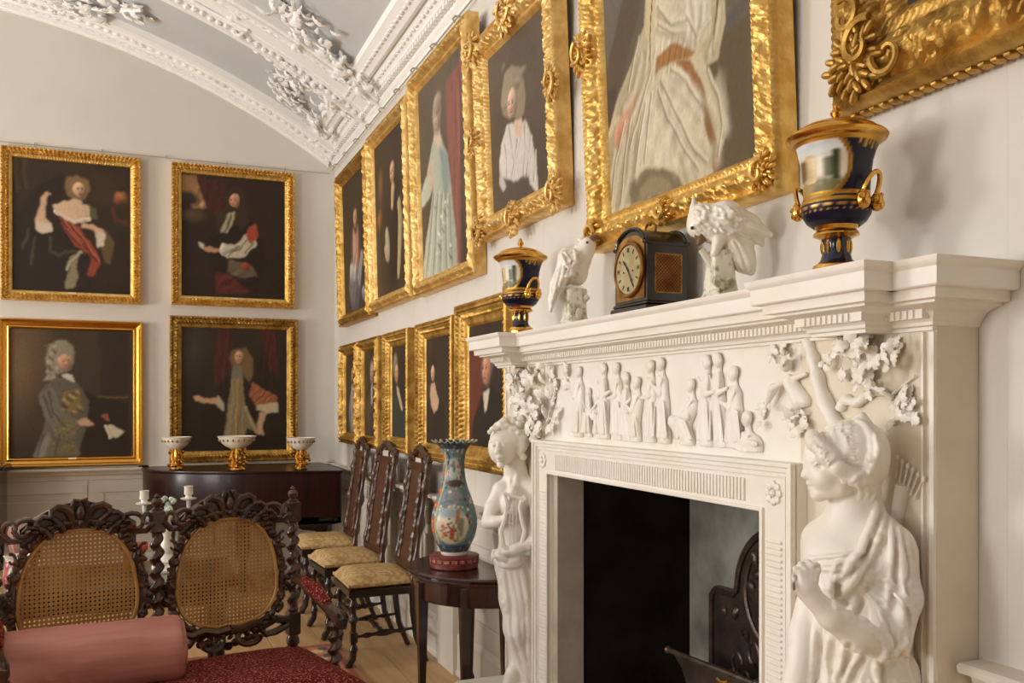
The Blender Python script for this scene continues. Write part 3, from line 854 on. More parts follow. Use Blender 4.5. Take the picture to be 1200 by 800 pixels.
pl([(225, 262), (244, 275), (228, 290), (214, 330), (210, 380), (236, 400), (238, 440), (195, 455), (165, 430), (162, 390), (180, 340), (196, 285)], SKIN, blur=1, shade=0.15); pl([(165, 395), (200, 405), (236, 400), (240, 440), (195, 454), (168, 432)], LINEN, blur=1)
pl([(345, 270), (386, 275), (382, 310), (424, 322), (426, 380), (400, 405), (350, 400), (270, 355), (250, 318), (300, 302), (340, 300)], (222, 188, 152), blur=1, shade=0.12)
ln([(262, 345), (300, 375), (350, 398), (424, 388)], 0.016, (228, 212, 188), soft=0.8); pl([(420, 320), (450, 340), (457, 392), (430, 388)], (86, 94, 62), blur=1)
pl([(305, 240), (318, 200), (364, 184), (410, 208), (418, 260), (402, 288), (345, 295), (312, 275)], (140, 108, 74), blur=2); P.face(*f(370, 250), 0.064, (140, 108, 74), turn=-0.15, wig=0.9, skin=(220, 182, 146))
pl([(272, 368), (330, 400), (382, 422), (392, 460), (452, 530), (470, 590), (440, 652), (410, 650), (428, 560), (350, 512), (306, 450)], (152, 68, 48), blur=1)
for q in ([(290, 390), (350, 470), (440, 560)], [(330, 410), (390, 490), (450, 580)], [(310, 440), (370, 510)]): ln(q, 0.01, (96, 36, 28), soft=1.3, a=0.8); ln([(x + 10, y - 4) for x, y in q], 0.009, (190, 104, 76), soft=1.3, a=0.7)
pl([(385, 404), (432, 414), (482, 440), (492, 480), (460, 465), (420, 434), (386, 425)], SKIN, blur=1); pl([(450, 458), (492, 448), (494, 510), (462, 518)], LINEN, blur=1)
pl([(330, 562), (382, 540), (352, 600), (362, 650), (350, 702), (312, 712), (306, 650), (328, 612), (298, 622)], (148, 136, 106), blur=1); ln([(380, 545), (330, 590), (310, 620)], 0.012, (176, 164, 132), soft=1)
picture('gilt-framed portrait of a woman with a red sash, upper left on back wall', 'b', -0.52, 2.342, 1.04, 1.237, 0.085, 'leaf', M_gold, P, step=0.007, amp=1.7)

P = Paint(124, 150, (38, 28, 24), 2, 0.85); P.grad((48, 34, 29), (34, 25, 21)).noise(0.1, 4).brush(0.006)
f = uv_back(0.76, 2.355, 1.035, 1.222, 0.085, 180, 170)
pl([(128, 140), (200, 140), (252, 290), (190, 300), (128, 215)], (158, 116, 78), blur=3); P.e(*f(165, 250), 0.09, 0.06, (34, 42, 38), soft=0.6).e(*f(235, 280), 0.03, 0.03, (186, 152, 110), soft=0.8).e(*f(200, 335), 0.11, 0.05, (88, 70, 50), soft=1)
pl([(196, 138), (335, 175), (335, 330), (290, 330), (252, 288), (215, 190)], (70, 32, 30), blur=2); P.folds(*f(270, 220), 0.14, 0.2, 12, 0.3)
pl([(330, 308), (430, 308), (500, 420), (524, 560), (480, 690), (300, 690), (280, 560), (216, 460), (320, 410)], (26, 21, 20), blur=2); pl([(300, 320), (350, 300), (330, 420), (300, 410)], (60, 46, 34), blur=3)
pl([(340, 225), (380, 195), (422, 215), (436, 300), (452, 360), (410, 400), (352, 330), (328, 330)], (56, 42, 31), blur=2); P.face(*f(382, 264), 0.066, (56, 42, 31), skin=(208, 152, 118), wig=0.9)
pl([(352, 318), (388, 314), (354, 412), (318, 408)], (184, 172, 140), blur=1); ln([(366, 330), (340, 405)], 0.01, (120, 108, 84), soft=1.2)
pl([(430, 420), (478, 398), (484, 462), (424, 522), (342, 532), (308, 505), (320, 464), (384, 470)], (208, 196, 170), blur=1); pl([(452, 378), (482, 366), (492, 430), (454, 464), (438, 424)], (172, 72, 52), blur=1)
for q in ([(440, 440), (400, 490), (350, 500)], [(470, 450), (430, 505)], [(400, 475), (350, 520)]): ln(q, 0.009, (134, 122, 100), soft=1.3, a=0.8)
P.e(*f(326, 495), 0.035, 0.05, (216, 208, 188)); pl([(312, 492), (270, 474), (224, 484), (246, 499), (302, 508)], (204, 150, 116), blur=1); pl([(212, 448), (242, 466), (236, 490), (214, 474)], (210, 204, 184), blur=1)
pl([(356, 538), (462, 558), (484, 612), (400, 622), (340, 600)], (108, 94, 74), blur=2); P.e(*f(432, 566), 0.04, 0.035, (160, 66, 50), soft=0.6); pl([(290, 598), (360, 612), (452, 690), (288, 702)], (92, 38, 34), blur=2); P.folds(*f(380, 640), 0.2, 0.1, 10, 0.45, 1.0)
picture('gilt-framed portrait of a man with white and red sleeve, upper right on back wall', 'b', 0.76, 2.355, 1.035, 1.222, 0.085, 'leaf', M_gold, P, step=0.007, amp=1.7)

P = Paint(124, 150, (58, 46, 34), 3, 0.85); P.grad((66, 54, 41), (42, 32, 23)).noise(0.08, 3).brush(0.005)
f = uv_back(-0.52, 0.985, 1.07, 1.21, 0.085, 0, 360)
P.e(*f(105, 330), 0.2, 0.36, (124, 98, 68), soft=1.5, a=0.75); pl([(460, 120), (610, 110), (610, 400), (480, 420)], (42, 34, 28), blur=8); ln([(450, 425), (600, 420)], 0.008, (104, 84, 56), soft=1, a=0.8); pl([(390, 380), (470, 430), (600, 440), (610, 700), (360, 700), (400, 560)], (32, 26, 20), blur=4)
pl([(262, 330), (330, 330), (382, 380), (420, 440), (400, 560), (372, 700), (156, 705), (190, 600), (216, 520), (180, 412), (208, 370)], (98, 92, 79), blur=1, shade=0.2)
pl([(184, 402), (250, 380), (292, 480), (362, 530), (352, 612), (262, 602), (208, 512)], (112, 106, 92), blur=1, shade=0.15); pl([(252, 532), (330, 514), (364, 560), (342, 614), (270, 602)], (118, 106, 76), blur=1); pl([(224, 580), (190, 640), (164, 704), (212, 700), (240, 620)], (134, 127, 114), blur=2)
pl([(288, 402), (368, 380), (392, 480), (322, 502)], (128, 107, 64), blur=1); pl([(240, 640), (350, 630), (380, 690), (240, 690)], (112, 98, 66), blur=2)
for k in range(40): P.e(*f(292 + 95 * fr(k * 0.618), 395 + 100 * fr(k * 0.37)), 0.014, 0.01, (164, 140, 90) if k % 2 else (84, 70, 46), soft=1, a=0.7); P.e(*f(250 + 110 * fr(k * 0.618), 540 + 130 * fr(k * 0.29)), 0.012, 0.01, (140, 124, 84) if k % 2 else (84, 76, 60), soft=1, a=0.5)
for q in ([(230, 400), (250, 500), (300, 560)], [(210, 420), (240, 520)], [(200, 600), (180, 690)], [(270, 620), (260, 690)]): ln(q, 0.01, (70, 64, 54), soft=1.4, a=0.7)
pl([(214, 240), (230, 176), (268, 154), (310, 158), (348, 190), (350, 262), (330, 300), (276, 310), (246, 344), (198, 346), (226, 300)], (154, 142, 120), blur=2, shade=0.15)
for k in range(30): P.e(*f(222 + 50 * fr(k * 0.618), 180 + 150 * fr(k * 0.37)), 0.02, 0.012, (176, 164, 142) if k % 2 else (116, 104, 84), 0.5, soft=1, a=0.6)
P.face(*f(304, 258), 0.074, (150, 138, 116), skin=(204, 154, 122), wig=0.85, turn=-0.15); pl([(284, 312), (332, 316), (348, 352), (318, 346)], (210, 202, 182), blur=1)
pl([(358, 532), (400, 520), (442, 550), (400, 558), (364, 552)], (204, 158, 124), blur=1); pl([(494, 560), (520, 545), (584, 582), (546, 608), (520, 602)], (210, 200, 166), blur=1); pl([(468, 500), (500, 494), (516, 530), (496, 527)], (156, 90, 56), blur=1); ln([(496, 555), (520, 605)], 0.014, (214, 206, 176), soft=0.8)
picture('gilt-framed portrait of a man in grey coat and powdered wig, lower left', 'b', -0.52, 0.985, 1.07, 1.21, 0.085, 'plain', M_gold_s, P)

P = Paint(124, 150, (40, 30, 24), 4, 0.85); P.grad((48, 40, 32), (32, 24, 19)).noise(0.1, 4).brush(0.005)
f = uv_back(0.768, 0.995, 1.08, 1.265, 0.1, 180, 360)
pl([(285, 130), (352, 96), (362, 260), (332, 340), (286, 372)], (78, 36, 31), blur=2); pl([(500, 105), (566, 96), (584, 335), (540, 300)], (80, 33, 29), blur=2); P.folds(*f(322, 220), 0.1, 0.3, 16, 0.4).folds(*f(545, 200), 0.1, 0.3, 16, 0.4); P.e(*f(205, 240), 0.12, 0.2, (58, 52, 45), soft=1.2)
pl([(342, 330), (452, 330), (500, 560), (502, 622), (308, 622), (320, 470)], (33, 27, 24), blur=2)
pl([(370, 300), (416, 300), (422, 380), (432, 470), (492, 582), (442, 560), (412, 622), (328, 618), (350, 430)], (148, 130, 96), blur=1, shade=0.2); ln([(396, 350), (392, 480), (386, 600)], 0.014, (176, 140, 84), soft=1); ln([(432, 470), (486, 582)], 0.014, (178, 158, 118), soft=1); P.folds(*f(380, 500), 0.12, 0.3, 16, 0.2)
pl([(352, 240), (374, 195), (430, 188), (468, 240), (470, 320), (446, 352), (420, 320), (370, 290)], (128, 98, 64), blur=2); P.face(*f(402, 236), 0.06, (128, 98, 64), skin=(210, 164, 128), wig=0.9); pl([(368, 276), (418, 272), (412, 332), (364, 336)], (126, 120, 98), blur=1)
pl([(464, 350), (520, 388), (578, 418), (572, 452), (490, 462), (448, 412)], (166, 100, 68), blur=1); P.folds(*f(515, 415), 0.12, 0.08, 20, 0.4, 0.8); pl([(488, 455), (578, 444), (578, 490), (530, 497), (484, 476)], (208, 190, 154), blur=1)
pl([(500, 492), (532, 492), (512, 560), (524, 596), (490, 592), (484, 540)], (210, 168, 132), blur=1); pl([(188, 420), (212, 414), (240, 430), (300, 424), (312, 456), (240, 452), (198, 442)], (210, 164, 126), blur=1); pl([(300, 414), (332, 450), (326, 492), (298, 466)], (196, 182, 152), blur=1)
picture('gilt-framed portrait of a long-haired man between red curtains, lower right on back wall', 'b', 0.768, 0.995, 1.08, 1.265, 0.1, 'leaf', M_gold_d, P, step=0.007, amp=1.4)

# --- upper row of the right wall
def lady(P, cx, cy, s, dress, hair, h=0.45):
    P.st([(cx, cy + 0.1), (cx, cy + 0.1 + h * 0.5), (cx - 0.02, cy + 0.1 + h)], [0.1 * s, 0.14 * s, 0.2 * s], dress)
    P.folds(cx, cy + 0.1 + h * 0.55, 0.22 * s, h * 0.6, 10, 0.3)
P = Paint(44, 110, (60, 50, 40), 5, 0.85); P.noise(0.12, 4).brush(0.006)
P.e(0.5, 0.62, 0.2, 0.26, (110, 84, 70)).e(0.44, 0.8, 0.24, 0.2, (120, 120, 122)).st([(0.5, 0.45), (0.5, 0.62)], 0.1, (206, 160, 134)).st([(0.3, 0.7), (0.45, 0.72)], 0.06, (196, 190, 186)).st([(0.72, 0.64), (0.6, 0.78)], 0.05, (176, 172, 170)).e(0.8, 0.9, 0.1, 0.06, (140, 140, 150)).folds(0.5, 0.75, 0.3, 0.25, 8, 0.35, 0.5)
P.face(0.5, 0.32, 0.08, (88, 66, 48), turn=0.2)
picture('upper right-wall portrait nearest the far corner, of a pale seated woman', 'r', 7.165, 2.165, 1.115, 1.285, 0.1, 'carved', M_gold_d, P, tilt=1.5, step=0.01, amp=0.7)
P = Paint(50, 110, (62, 50, 38), 6, 0.85); P.noise(0.14, 4).brush(0.006)
P.e(0.55, 0.6, 0.22, 0.35, (50, 38, 30)).face(0.55, 0.26, 0.08, (70, 50, 36)).st([(0.55, 0.37), (0.52, 0.46)], [0.05, 0.03], (206, 178, 140)).e(0.2, 0.3, 0.06, 0.1, (126, 90, 52), soft=1).e(0.14, 0.5, 0.06, 0.06, (150, 100, 50), soft=1)
P.st([(0.72, 0.5), (0.74, 0.62), (0.7, 0.8), (0.66, 0.9)], [0.05, 0.06, 0.05, 0.03], (190, 170, 128)).st([(0.34, 0.64), (0.36, 0.74)], 0.06, (196, 186, 160)).st([(0.28, 0.72), (0.32, 0.76)], 0.03, (206, 176, 140))
picture('upper right-wall portrait second from the far corner, of a dark-coated man', 'r', 6.045, 2.185, 1.085, 1.29, 0.1, 'carved', M_gold_p, P, tilt=1.5, step=0.01, amp=0.7)
P = Paint(76, 150, (86, 74, 62), 7, 0.83); P.grad((104, 94, 82), (74, 60, 48)).noise(0.08, 3).brush(0.004)
f = uv_right(4.87, 2.175, 1.1, 1.345, 0.1, 1.9, 460, 20, 3.077)
def pl(q, col, **k): P.poly([f(*p) for p in q], col, **k)
def ln(q, w, col, **k): P.st([f(*p) for p in q], w, col, **k)
pl([(192, 240), (246, 140), (246, 900), (215, 900), (205, 600)], (146, 92, 82), blur=3); P.folds(0.86, 0.5, 0.2, 0.7, 8, 0.22)
pl([(150, 425), (172, 430), (196, 490), (210, 600), (232, 800), (236, 900), (118, 960), (112, 900), (122, 800), (140, 690), (150, 600), (136, 650), (106, 690), (96, 655), (128, 560), (140, 470)], (192, 196, 178), blur=1, shade=0.25)
pl([(168, 470), (196, 490), (206, 580), (190, 660), (176, 560)], (142, 162, 156), blur=2)
for k in range(9): ln([(150 + 7 * k, 640), (138 + 9 * k, 760), (122 + 12 * k, 940)], 0.012, (222, 220, 200) if k % 2 else (140, 146, 132), soft=1.4, a=0.75)
for k in range(26): P.e(0.30 + 0.3 * fr(k * 0.618), 0.66 + 0.3 * fr(k * 0.37), 0.03, 0.008, (226, 226, 210) if k % 2 else (150, 160, 150), 0.4, 1)
pl([(126, 560), (140, 500), (150, 600), (138, 640)], (216, 190, 168), blur=1); pl([(152, 380), (166, 380), (180, 450), (160, 470), (148, 440)], (226, 200, 178), blur=1)
P.face(*f(160, 352), 0.075, (180, 166, 148), skin=(224, 194, 172), turn=0.3, wig=1.15); P.e(*f(162, 312), 0.085, 0.05, (170, 156, 140), soft=0.5)
picture('upper right-wall portrait of a woman in pale green dress by a pink curtain', 'r', 4.87, 2.175, 1.1, 1.345, 0.1, 'carved', M_gold_p, P, tilt=1.9, step=0.008, amp=0.65)
P = Paint(100, 130, (82, 72, 60), 8, 0.85); P.grad((98, 86, 74), (80, 68, 56)).noise(0.06, 3).brush(0.004)
f = uv_right(3.782, 2.325, 0.945, 1.0, 0.125, 2.4, 460, 20, 3.077)
pl([(414, 385), (392, 460), (384, 530), (392, 610), (420, 620), (470, 600), (500, 600), (526, 640), (522, 540), (506, 440), (478, 370), (462, 395), (440, 385)], (222, 215, 204), blur=1, shade=0.12)
pl([(398, 580), (440, 590), (490, 560), (500, 640), (440, 690), (384, 700), (372, 660)], (84, 74, 68), blur=2); pl([(386, 540), (398, 580), (410, 610), (400, 630), (386, 600)], (206, 198, 188), blur=1)
pl([(438, 376), (464, 362), (474, 400), (458, 440), (442, 420)], (226, 194, 170), blur=1)
for a_, b_ in (((420, 400), (440, 560)), ((448, 440), (430, 570)), ((476, 390), (470, 560)), ((496, 430), (480, 570)), ((404, 460), (412, 580)), ((512, 480), (508, 580))): ln([a_, ((a_[0] + b_[0]) / 2 + 6, (a_[1] + b_[1]) / 2), b_], 0.012, (176, 166, 154), soft=1.4, a=0.8); ln([(a_[0] + 8, a_[1]), (b_[0] + 8, b_[1])], 0.010, (238, 232, 222), soft=1.4, a=0.8)
pl([(396, 270), (402, 205), (428, 172), (458, 176), (476, 220), (482, 290), (474, 350), (458, 372), (440, 360), (404, 352), (392, 310)], (158, 144, 120), blur=2, shade=0.2)
for k in range(40): P.e(*f(398 + 80 * fr(k * 0.618), 180 + 160 * fr(k * 0.377 + 0.1)), 0.025, 0.018, (178, 164, 140) if k % 2 else (132, 118, 98), soft=1.4, a=0.4)
P.face(*f(430, 308), 0.098, (150, 136, 112), skin=(226, 190, 166), wig=0.9, turn=0.2)
t, f = picture('portrait of a grey-haired woman in white shawl, in rococo gilt frame', 'r', 3.782, 2.325, 0.945, 1.0, 0.125, 'carved', M_gold_p, P, tilt=2.4, step=0.005, amp=0.9)
for k, (x, z, r) in enumerate(((-0.45, 0.05, 0.08), (0.45, 0.05, 0.08), (-0.45, 0.95, 0.09), (0.45, 0.95, 0.09), (-0.46, 0.5, 0.07), (0.46, 0.5, 0.07), (0, 0.98, 0.11), (0, 0.03, 0.08))):
    mb = spray(MB(), (x, z), r, 32, k, y=-0.077)
    scroll(mb, (x, z), r * 0.75, -0.095, 1 if k % 2 else -1, 0.009, k); scroll(mb, (x, z + r * 0.7), r * 0.4, -0.09, -1, 0.007, k)
    mb.build('carved_shell', M_gold_p, t)
# the large portrait over the mantelpiece
P = Paint(190, 256, (96, 86, 66), 9, 0.73); P.grad((112, 104, 90), (88, 76, 56)).noise(0.09, 2).brush(0.003)
f = uv_right(2.5, 2.085, 1.11, 1.5, 0.13, 2.6, 680, 0, 2.732)
pl([(40, -60), (190, -60), (150, 80), (60, 320), (50, 120)], (104, 100, 92), blur=6); pl([(150, -60), (215, -60), (120, 300), (60, 520), (58, 320)], (88, 74, 60), blur=6); pl([(60, 300), (120, 280), (80, 470), (62, 560)], (66, 56, 48), blur=5)
pl([(400, 120), (470, 90), (540, 60), (540, 520), (430, 560)], (92, 78, 52), blur=6); pl([(455, 60), (530, -10), (530, 30), (460, 110)], (86, 84, 80), blur=3); pl([(440, 200), (470, 230), (474, 330), (450, 280)], (126, 108, 86), blur=3)
pl([(222, -160), (205, 80), (170, 190), (112, 340), (78, 470), (64, 600), (70, 700), (160, 660), (330, 592), (432, 552), (470, 430), (474, 380), (446, 280), (404, 205), (440, 190), (462, 60), (455, -160)], (206, 194, 162), blur=1)
pl([(112, 400), (150, 380), (190, 420), (170, 560), (160, 650), (70, 690), (64, 600), (84, 480)], (176, 163, 132), blur=3); pl([(230, 250), (310, 220), (370, 250), (392, 330), (395, 440), (330, 540), (240, 530), (180, 540), (190, 400)], (222, 212, 184), blur=4)
pl([(245, -80), (336, -80), (340, 140), (300, 150), (242, 180), (240, 60)], (218, 206, 180), blur=2, shade=0.15); pl([(338, -80), (410, -80), (420, 40), (380, 110), (350, 150), (338, 60)], (226, 216, 198), blur=2, shade=0.2)
pl([(414, -80), (460, -80), (456, 90), (440, 190), (408, 200), (386, 150), (420, 100)], (192, 176, 142), blur=2); pl([(216, -80), (246, -80), (236, 150), (228, 240), (204, 262), (214, 120)], (216, 198, 156), blur=1)
for k in range(9): P.e(*f(232 - 1.5 * k, -40 + 32 * k), 0.005, 0.012, (96, 76, 52), soft=0.9); P.e(*f(440 - 2 * k, -40 + 25 * k), 0.005, 0.012, (104, 84, 58), soft=0.9)
pl([(202, 84), (216, 120), (222, 230), (190, 290), (156, 380), (112, 372), (122, 320), (168, 200)], (188, 174, 144), blur=2, shade=-0.15)
pl([(168, 305), (192, 285), (158, 385), (138, 462), (118, 468), (108, 440), (124, 392)], (212, 162, 128), blur=1); P.e(*f(122, 440), 0.028, 0.036, (208, 146, 112), 0.3, soft=0.5)
pl([(238, 236), (246, 180), (300, 136), (346, 152), (372, 160), (340, 190), (300, 200), (262, 214)], (160, 114, 62), blur=1); P.folds(*f(290, 180), 0.14, 0.06, 26, 0.3, 0.5)
pl([(300, 200), (352, 188), (388, 240), (412, 340), (430, 420), (456, 520), (426, 556), (420, 480), (398, 400), (384, 310), (346, 238)], (148, 100, 50), blur=1, shade=0.25)
pl([(158, 572), (214, 540), (266, 534), (312, 556), (334, 592), (160, 656)], (124, 110, 82), blur=2); pl([(190, 600), (240, 560), (280, 570), (300, 600), (190, 640)], (150, 136, 104), blur=4)
DK, LT = (150, 134, 98), (236, 228, 204)
for q, w_ in (([(248, 262), (262, 340), (300, 440), (372, 560)], .016), ([(236, 300), (290, 400), (350, 470), (410, 500)], .014), ([(262, 270), (330, 310), (380, 380)], .010), ([(196, 330), (184, 430), (170, 560)], .012), ([(286, 250), (340, 270), (384, 330)], .009), ([(300, 440), (330, 520), (344, 570)], .012), ([(404, 330), (440, 400), (430, 520)], .014),
              ([(430, 270), (456, 350), (462, 420)], .012), ([(130, 470), (110, 560), (92, 680)], .014), ([(160, 440), (146, 560), (120, 670)], .014), ([(100, 500), (84, 600), (76, 680)], .01), ([(250, 40), (300, 80), (338, 90)], .008), ([(246, 90), (290, 110), (336, 120)], .008), ([(352, 10), (362, 80), (352, 140)], .009), ([(386, 20), (384, 80), (366, 130)], .008), ([(430, 40), (424, 120), (404, 180)], .009), ([(186, 200), (160, 300), (130, 360)], .01), ([(206, 170), (196, 260), (160, 370)], .008)):
    ln(q, w_ * 1.25, DK, soft=2.0, a=0.55); ln([(x + 15, y - 7) for x, y in q], w_ * 1.3, LT, soft=2.0, a=0.5)
for k in range(26): P.e(*f(200 + 190 * fr(k * 0.618), 250 + 280 * fr(k * 0.271)), 0.02, 0.035, LT if k % 3 else (206, 192, 158), 0.5 + k, soft=1.6, a=0.35)
for q in ([(256, 258), (300, 350), (360, 470), (404, 520)], [(246, 290), (276, 380), (330, 470), (378, 540)], [(290, 226), (340, 260), (380, 320)], [(206, 330), (192, 420), (176, 540)], [(226, 300), (214, 400), (206, 520)], [(406, 220), (440, 300), (458, 400), (440, 500)], [(140, 400), (112, 520), (96, 660)], [(160, 380), (140, 520), (128, 650)], [(184, 120), (150, 290)], [(250, 20), (290, 70), (338, 70)], [(250, 70), (300, 104), (338, 104)], [(340, 60), (372, 110), (410, 60)], [(224, 100), (226, 220), (196, 320), (160, 470)]):
    ln(q, 0.005, (138, 120, 86), soft=1.4, a=0.75); ln([(x + 6, y - 3) for x, y in q], 0.006, (240, 232, 208), soft=1.4, a=0.6)
P.st([(0.5, 0.13), (0.5, 0.2)], [0.06, 0.1], (220, 180, 148)).face(0.5, 0.08, 0.07, (150, 130, 104), skin=(222, 180, 150))
t, f = picture('large portrait of a seated woman in cream gown with bronze sash, over the mantelpiece', 'r', 2.5, 2.085, 1.11, 1.5, 0.13, 'carved', M_gold, P, tilt=2.6, step=0.0045, amp=0.9)
for k, (x, z, r) in enumerate(((-0.50, 0.06, 0.06), (0.50, 0.06, 0.055), (-0.53, 0.75, 0.075), (0, 0.055, 0.045), (-0.50, 1.44, 0.06), (0.50, 1.44, 0.06))):
    mb = spray(MB(), (x, z), r, 30, k + 30, y=-0.076); scroll(mb, (x, z), r * 0.7, -0.095, 1, 0.008, k); mb.build('carved_shell', M_gold, t)
P = Paint(70, 70, (44, 38, 32), 10, 1.0); P.grad((50, 44, 38), (38, 32, 27)).noise(0.06, 3).brush(0.006).e(0.5, 0.6, 0.25, 0.3, (60, 50, 40), soft=0.8)
P.face(0.5, 0.3, 0.1, (70, 56, 42))
t, f = picture('dark painting in a broad heavily carved gilt frame, upper right above the tall lidded urn', 'r', 1.14, 2.215, 1.2, 1.2, 0.2, 'carved', M_gold_d, P, tilt=1.5, step=0.0055, dk=1.15, amp=1.3)
for k, (x, z) in enumerate(((-0.5, 0.1), (0.5, 0.1), (-0.5, 1.1), (0.5, 1.1), (0, 0.1))):
    mb = spray(MB(), (x, z), 0.085, 40, k + 60, y=-0.095); scroll(mb, (x + 0.03, z + 0.03), 0.06, -0.11, 1, 0.01, 1); scroll(mb, (x - 0.02, z + 0.11), 0.05, -0.105, -1, 0.009, 2); scroll(mb, (x + 0.11, z - 0.02), 0.05, -0.105, 1, 0.009, 3)
    mb.build('carved_shell', M_gold_d, t)
rail = MB()
n = 0
for q in np.arange(-0.59, 0.6, 0.03): rail.ell((q, -0.03, -0.004), (0.014, 0.02, 0.008), n=6)
rail.build('beaded_edge', M_gold_d, t, kind='stuff')

# --- lower row of the right wall
def small(seed, bg, kind):
    P = Paint(46, 90, bg, seed, 0.8); P.noise(0.08, 3).brush(0.006)
    return P
P = small(11, (50, 42, 34), 0); P.e(0.5, 0.75, 0.26, 0.3, (120, 112, 104)).st([(0.5, 0.42), (0.5, 0.9)], 0.1, (168, 160, 150)).folds(0.5, 0.75, 0.3, 0.3, 8, 0.3).face(0.5, 0.26, 0.1, (60, 46, 36), turn=0.2)
t, f = picture('lower right-wall portrait nearest the far corner, of a figure in pale robe', 'r', 7.36, 1.17, 0.68, 0.83, 0.09, 'carved', M_gold_d, P, step=0.01, amp=1.1)
P = small(12, (54, 46, 38), 0); P.e(0.5, 0.75, 0.32, 0.32, (74, 64, 54)).st([(0.5, 0.42), (0.48, 0.6)], 0.05, (190, 184, 170)).face(0.5, 0.26, 0.11, (146, 136, 120), turn=0.2)
picture('lower right-wall portrait second from the far corner, of a grey-haired man', 'r', 6.68, 1.17, 0.67, 0.83, 0.09, 'carved', M_gold_d, P, step=0.01, amp=1.1)
P = Paint(50, 96, (48, 40, 33), 13, 0.8); P.noise(0.08, 3).brush(0.004); f = uv_right(5.875, 1.18, 0.64, 0.815, 0.105, 0, 380, 350, 3.636)
pl([(275, 470), (296, 400), (318, 380), (340, 460), (352, 600), (280, 590)], (46, 60, 56), blur=2); pl([(308, 370), (318, 380), (336, 470), (330, 480), (312, 410)], (206, 178, 150), blur=1)
P.e(*f(304, 290), 0.15, 0.14, (140, 124, 104), soft=0.5).face(*f(309, 318), 0.12, (130, 114, 94), turn=0.3, wig=0.95)
picture('lower right-wall portrait in the middle of the row, of an aged sitter in dark green', 'r', 5.875, 1.18, 0.64, 0.815, 0.105, 'deep', M_gold_d, P, step=0.008, dk=0.84)
P = Paint(60, 100, (52, 42, 34), 14, 0.8); P.noise(0.06, 3).brush(0.004); f = uv_right(5.025, 1.17, 0.71, 0.825, 0.105, 0, 380, 350, 3.636)
pl([(420, 450), (448, 420), (490, 440), (516, 470), (516, 660), (416, 640)], (34, 32, 31), blur=2); pl([(454, 366), (471, 358), (480, 405), (490, 432), (484, 466), (468, 488), (456, 448), (450, 405)], (212, 176, 146), blur=1)
pl([(440, 300), (446, 246), (462, 232), (476, 256), (474, 300), (470, 350), (450, 360)], (40, 32, 28), blur=1)
P.face(*f(463, 318), 0.095, (44, 34, 28), skin=(224, 186, 158), turn=0.4, wig=0.92)
picture('lower right-wall portrait of a dark-haired woman with low neckline', 'r', 5.025, 1.17, 0.71, 0.825, 0.105, 'deep', M_gold_d, P, step=0.008, dk=0.84)
P = Paint(64, 100, (44, 34, 28), 15, 0.8); P.noise(0.06, 3).brush(0.004); f = uv_right(4.25, 1.165, 0.75, 0.87, 0.13, 0, 380, 350, 3.636)
pl([(606, 230), (676, 240), (680, 640), (608, 640)], (104, 48, 38), blur=4); pl([(636, 520), (668, 420), (690, 385), (716, 360), (760, 420), (760, 760), (612, 740)], (24, 22, 22), blur=2)
pl([(678, 400), (706, 380), (694, 470), (684, 480)], (224, 214, 192), blur=1); P.e(*f(700, 262), 0.16, 0.12, (150, 138, 124), soft=0.5).face(*f(692, 300), 0.15, (120, 106, 92), skin=(216, 156, 126), turn=0.35, wig=0.95)
picture('lower right-wall portrait of a man in black coat, partly behind the mantelpiece', 'r', 4.25, 1.165, 0.75, 0.87, 0.13, 'deep', M_gold_d, P, step=0.008, dk=0.84)
# ------------------------------------------------------------------ the marble chimneypiece
CP = thing('chimneypiece', 'white marble chimneypiece with carved frieze and a statue at each side', 'fireplace', (1.59, 2.57, 0.0))
PX = 1.53
def cbox(name, m, *a, bev=0.003, label=None):
    mb = MB()
    for b in a: mb.box(*b, bev=bev)
    return mb.build(name, m, CP, label, smooth=False, world=True)
cbox('pilaster', M_marble_old, (PX, 1.648, 1.383, 1.80, 0.0, 1.675)); cbox('pilaster', M_marble_old, (PX, 1.648, 3.35, 3.76, 0.0, 1.675))
for y0, y1 in ((1.385, 1.397), (1.412, 1.418), (3.746, 3.758)):
    cbox('edge_bead', M_marble, (PX - 0.008, PX + 0.004, y0, y1, 0.3, 1.66), bev=0.002)
cbox('frieze_panel', M_marble, (PX + 0.004, 1.648, 1.79, 3.36, 1.335, 1.675))
for q in ((1.39, 1.775), (3.37, 3.755)): cbox('plinth', M_marble, (1.28, PX + 0.01, q[0], q[1], 0.0, 0.285), bev=0.01)
# shelf with two forward breaks above the statues
path = [(1.648, 3.752), (1.525, 3.752), (1.525, 3.652), (1.45, 3.652), (1.45, 3.488), (1.525, 3.488), (1.525, 1.656), (1.45, 1.656), (1.45, 1.50), (1.525, 1.50), (1.525, 1.391), (1.648, 1.391)]
path = path[::-1]
prof = [(-0.03, 1.662), (0.006, 1.662), (0.006, 1.669), (0.013, 1.672), (0.014, 1.679), (0.02, 1.684), (0.024, 1.692), (0.035, 1.702), (0.052, 1.709), (0.066, 1.712), (0.066, 1.717),
        (0.084, 1.719), (0.086, 1.752), (0.091, 1.755), (0.091, 1.760), (0.096, 1.763), (0.099, 1.77), (0.107, 1.779), (0.112, 1.784), (0.114, 1.788), (0.116, 1.797), (-0.1, 1.797)]
def flip_path(p): return p
m = MB(); m.sweep(path[::-1], prof); me = m.mesh('shelf_moulding', M_marble, True)
o = link('shelf_moulding', me, CP, loc=(-1.59, -2.57, 0))
cbox('shelf_slab', M_marble, (1.42, 1.648, 1.285, 3.86, 1.74, 1.7965), (1.345, 1.5, 1.395, 1.76, 1.74, 1.7965), (1.345, 1.5, 3.383, 3.75, 1.74, 1.7965))
fl = MB(); y = 1.69
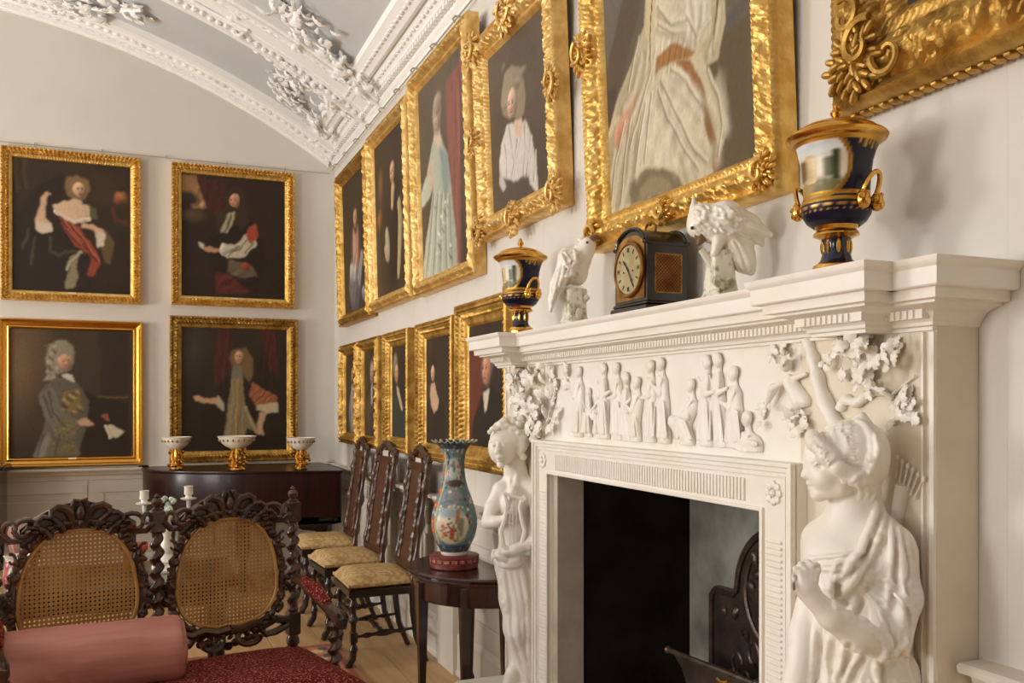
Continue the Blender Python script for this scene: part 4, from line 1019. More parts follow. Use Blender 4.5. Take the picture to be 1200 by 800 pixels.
while y < 3.46:
    fl.box(1.525 - 0.045, 1.525 - 0.012, y, y + 0.009, 1.686, 1.703); fl.ell((1.525 - 0.0975, y + 0.004, 1.768), (0.004, 0.0065, 0.005), n=5); y += 0.017
for y in np.arange(1.40, 1.49, 0.017): fl.box(1.525 - 0.045, 1.525 - 0.012, y, y + 0.009, 1.686, 1.703)
for y in list(np.arange(1.505, 1.65, 0.017)) + list(np.arange(3.492, 3.645, 0.017)): fl.box(1.45 - 0.045, 1.45 - 0.012, y, y + 0.009, 1.686, 1.703)
fl.box(1.525 - 0.0405, 1.525 - 0.012, 1.657, 3.487, 1.685, 1.704); fl.box(1.45 - 0.0405, 1.45 - 0.012, 1.47, 1.68, 1.685, 1.704); fl.box(1.525 - 0.0405, 1.525 - 0.012, 1.38, 1.5, 1.685, 1.704)
fl.build('fluted_moulding', M_marble, CP, kind='stuff', world=True, smooth=False)
# surround of the opening
SX = 1.495
OY0, OY1, OZ = 1.777, 3.363, 1.36
def gate(x0, x1, ins0, ins1):
    """three-sided border between two insets from the outer edge"""
    a0, a1, az = OY0 + ins0, OY1 - ins0, OZ - ins0
    b0, b1, bz = OY0 + ins1, OY1 - ins1, OZ - ins1
    return [(x0, x1, a0, b0, 0, az), (x0, x1, b1, a1, 0, az), (x0, x1, b0, b1, bz, az)]
cbox('surround', M_marble, *gate(SX, 1.60, 0, 0.132), bev=0.0015)
cbox('surround_fillet', M_marble, *gate(SX - 0.016, SX + 0.002, 0.0, 0.012), *gate(SX - 0.009, SX + 0.002, 0.012, 0.026), *gate(SX - 0.005, SX + 0.002, 0.034, 0.04), *gate(SX - 0.008, SX + 0.002, 0.121, 0.132), bev=0.002)
fl = MB()
for y in np.arange(OY0 + 0.2, OY1 - 0.2, 0.0155): fl.box(SX - 0.006, SX + 0.001, y, y + 0.009, OZ - 0.112, OZ - 0.05, bev=0.003)
for z in np.arange(0.02, OZ - 0.2, 0.0155):
    fl.box(SX - 0.006, SX + 0.001, OY0 + 0.05, OY0 + 0.112, z, z + 0.009, bev=0.003); fl.box(SX - 0.006, SX + 0.001, OY1 - 0.112, OY1 - 0.05, z, z + 0.009, bev=0.003)
fl.build('fluted_band', M_marble, CP, kind='stuff', world=True, smooth=False)
for y in (OY0 + 0.082, OY1 - 0.082):
    r = MB()
    for k in range(8): a = k * PI / 4; r.ell((SX - 0.003, y + 0.022 * math.cos(a), OZ - 0.08 + 0.022 * math.sin(a)), (0.006, 0.011, 0.011), n=6)
    r.ell((SX - 0.004, y, OZ - 0.08), (0.009, 0.01, 0.01), n=8); r.build('rosette', M_marble, CP, world=True)
# stone slips, firebox
cbox('stone_slip', M_slip, (1.515, 1.63, HY1, HY1 + 0.06, 0, HZ), (1.515, 1.63, HY0 - 0.06, HY0, 0, HZ), (1.515, 1.63, HY0, HY1, HZ, HZ + 0.06), bev=0.001)
for q in ((HY1 + 0.002, HY1 + 0.03), (HY0 - 0.03, HY0 - 0.002)): cbox('firebox_side', M_soot, (1.63, 2.2, q[0], q[1], -0.01, HZ + 0.5), bev=0.001)
cbox('firebox_back', M_render, (2.13, 2.2, HY0 - 0.03, HY1 + 0.03, -0.01, HZ + 0.5), bev=0.001)
cbox('firebox_top', M_soot, (1.63, 2.2, HY0 - 0.03, HY1 + 0.03, HZ + 0.5, HZ + 0.53), bev=0.001)
cbox('hearth_slab', M_slip, (1.05, 2.14, 1.4, 3.72, -0.02, 0.012), bev=0.004)

# carved foliage on the frieze and pilasters
LV = [leaf_mesh('marble_leaf', M_marble, 1, w, l, c) for w, l, c in ((0.8, 2, 0.5), (0.95, 2, 0.35), (0.6, 3, 0.7))]
def leaves(cands, size, seed):
    rr = random.Random(seed)
    for (px, py, sp, n, out) in cands:
        for i in range(n):
            x = PX - rr.uniform(0.004, out)
            p = Vector(onX(px + rr.gauss(0, sp), py + rr.gauss(0, sp), x))
            if p.z > 1.655: p.z = 1.655 - rr.uniform(0, 0.03)
            rot = Matrix.Rotation(-PI / 2, 3, 'Y') @ Matrix.Rotation(rr.uniform(0, 6.28), 3, 'Z') @ Matrix.Rotation(rr.uniform(-0.9, 0.1), 3, 'Y')
            s = size * rr.uniform(0.7, 1.35)
            link('leaf', rr.choice(LV), CP, loc=p - Vector((1.59, 2.57, 0)), rot=rot.to_euler(), scale=(s, s, s))
leaves([(985, 402, 9, 12, 0.07), (1010, 405, 9, 14, 0.08), (1040, 408, 8, 12, 0.07), (1000, 425, 9, 9, 0.05), (1025, 428, 8, 10, 0.07), (1012, 448, 7, 9, 0.06), (975, 435, 6, 5, 0.03),
        (1058, 472, 7, 9, 0.03), (1068, 470, 5, 5, 0.02), (1055, 490, 5, 6, 0.02), (908, 410, 6, 8, 0.04), (920, 414, 5, 6, 0.04), (895, 478, 6, 5, 0.02), (930, 495, 9, 8, 0.02)], 0.032, 7)
leaves([(603, 440, 6, 12, 0.09), (620, 438, 7, 12, 0.07), (603, 458, 5, 8, 0.08), (610, 470, 6, 10, 0.08), (622, 482, 6, 12, 0.07), (628, 496, 5, 9, 0.05), (640, 470, 5, 5, 0.02), (652, 448, 6, 6, 0.015), (644, 495, 5, 6, 0.02), (630, 512, 4, 6, 0.03)], 0.052, 8)
def branch(pts, r, X=PX - 0.005):
    s_ = np.linspace(0, len(pts) - 1, (len(pts) - 1) * 6 + 1); xs = np.interp(s_, range(len(pts)), [p[0] for p in pts]); ys = np.interp(s_, range(len(pts)), [p[1] for p in pts])
    q = smooth_poly(smooth_poly(smooth_poly(np.stack([xs, ys], 1)))); rr2 = np.interp(s_, range(len(pts)), r) * (1 + 0.12 * np.sin(s_ * 7))
    mb = MB(); P = [Vector(onX(x, y, X - 0.002 * k)) for (x, y), k in zip(q, s_)]
    mb.tube(P, [float(v) for v in rr2], 12); mb.build('branch', M_marble, CP, world=True)
branch([(946, 398), (953, 418), (958, 442), (966, 472), (990, 518)], [0.014, 0.016, 0.017, 0.02, 0.024])
branch([(985, 480), (990, 466), (1004, 474), (1018, 460), (1034, 458), (1046, 468)], [0.012, 0.013, 0.012, 0.011, 0.008, 0.005])
branch([(1012, 470), (1020, 455), (1022, 440)], [0.008, 0.006, 0.004])
branch([(1046, 462), (1058, 452), (1072, 440)], [0.004, 0.003, 0.002])
branch([(612, 430), (607, 455), (616, 480), (632, 510)], [0.016, 0.018, 0.016, 0.012])
branch([(640, 500), (648, 470), (652, 448)], [0.007, 0.006, 0.004])

# low-relief figures of the frieze, each one carved body
def relief(px, py, px_f, py_f, crouch=0.0, face=1, seed=0, s=1.0):
    """head at (px, py), foot of the robe at (px_f, py_f)"""
    rr = random.Random(seed); X = PX - 0.002
    H = np.array(onX(px, py, X)); Fo = np.array(onX(px_f, py_f, X))
    lo = np.minimum(H, Fo) - np.array([0.05, 0.09, 0.04]); hi = np.maximum(H, Fo) + np.array([0.02, 0.09, 0.045]); hi[0] = X + 0.008
    S = SDF(lo, hi, 0.0035)
    r = 0.0185 * s
    T = H + np.array([-0.002, -0.008 * face, -0.062 * s])
    hip = T * (0.5) + Fo * 0.5 if crouch else T + (Fo - T) * 0.38
    if crouch: hip = hip + np.array([0, 0.035 * face * crouch, 0.0])
    S.ell(H + (-0.012, 0, 0), (r * 0.95, r * 0.85, r * 1.15), 0.004)
    S.ell(H + (-0.012, -0.006 * face, 0.005), (r, r * 0.95, r), 0.004)                        # hair
    S.ell(H + (-0.014, r * 0.85 * face, -0.003), (r * 0.3, r * 0.25, r * 0.3), 0.004)         # nose
    S.cone(H, T, 0.01, 0.014, 0.008)
    S.cone(T, hip, 0.026 * s, 0.03 * s, 0.012)
    S.cone(hip, Fo, 0.028 * s, 0.034 * s, 0.014)
    if crouch:
        kn = hip + np.array([-0.012, 0.055 * face, 0.006]); S.cone(hip, kn, 0.024, 0.018, 0.01); S.cone(kn, Fo + np.array([0, 0.04 * face, 0.0]), 0.017, 0.013, 0.01)
    sh = T + np.array([-0.016, 0.014 * face, 0.018]); el = sh + np.array([-0.012, rr.uniform(-0.03, 0.02), -0.05]); ha = el + np.array([-0.004, 0.045 * face, rr.uniform(-0.015, 0.035)])
    S.cone(sh, el, 0.011, 0.009, 0.006); S.cone(el, ha, 0.009, 0.006, 0.005)
    for k in range(7):
        y = rr.uniform(-0.028, 0.028); a = hip + np.array([-0.028, y, 0.01]); b = Fo + np.array([-0.032, y * 1.5, 0.01]); S.cone(a, b, 0.003, 0.005, 0.006)
    S.cone(T + np.array([-0.028, -0.02 * face, 0.02]), hip + np.array([-0.03, 0.02 * face, 0]), 0.003, 0.004, 0.006)
    S.F[S.ax[0] > X + 0.006] = 0.1
    S.F[:, :, S.ax[2] < Fo[2] - 0.012] = 0.1
    me = S.mesh('relief_figure', M_marble, (1.59, 2.57, 0))
    co = np.empty(len(me.vertices) * 3, dtype=np.float32); me.vertices.foreach_get('co', co); co = co.reshape(-1, 3)
    co[:, 0] = X + 0.003 - 1.59 + (co[:, 0] - (X + 0.003 - 1.59)) * 0.55; me.vertices.foreach_set('co', co.ravel()); me.update()
    link('relief_figure', me, CP)
for k, a in enumerate([(679, 436, 678, 508, 0, 1), (691, 459, 690, 509, 0, -1), (702, 464, 704, 510, 0, 1), (708.6, 432, 709, 510, 0, -1), (723, 432, 726, 511, 0, 1), (735, 443, 737, 512, 0, -1),
                       (747, 449, 745, 513, 0.4, 1), (763, 430, 762, 514, 0, 1), (775, 427, 779, 515, 0, 1), (810, 452, 806, 517, 1, 1), (830, 424, 829, 518, 0, -1), (843, 422, 846, 519, 0, -1), (860, 438, 862, 520, 0, 1), (876, 491, 884, 524, 0.6, 1)]):
    relief(a[0], a[1], a[2], a[3], a[4], a[5], k, 1.0 if k not in (1, 2) else 0.75)
# winged putto by the tree
S = SDF(np.array(onX(945, 500, PX)) + (-0.07, -0.03, -0.02), np.array(onX(888, 400, PX)) + (0.01, 0.03, 0.02), 0.003)
def q3(px, py, o): return np.array(onX(px, py, PX - o))
S.cone(q3(925, 448, 0.012), q3(936, 470, 0.01), 0.016, 0.018, 0.008).cone(q3(936, 470, 0.012), q3(926, 492, 0.012), 0.013, 0.009, 0.006).cone(q3(925, 442, 0.016), q3(906, 455, 0.02), 0.009, 0.007, 0.006).cone(q3(906, 455, 0.02), q3(897, 478, 0.02), 0.014, 0.004, 0.008)
S.ell(q3(921, 428, 0.016), (0.016, 0.015, 0.017), 0.006).cone(q3(928, 444, 0.012), q3(944, 438, 0.012), 0.008, 0.006, 0.006).cone(q3(933, 452, 0.006), q3(944, 470, 0.006), 0.012, 0.016, 0.01)
S.F[S.ax[0] > PX + 0.006] = 0.1
link('relief_figure', S.mesh('relief_figure', M_marble, (1.59, 2.57, 0)), CP)
# quiver of arrows by the right statue
qv = MB(); dq = Vector(onX(1078, 572, PX)) - Vector(onX(1060, 612, PX)); base = Vector(onX(1058, 612, PX - 0.012))
for k in range(6):
    p = Vector(onX(1052 + k * 6, 536 + k * 5, PX - 0.01)); e = Vector(onX(1050 + k * 4.2, 560 + k * 5, PX - 0.01))
    qv.tube([e, p], 0.0022, 6); qv.ell(p, (0.005, 0.005, 0.007), n=6)
qv.tube([Vector(onX(1060, 568, PX - 0.008)), Vector(onX(1046, 640, PX - 0.008))], [0.024, 0.02], 12, flat=0.5)
qv.build('quiver', M_marble, CP, world=True)

# ---- right statue: robed woman in profile, hand gathering her drapery
def L(px, py, b): return np.array([(px - 600) / 1050 * b, b, CZ + (472 - py) / 1050 * b])
def RJ(S, A, B, k=0.012, sub=False):
    S.cone(L(*A[:3]), L(*B[:3]), A[3] * A[2] / 1050, B[3] * B[2] / 1050, k, sub)
def CH(S, pts, k=0.012):
    for i in range(len(pts) - 1): RJ(S, pts[i], pts[i + 1], k)
def EL(S, px, py, b, ra, rb, rz, k=0.01, rot=0.0, sub=False):
    R = Matrix.Rotation(rot, 3, 'Y'); q = b / 1050
    S.ell(L(px, py, b), (ra * q, rb * q, rz * q), k, [list(R.col[i]) for i in range(3)], sub)
S = SDF((0.56, 1.66, 0.28), (0.95, 2.26, 1.50), 0.0034)
u = 1.0 / 1050
# robe, torso
CH(S, [(1008, 655, 1.97, 52), (1008, 720, 1.97, 54), (1010, 800, 1.98, 62), (1012, 900, 1.98, 66), (1014, 1090, 1.98, 70)], 0.03)
EL(S, 985, 655, 1.96, 44, 50, 44, 0.03); EL(S, 1018, 640, 1.93, 40, 44, 34, 0.03)
EL(S, 972, 684, 1.945, 30, 40, 26, 0.02)                                   # bust under the drapery
EL(S, 996, 668, 1.885, 26, 28, 24, 0.02)
CH(S, [(965, 632, 2.02, 24), (1003, 612, 1.96, 28), (1044, 640, 1.875, 25)], 0.03)
# neck and head, bowed to the left
CH(S, [(1003, 560, 1.945, 27), (1002, 588, 1.95, 27), (998, 622, 1.955, 34)], 0.02)
EL(S, 996, 536, 1.94, 38, 36, 42, 0.01, 0.2)
EL(S, 968, 550, 1.94, 25, 27, 33, 0.02, 0.25)
CH(S, [(953, 524, 1.94, 10), (951, 540, 1.94, 7)], 0.012)
CH(S, [(948, 543, 1.94, 3.4), (942.5, 556.5, 1.94, 4.2)], 0.006); EL(S, 946, 558, 1.94, 4, 6, 3, 0.005)
EL(S, 949, 566, 1.94, 4, 8, 3, 0.005); EL(S, 951, 571.5, 1.94, 4, 7, 3, 0.005); EL(S, 959, 579, 1.94, 9, 11, 7.5, 0.008)
CH(S, [(960, 578, 1.935, 8), (985, 570, 1.905, 12)], 0.012); EL(S, 969, 560, 1.91, 14, 12, 13, 0.012)
EL(S, 956, 546, 1.905, 7, 7, 4.2, 0.006, sub=True); EL(S, 958, 546.5, 1.912, 5.2, 5, 3.4, 0.002)
CH(S, [(950, 539.5, 1.925, 2.5), (960, 538, 1.897, 2.5), (968, 541, 1.89, 2)], 0.006)
CH(S, [(952, 545, 1.912, 1.0), (958, 543, 1.901, 1.2), (964, 546, 1.90, 1)], 0.003)
CH(S, [(946, 569, 1.936, 1.2), (954, 568.6, 1.925, 1.0)], 0.003); RJ(S, (944, 568.8, 1.94, 0.9), (956, 568.8, 1.921, 0.7), 0.003, True)
# hair
EL(S, 1000, 529, 1.94, 40, 43, 39, 0.008, 0.15); EL(S, 1018, 545, 1.94, 20, 32, 24, 0.012)
CH(S, [(952, 512, 1.94, 9), (956, 520, 1.905, 9), (968, 534, 1.885, 9), (982, 548, 1.868, 9), (1000, 560, 1.868, 9), (1020, 566, 1.89, 8)], 0.008)
EL(S, 990, 560, 1.868, 5.5, 4, 9, 0.004, -0.2)
CH(S, [(1000, 494, 1.93, 6), (1010, 489, 1.92, 6), (1016, 497, 1.915, 6), (1005, 500, 1.91, 5)], 0.005)
for k in range(11):
    t = k / 10
    S.fold([(950 + 6 * t + 14 * t * t, 512 + 34 * t), (972 + 8 * t, 500 + 36 * t), (1000 + 4 * t, 494 + 44 * t)], 0.0056, 1.7, 2.1, 0.003)
    S.fold([(951 + 6 * t + 14 * t * t, 514 + 34 * t), (973 + 8 * t, 502 + 36 * t), (1001 + 4 * t, 496 + 44 * t)], 0.003, 1.7, 2.1, 0.003, True)
for k in range(6):
    t = k / 5
    S.fold([(1022 + 4 * t, 500 + 10 * t), (1032 - 2 * t, 522 + 6 * t), (1030 - 10 * t, 546 + 6 * t), (1018 - 10 * t, 566)], 0.006, 1.7, 2.2, 0.003)
S.fold([(1001, 491), (1014, 498), (1022, 514), (1022, 534), (1013, 552), (998, 564)], 0.0085, 1.7, 2.2, 0.004)
for x in (1004, 1012, 1020): S.fold([(x, 564), (x + 5, 574), (x + 3, 584)], 0.0055, 1.7, 2.2, 0.004)
# near arm inside its sleeve
CH(S, [(1044, 642, 1.87, 24), (1050, 700, 1.855, 24), (1046, 748, 1.835, 22)], 0.02)
CH(S, [(1052, 650, 1.895, 22), (1058, 700, 1.885, 20), (1054, 752, 1.87, 14)], 0.02)
CH(S, [(1030, 755, 1.815, 17), (1004, 744, 1.80, 18.5), (975, 722, 1.79, 15.5), (954, 702, 1.79, 12)], 0.012)
# hand gathering the cloth
EL(S, 946, 690, 1.79, 14, 11, 17, 0.01, 0.5)
for pts in ([(941, 682), (938, 670), (932, 667), (928, 675)], [(945, 679), (944, 666), (939, 661), (934, 668)], [(950, 678), (951, 665), (947, 659), (942, 665)], [(955, 680), (957, 669), (955, 663), (951, 666)]):
    CH(S, [(x, y, 1.785 + 0.004 * i, 4.6 - 0.4 * i) for i, (x, y) in enumerate(pts)], 0.0025)
CH(S, [(939, 693, 1.785, 5.5), (930, 686, 1.785, 4.6), (925.5, 677, 1.79, 4)], 0.003)
# far arm
CH(S, [(955, 690, 2.0, 18), (944, 745, 1.985, 19), (936, 800, 1.96, 17), (934, 850, 1.95, 15)], 0.015)
# drapery
for pp, r in (([(944, 654), (962, 656), (985, 654), (1004, 646)], .008), ([(950, 662), (975, 664), (1002, 656), (1018, 634)], .008), ([(957, 668), (985, 670), (1010, 660), (1030, 630)], .007),
              ([(1028, 590), (1024, 612), (1010, 645), (990, 672), (968, 690)], .009), ([(1036, 600), (1034, 622), (1020, 655), (1000, 682), (976, 706)], .008), ([(1044, 612), (1046, 640), (1042, 690), (1034, 738)], .008),
              ([(1052, 618), (1058, 650), (1058, 700), (1054, 748)], .008), ([(1062, 630), (1066, 670), (1064, 710)], .007), ([(1016, 680), (1040, 682), (1058, 700), (1070, 712)], .008), ([(1010, 690), (1026, 700), (1040, 740), (1046, 768)], .007),
              ([(998, 716), (1014, 728), (1034, 748), (1042, 760), (1034, 772), (1026, 782)], .008), ([(1058, 716), (1062, 756), (1048, 768), (1034, 780)], .008), ([(966, 676), (976, 694), (986, 708)], .006), ([(980, 660), (972, 690), (980, 712)], .006),
              ([(1004, 700), (1000, 710), (994, 724)], .006), ([(972, 745), (968, 772), (972, 800)], .006), ([(990, 752), (986, 780), (976, 800)], .008), ([(1010, 762), (998, 782), (990, 800)], .007), ([(1026, 776), (1030, 800)], .007), ([(1060, 760), (1070, 785), (1078, 815)], .012), ([(956, 730), (954, 760), (950, 800)], .006)):
    S.fold(pp, r, 1.66, 2.2, 0.006); S.fold([(x + 7, y + 3) for x, y in pp], r * 0.8, 1.66, 2.2, 0.006, True)
for k in range(12): S.fold([(950 + k * 10, 800), (948 + k * 10.5, 900), (944 + k * 11, 1080)], 0.009, 1.66, 2.25, 0.009)
Xf = S.ax[0][:, None, None] * CC + S.ax[1][None, :, None] * SS
S.F = np.where(Xf > PX + 0.012, np.float32(0.1), S.F)
anc = L(1000, 800, 1.97); anc[2] = 0.28
def place_sculpt(S, name, m, anc, parent, poff, label=None):
    me = S.mesh(name, m, anc)
    w = (anc[0] * CC + anc[1] * SS - poff[0], -anc[0] * SS + anc[1] * CC - poff[1], anc[2] - poff[2])
    return link(name, me, parent, label, loc=w, rot=(0, 0, -YAW))
st1 = place_sculpt(S, 'statue', M_marble, anc, CP, (1.59, 2.57, 0), 'robed marble woman in profile holding her drapery')
# ---- left statue: youth with a lyre
S = SDF((-0.16, 3.5, 0.28), (0.14, 4.2, 1.47), 0.0042)
CH(S, [(606, 585, 3.84, 20), (605, 620, 3.84, 19), (603, 660, 3.84, 21)], 0.03); EL(S, 602, 588, 3.80, 18, 18, 18, 0.02)
CH(S, [(587, 574, 3.82, 10), (604, 564, 3.84, 12), (624, 572, 3.80, 11)], 0.02)
CH(S, [(602, 538, 3.82, 13), (606, 562, 3.84, 15)], 0.015)
EL(S, 596, 515, 3.81, 22, 21, 22, 0.01); EL(S, 588, 525, 3.765, 16, 14, 20, 0.012, 0.12)
CH(S, [(584.5, 519, 3.72, 2.0), (582.5, 529.5, 3.698, 3.1)], 0.006); EL(S, 585, 536, 3.716, 4.4, 3, 1.7, 0.004); EL(S, 585.5, 539.5, 3.72, 4, 3, 1.8, 0.004); EL(S, 587, 545, 3.745, 5, 5, 4, 0.008)
for x in (578.5, 590.5):
    EL(S, x, 521, 3.702, 3.6, 4, 2.4, 0.005, sub=True); EL(S, x, 521.3, 3.722, 2.7, 2.6, 1.7, 0.002)
CH(S, [(575, 517, 3.735, 1.2), (581, 516, 3.725, 1.2)], 0.005); CH(S, [(587, 516, 3.725, 1.2), (594, 517, 3.737, 1.2)], 0.005); RJ(S, (581, 537.6, 3.722, 0.7), (589, 537.4, 3.722, 0.7), 0.003, True)
rr = random.Random(5)
for k in range(46):                                                          # curls
    a = rr.uniform(-0.5, 3.4); b = rr.uniform(-1.3, 1.2)
    px = 597 + 21.5 * math.cos(a) * math.cos(b * 0.6); py = 512 - 20 * math.sin(a); bb = 3.81 + 0.066 * math.sin(b) * 0.8
    if px < 594 and py > 508: continue
    EL(S, px, py, bb, 4.4, 4.4, 4.2, 0.007)
for k in range(9): EL(S, 574 + k * 4.2, 506 - 6 * math.sin(k * 0.4) - (2 if k % 2 else 0), 3.748, 3.1, 3.4, 3.1, 0.008)
for k in range(6): EL(S, 609 + (k % 2) * 4, 508 + k * 5.5, 3.765, 4.6, 4.6, 4.2, 0.013)
CH(S, [(587, 575, 3.81, 10), (577, 594, 3.79, 9), (572, 611, 3.775, 8)], 0.012); CH(S, [(572, 612, 3.772, 7.5), (581, 611, 3.735, 6.5), (590, 608, 3.715, 5)], 0.01)
EL(S, 593, 607, 3.708, 5.5, 4, 5, 0.006)
for k in range(4): CH(S, [(594, 602 + k * 3.2, 3.702, 1.7), (600, 603 + k * 3.4, 3.70, 1.5), (602, 606 + k * 3.2, 3.712, 1.3)], 0.002)
CH(S, [(591, 602, 3.702, 1.8), (594, 597, 3.698, 1.5), (597, 595, 3.70, 1.3)], 0.002)
CH(S, [(628, 578, 3.78, 9), (630, 610, 3.735, 8), (625, 632, 3.70, 7.5)], 0.012); CH(S, [(625, 634, 3.698, 7), (604, 643, 3.69, 6), (592, 646, 3.695, 5)], 0.01)
EL(S, 586, 647, 3.70, 6, 5, 4.5, 0.006)
for k in range(4): CH(S, [(584, 644 + k * 2.6, 3.694, 1.6), (578, 645 + k * 2.6, 3.694, 1.4), (576, 649 + k * 2.4, 3.702, 1.2)], 0.002)
EL(S, 600, 657, 3.76, 18, 16, 9, 0.02); EL(S, 588, 652, 3.72, 8, 9, 6, 0.012)
CH(S, [(602, 660, 3.84, 22), (605, 700, 3.83, 19), (608, 735, 3.80, 17), (612, 770, 3.83, 14), (614, 812, 3.84, 13)], 0.03); CH(S, [(612, 665, 3.80, 17), (617, 730, 3.80, 13), (620, 812, 3.82, 10)], 0.02)
CH(S, [(606, 775, 3.81, 8), (599, 790, 3.79, 7), (594, 806, 3.78, 7)], 0.012); CH(S, [(597, 808, 3.79, 6), (584, 814, 3.74, 4.5)], 0.01)
for pp, r in (([(598, 562), (600, 575), (594, 590), (588, 604)], .010), ([(606, 556), (604, 570), (596, 586)], .008), ([(578, 655), (590, 662), (606, 660), (622, 650)], .012), ([(582, 650), (598, 658), (616, 652)], .009),
              ([(590, 668), (594, 700), (597, 740), (610, 775)], .011), ([(598, 668), (606, 705), (606, 745), (616, 780), (620, 810)], .012), ([(612, 664), (618, 700), (620, 750), (622, 805)], .010), ([(604, 665), (612, 710), (613, 750)], .008),
              ([(586, 672), (588, 695), (592, 718)], .008), ([(598, 745), (604, 765), (618, 800)], .009), ([(620, 640), (622, 660), (626, 690)], .01)):
    S.fold(pp, r, 3.5, 4.1, 0.012)
CH(S, [(604, 818, 3.82, 24), (612, 822, 3.82, 24)], 0.01)
Xf = S.ax[0][:, None, None] * CC + S.ax[1][None, :, None] * SS
S.F = np.where(Xf > PX + 0.012, np.float32(0.1), S.F)
anc = L(604, 700, 3.82); anc[2] = 0.28
st2 = place_sculpt(S, 'statue', M_marble, anc, CP, (1.59, 2.57, 0), 'marble youth with curled hair holding a lyre')
ly = MB()
def tl(pts, b, r): ly.tube([tuple(np.array([L(x, y, b)[0] * CC + L(x, y, b)[1] * SS, -L(x, y, b)[0] * SS + L(x, y, b)[1] * CC, L(x, y, b)[2]])) for x, y in pts], [q * b / 1050 for q in r], 8)
tl([(591, 577), (594, 590), (592, 606), (587, 622), (590, 640), (600, 646)], 3.685, [2.6, 2.4, 2.4, 2.8, 3.2, 3]); tl([(612, 583), (609, 594), (611, 608), (615, 622), (611, 640), (600, 646)], 3.685, [2.6, 2.4, 2.4, 2.8, 3.2, 3])
tl([(590, 578), (602, 581), (615, 585)], 3.68, [2, 2, 2]); tl([(613, 580), (616, 584), (613, 587), (610, 584)], 3.675, [2.2, 2.2, 2, 1.6])
for x in (597, 601, 605): tl([(x, 582), (x, 640)], 3.685, [0.5, 0.5])
ly.build('lyre', M_marble, CP, world=True)

# ------------------------------------------------------------------ fireback and grate
FB = thing('fireback', 'arched cast-iron fireback with relief, leaning on the grey firebox back', 'fireback', (2.11, 2.57, 0.012))
sh = [(-0.43, 0), (-0.43, 0.75), (-0.40, 0.775), (-0.29, 0.775), (-0.262, 0.80)] + [(-0.26 * math.cos(a), 0.80 + 0.255 * math.sin(a)) for a in np.linspace(0.1, PI - 0.1, 18)] + [(0.262, 0.80), (0.29, 0.775), (0.40, 0.775), (0.43, 0.75), (0.43, 0)]
RZ = Matrix.Rotation(-PI / 2, 4, 'Z')
m = MB(); m.prism(sh, -0.012, 0.018, RZ); m.build('back_plate', M_iron, FB, smooth=False)
m = MB()
m.tube([RZ @ Vector((x * 0.965, -0.014, z - 0.012 if z > 0.5 else z)) for x, z in sh], 0.014, 6)
m.tube([RZ @ Vector((0.2 * math.cos(a), -0.014, 0.80 + 0.2 * math.sin(a))) for a in np.linspace(0, 2 * PI, 25)], 0.01, 6)
m.build('rope_border', M_iron, FB)
m = MB(); rr = random.Random(3)
for k in range(70):
    x = rr.uniform(-0.38, 0.38); z = rr.uniform(0.25, 0.95)
    if abs(x) > 0.2 and z > 0.72: continue
    m.ell(RZ @ Vector((x, -0.012, z)), (0.016, rr.uniform(0.012, 0.035), rr.uniform(0.01, 0.03)), n=7, rot=Matrix.Rotation(rr.uniform(0, 3), 3, 'X'))
for s in (-1, 1):
    for k in range(5): m.tube([RZ @ Vector((s * (0.05 + 0.05 * k) + 0.03 * math.cos(a), -0.014, 0.45 + 0.06 * (k % 3) + 0.04 * math.sin(a))) for a in np.linspace(0, 5, 12)], 0.007, 5)
m.ell(RZ @ Vector((0, -0.012, 0.5)), (0.02, 0.11, 0.15), n=14)
m.build('cast_relief', M_iron, FB, kind='stuff')
GR = thing('fire_grate', 'steel fire grate with knobbed top bar, standing in the firebox', 'grate', (1.93, 2.72, 0.012))
x = 1.905
m = MB(); m.tube([(x, 3.0, 0.545), (x, 2.46, 0.568)], 0.011, 8); m.ell((x, 3.005, 0.545), (0.015, 0.013, 0.015), n=8); m.ell((x, 2.455, 0.568), (0.019, 0.019, 0.019), n=8); m.build('top_bar', M_steel, GR, world=True)
m = MB(); q = [(2.96, 0.54), (2.9, 0.50), (2.84, 0.40), (2.80, 0.3), (2.80, 0.0), (2.46, 0.0), (2.46, 0.56)]
vs = [(x - 0.004, y, z) for y, z in q] + [(x + 0.006, y, z) for y, z in q]; n = len(q)
m.add(vs, [tuple(range(n)), tuple(range(2 * n - 1, n - 1, -1))] + [((i + 1) % n, i, n + i, n + (i + 1) % n) for i in range(n)]); m.build('side_plate', M_iron, GR, world=True, smooth=False)
for k in range(5):
    m = MB(); m.tube([(x - 0.25, 2.46 + 0.085 * k, 0.0), (x - 0.25, 2.46 + 0.085 * k, 0.3)], 0.008, 6); m.tube([(x - 0.25, 2.46 + 0.085 * k, 0.25), (x, 2.46 + 0.085 * k, 0.25)], 0.008, 6); m.build('bar', M_iron, GR, world=True)
m = MB(); m.tube([(x - 0.01, 2.66, 0.53), (x - 0.014, 2.63, 0.525), (x - 0.01, 2.60, 0.535)], 0.009, 6); m.build('catch', M_gold_s, GR, world=True)

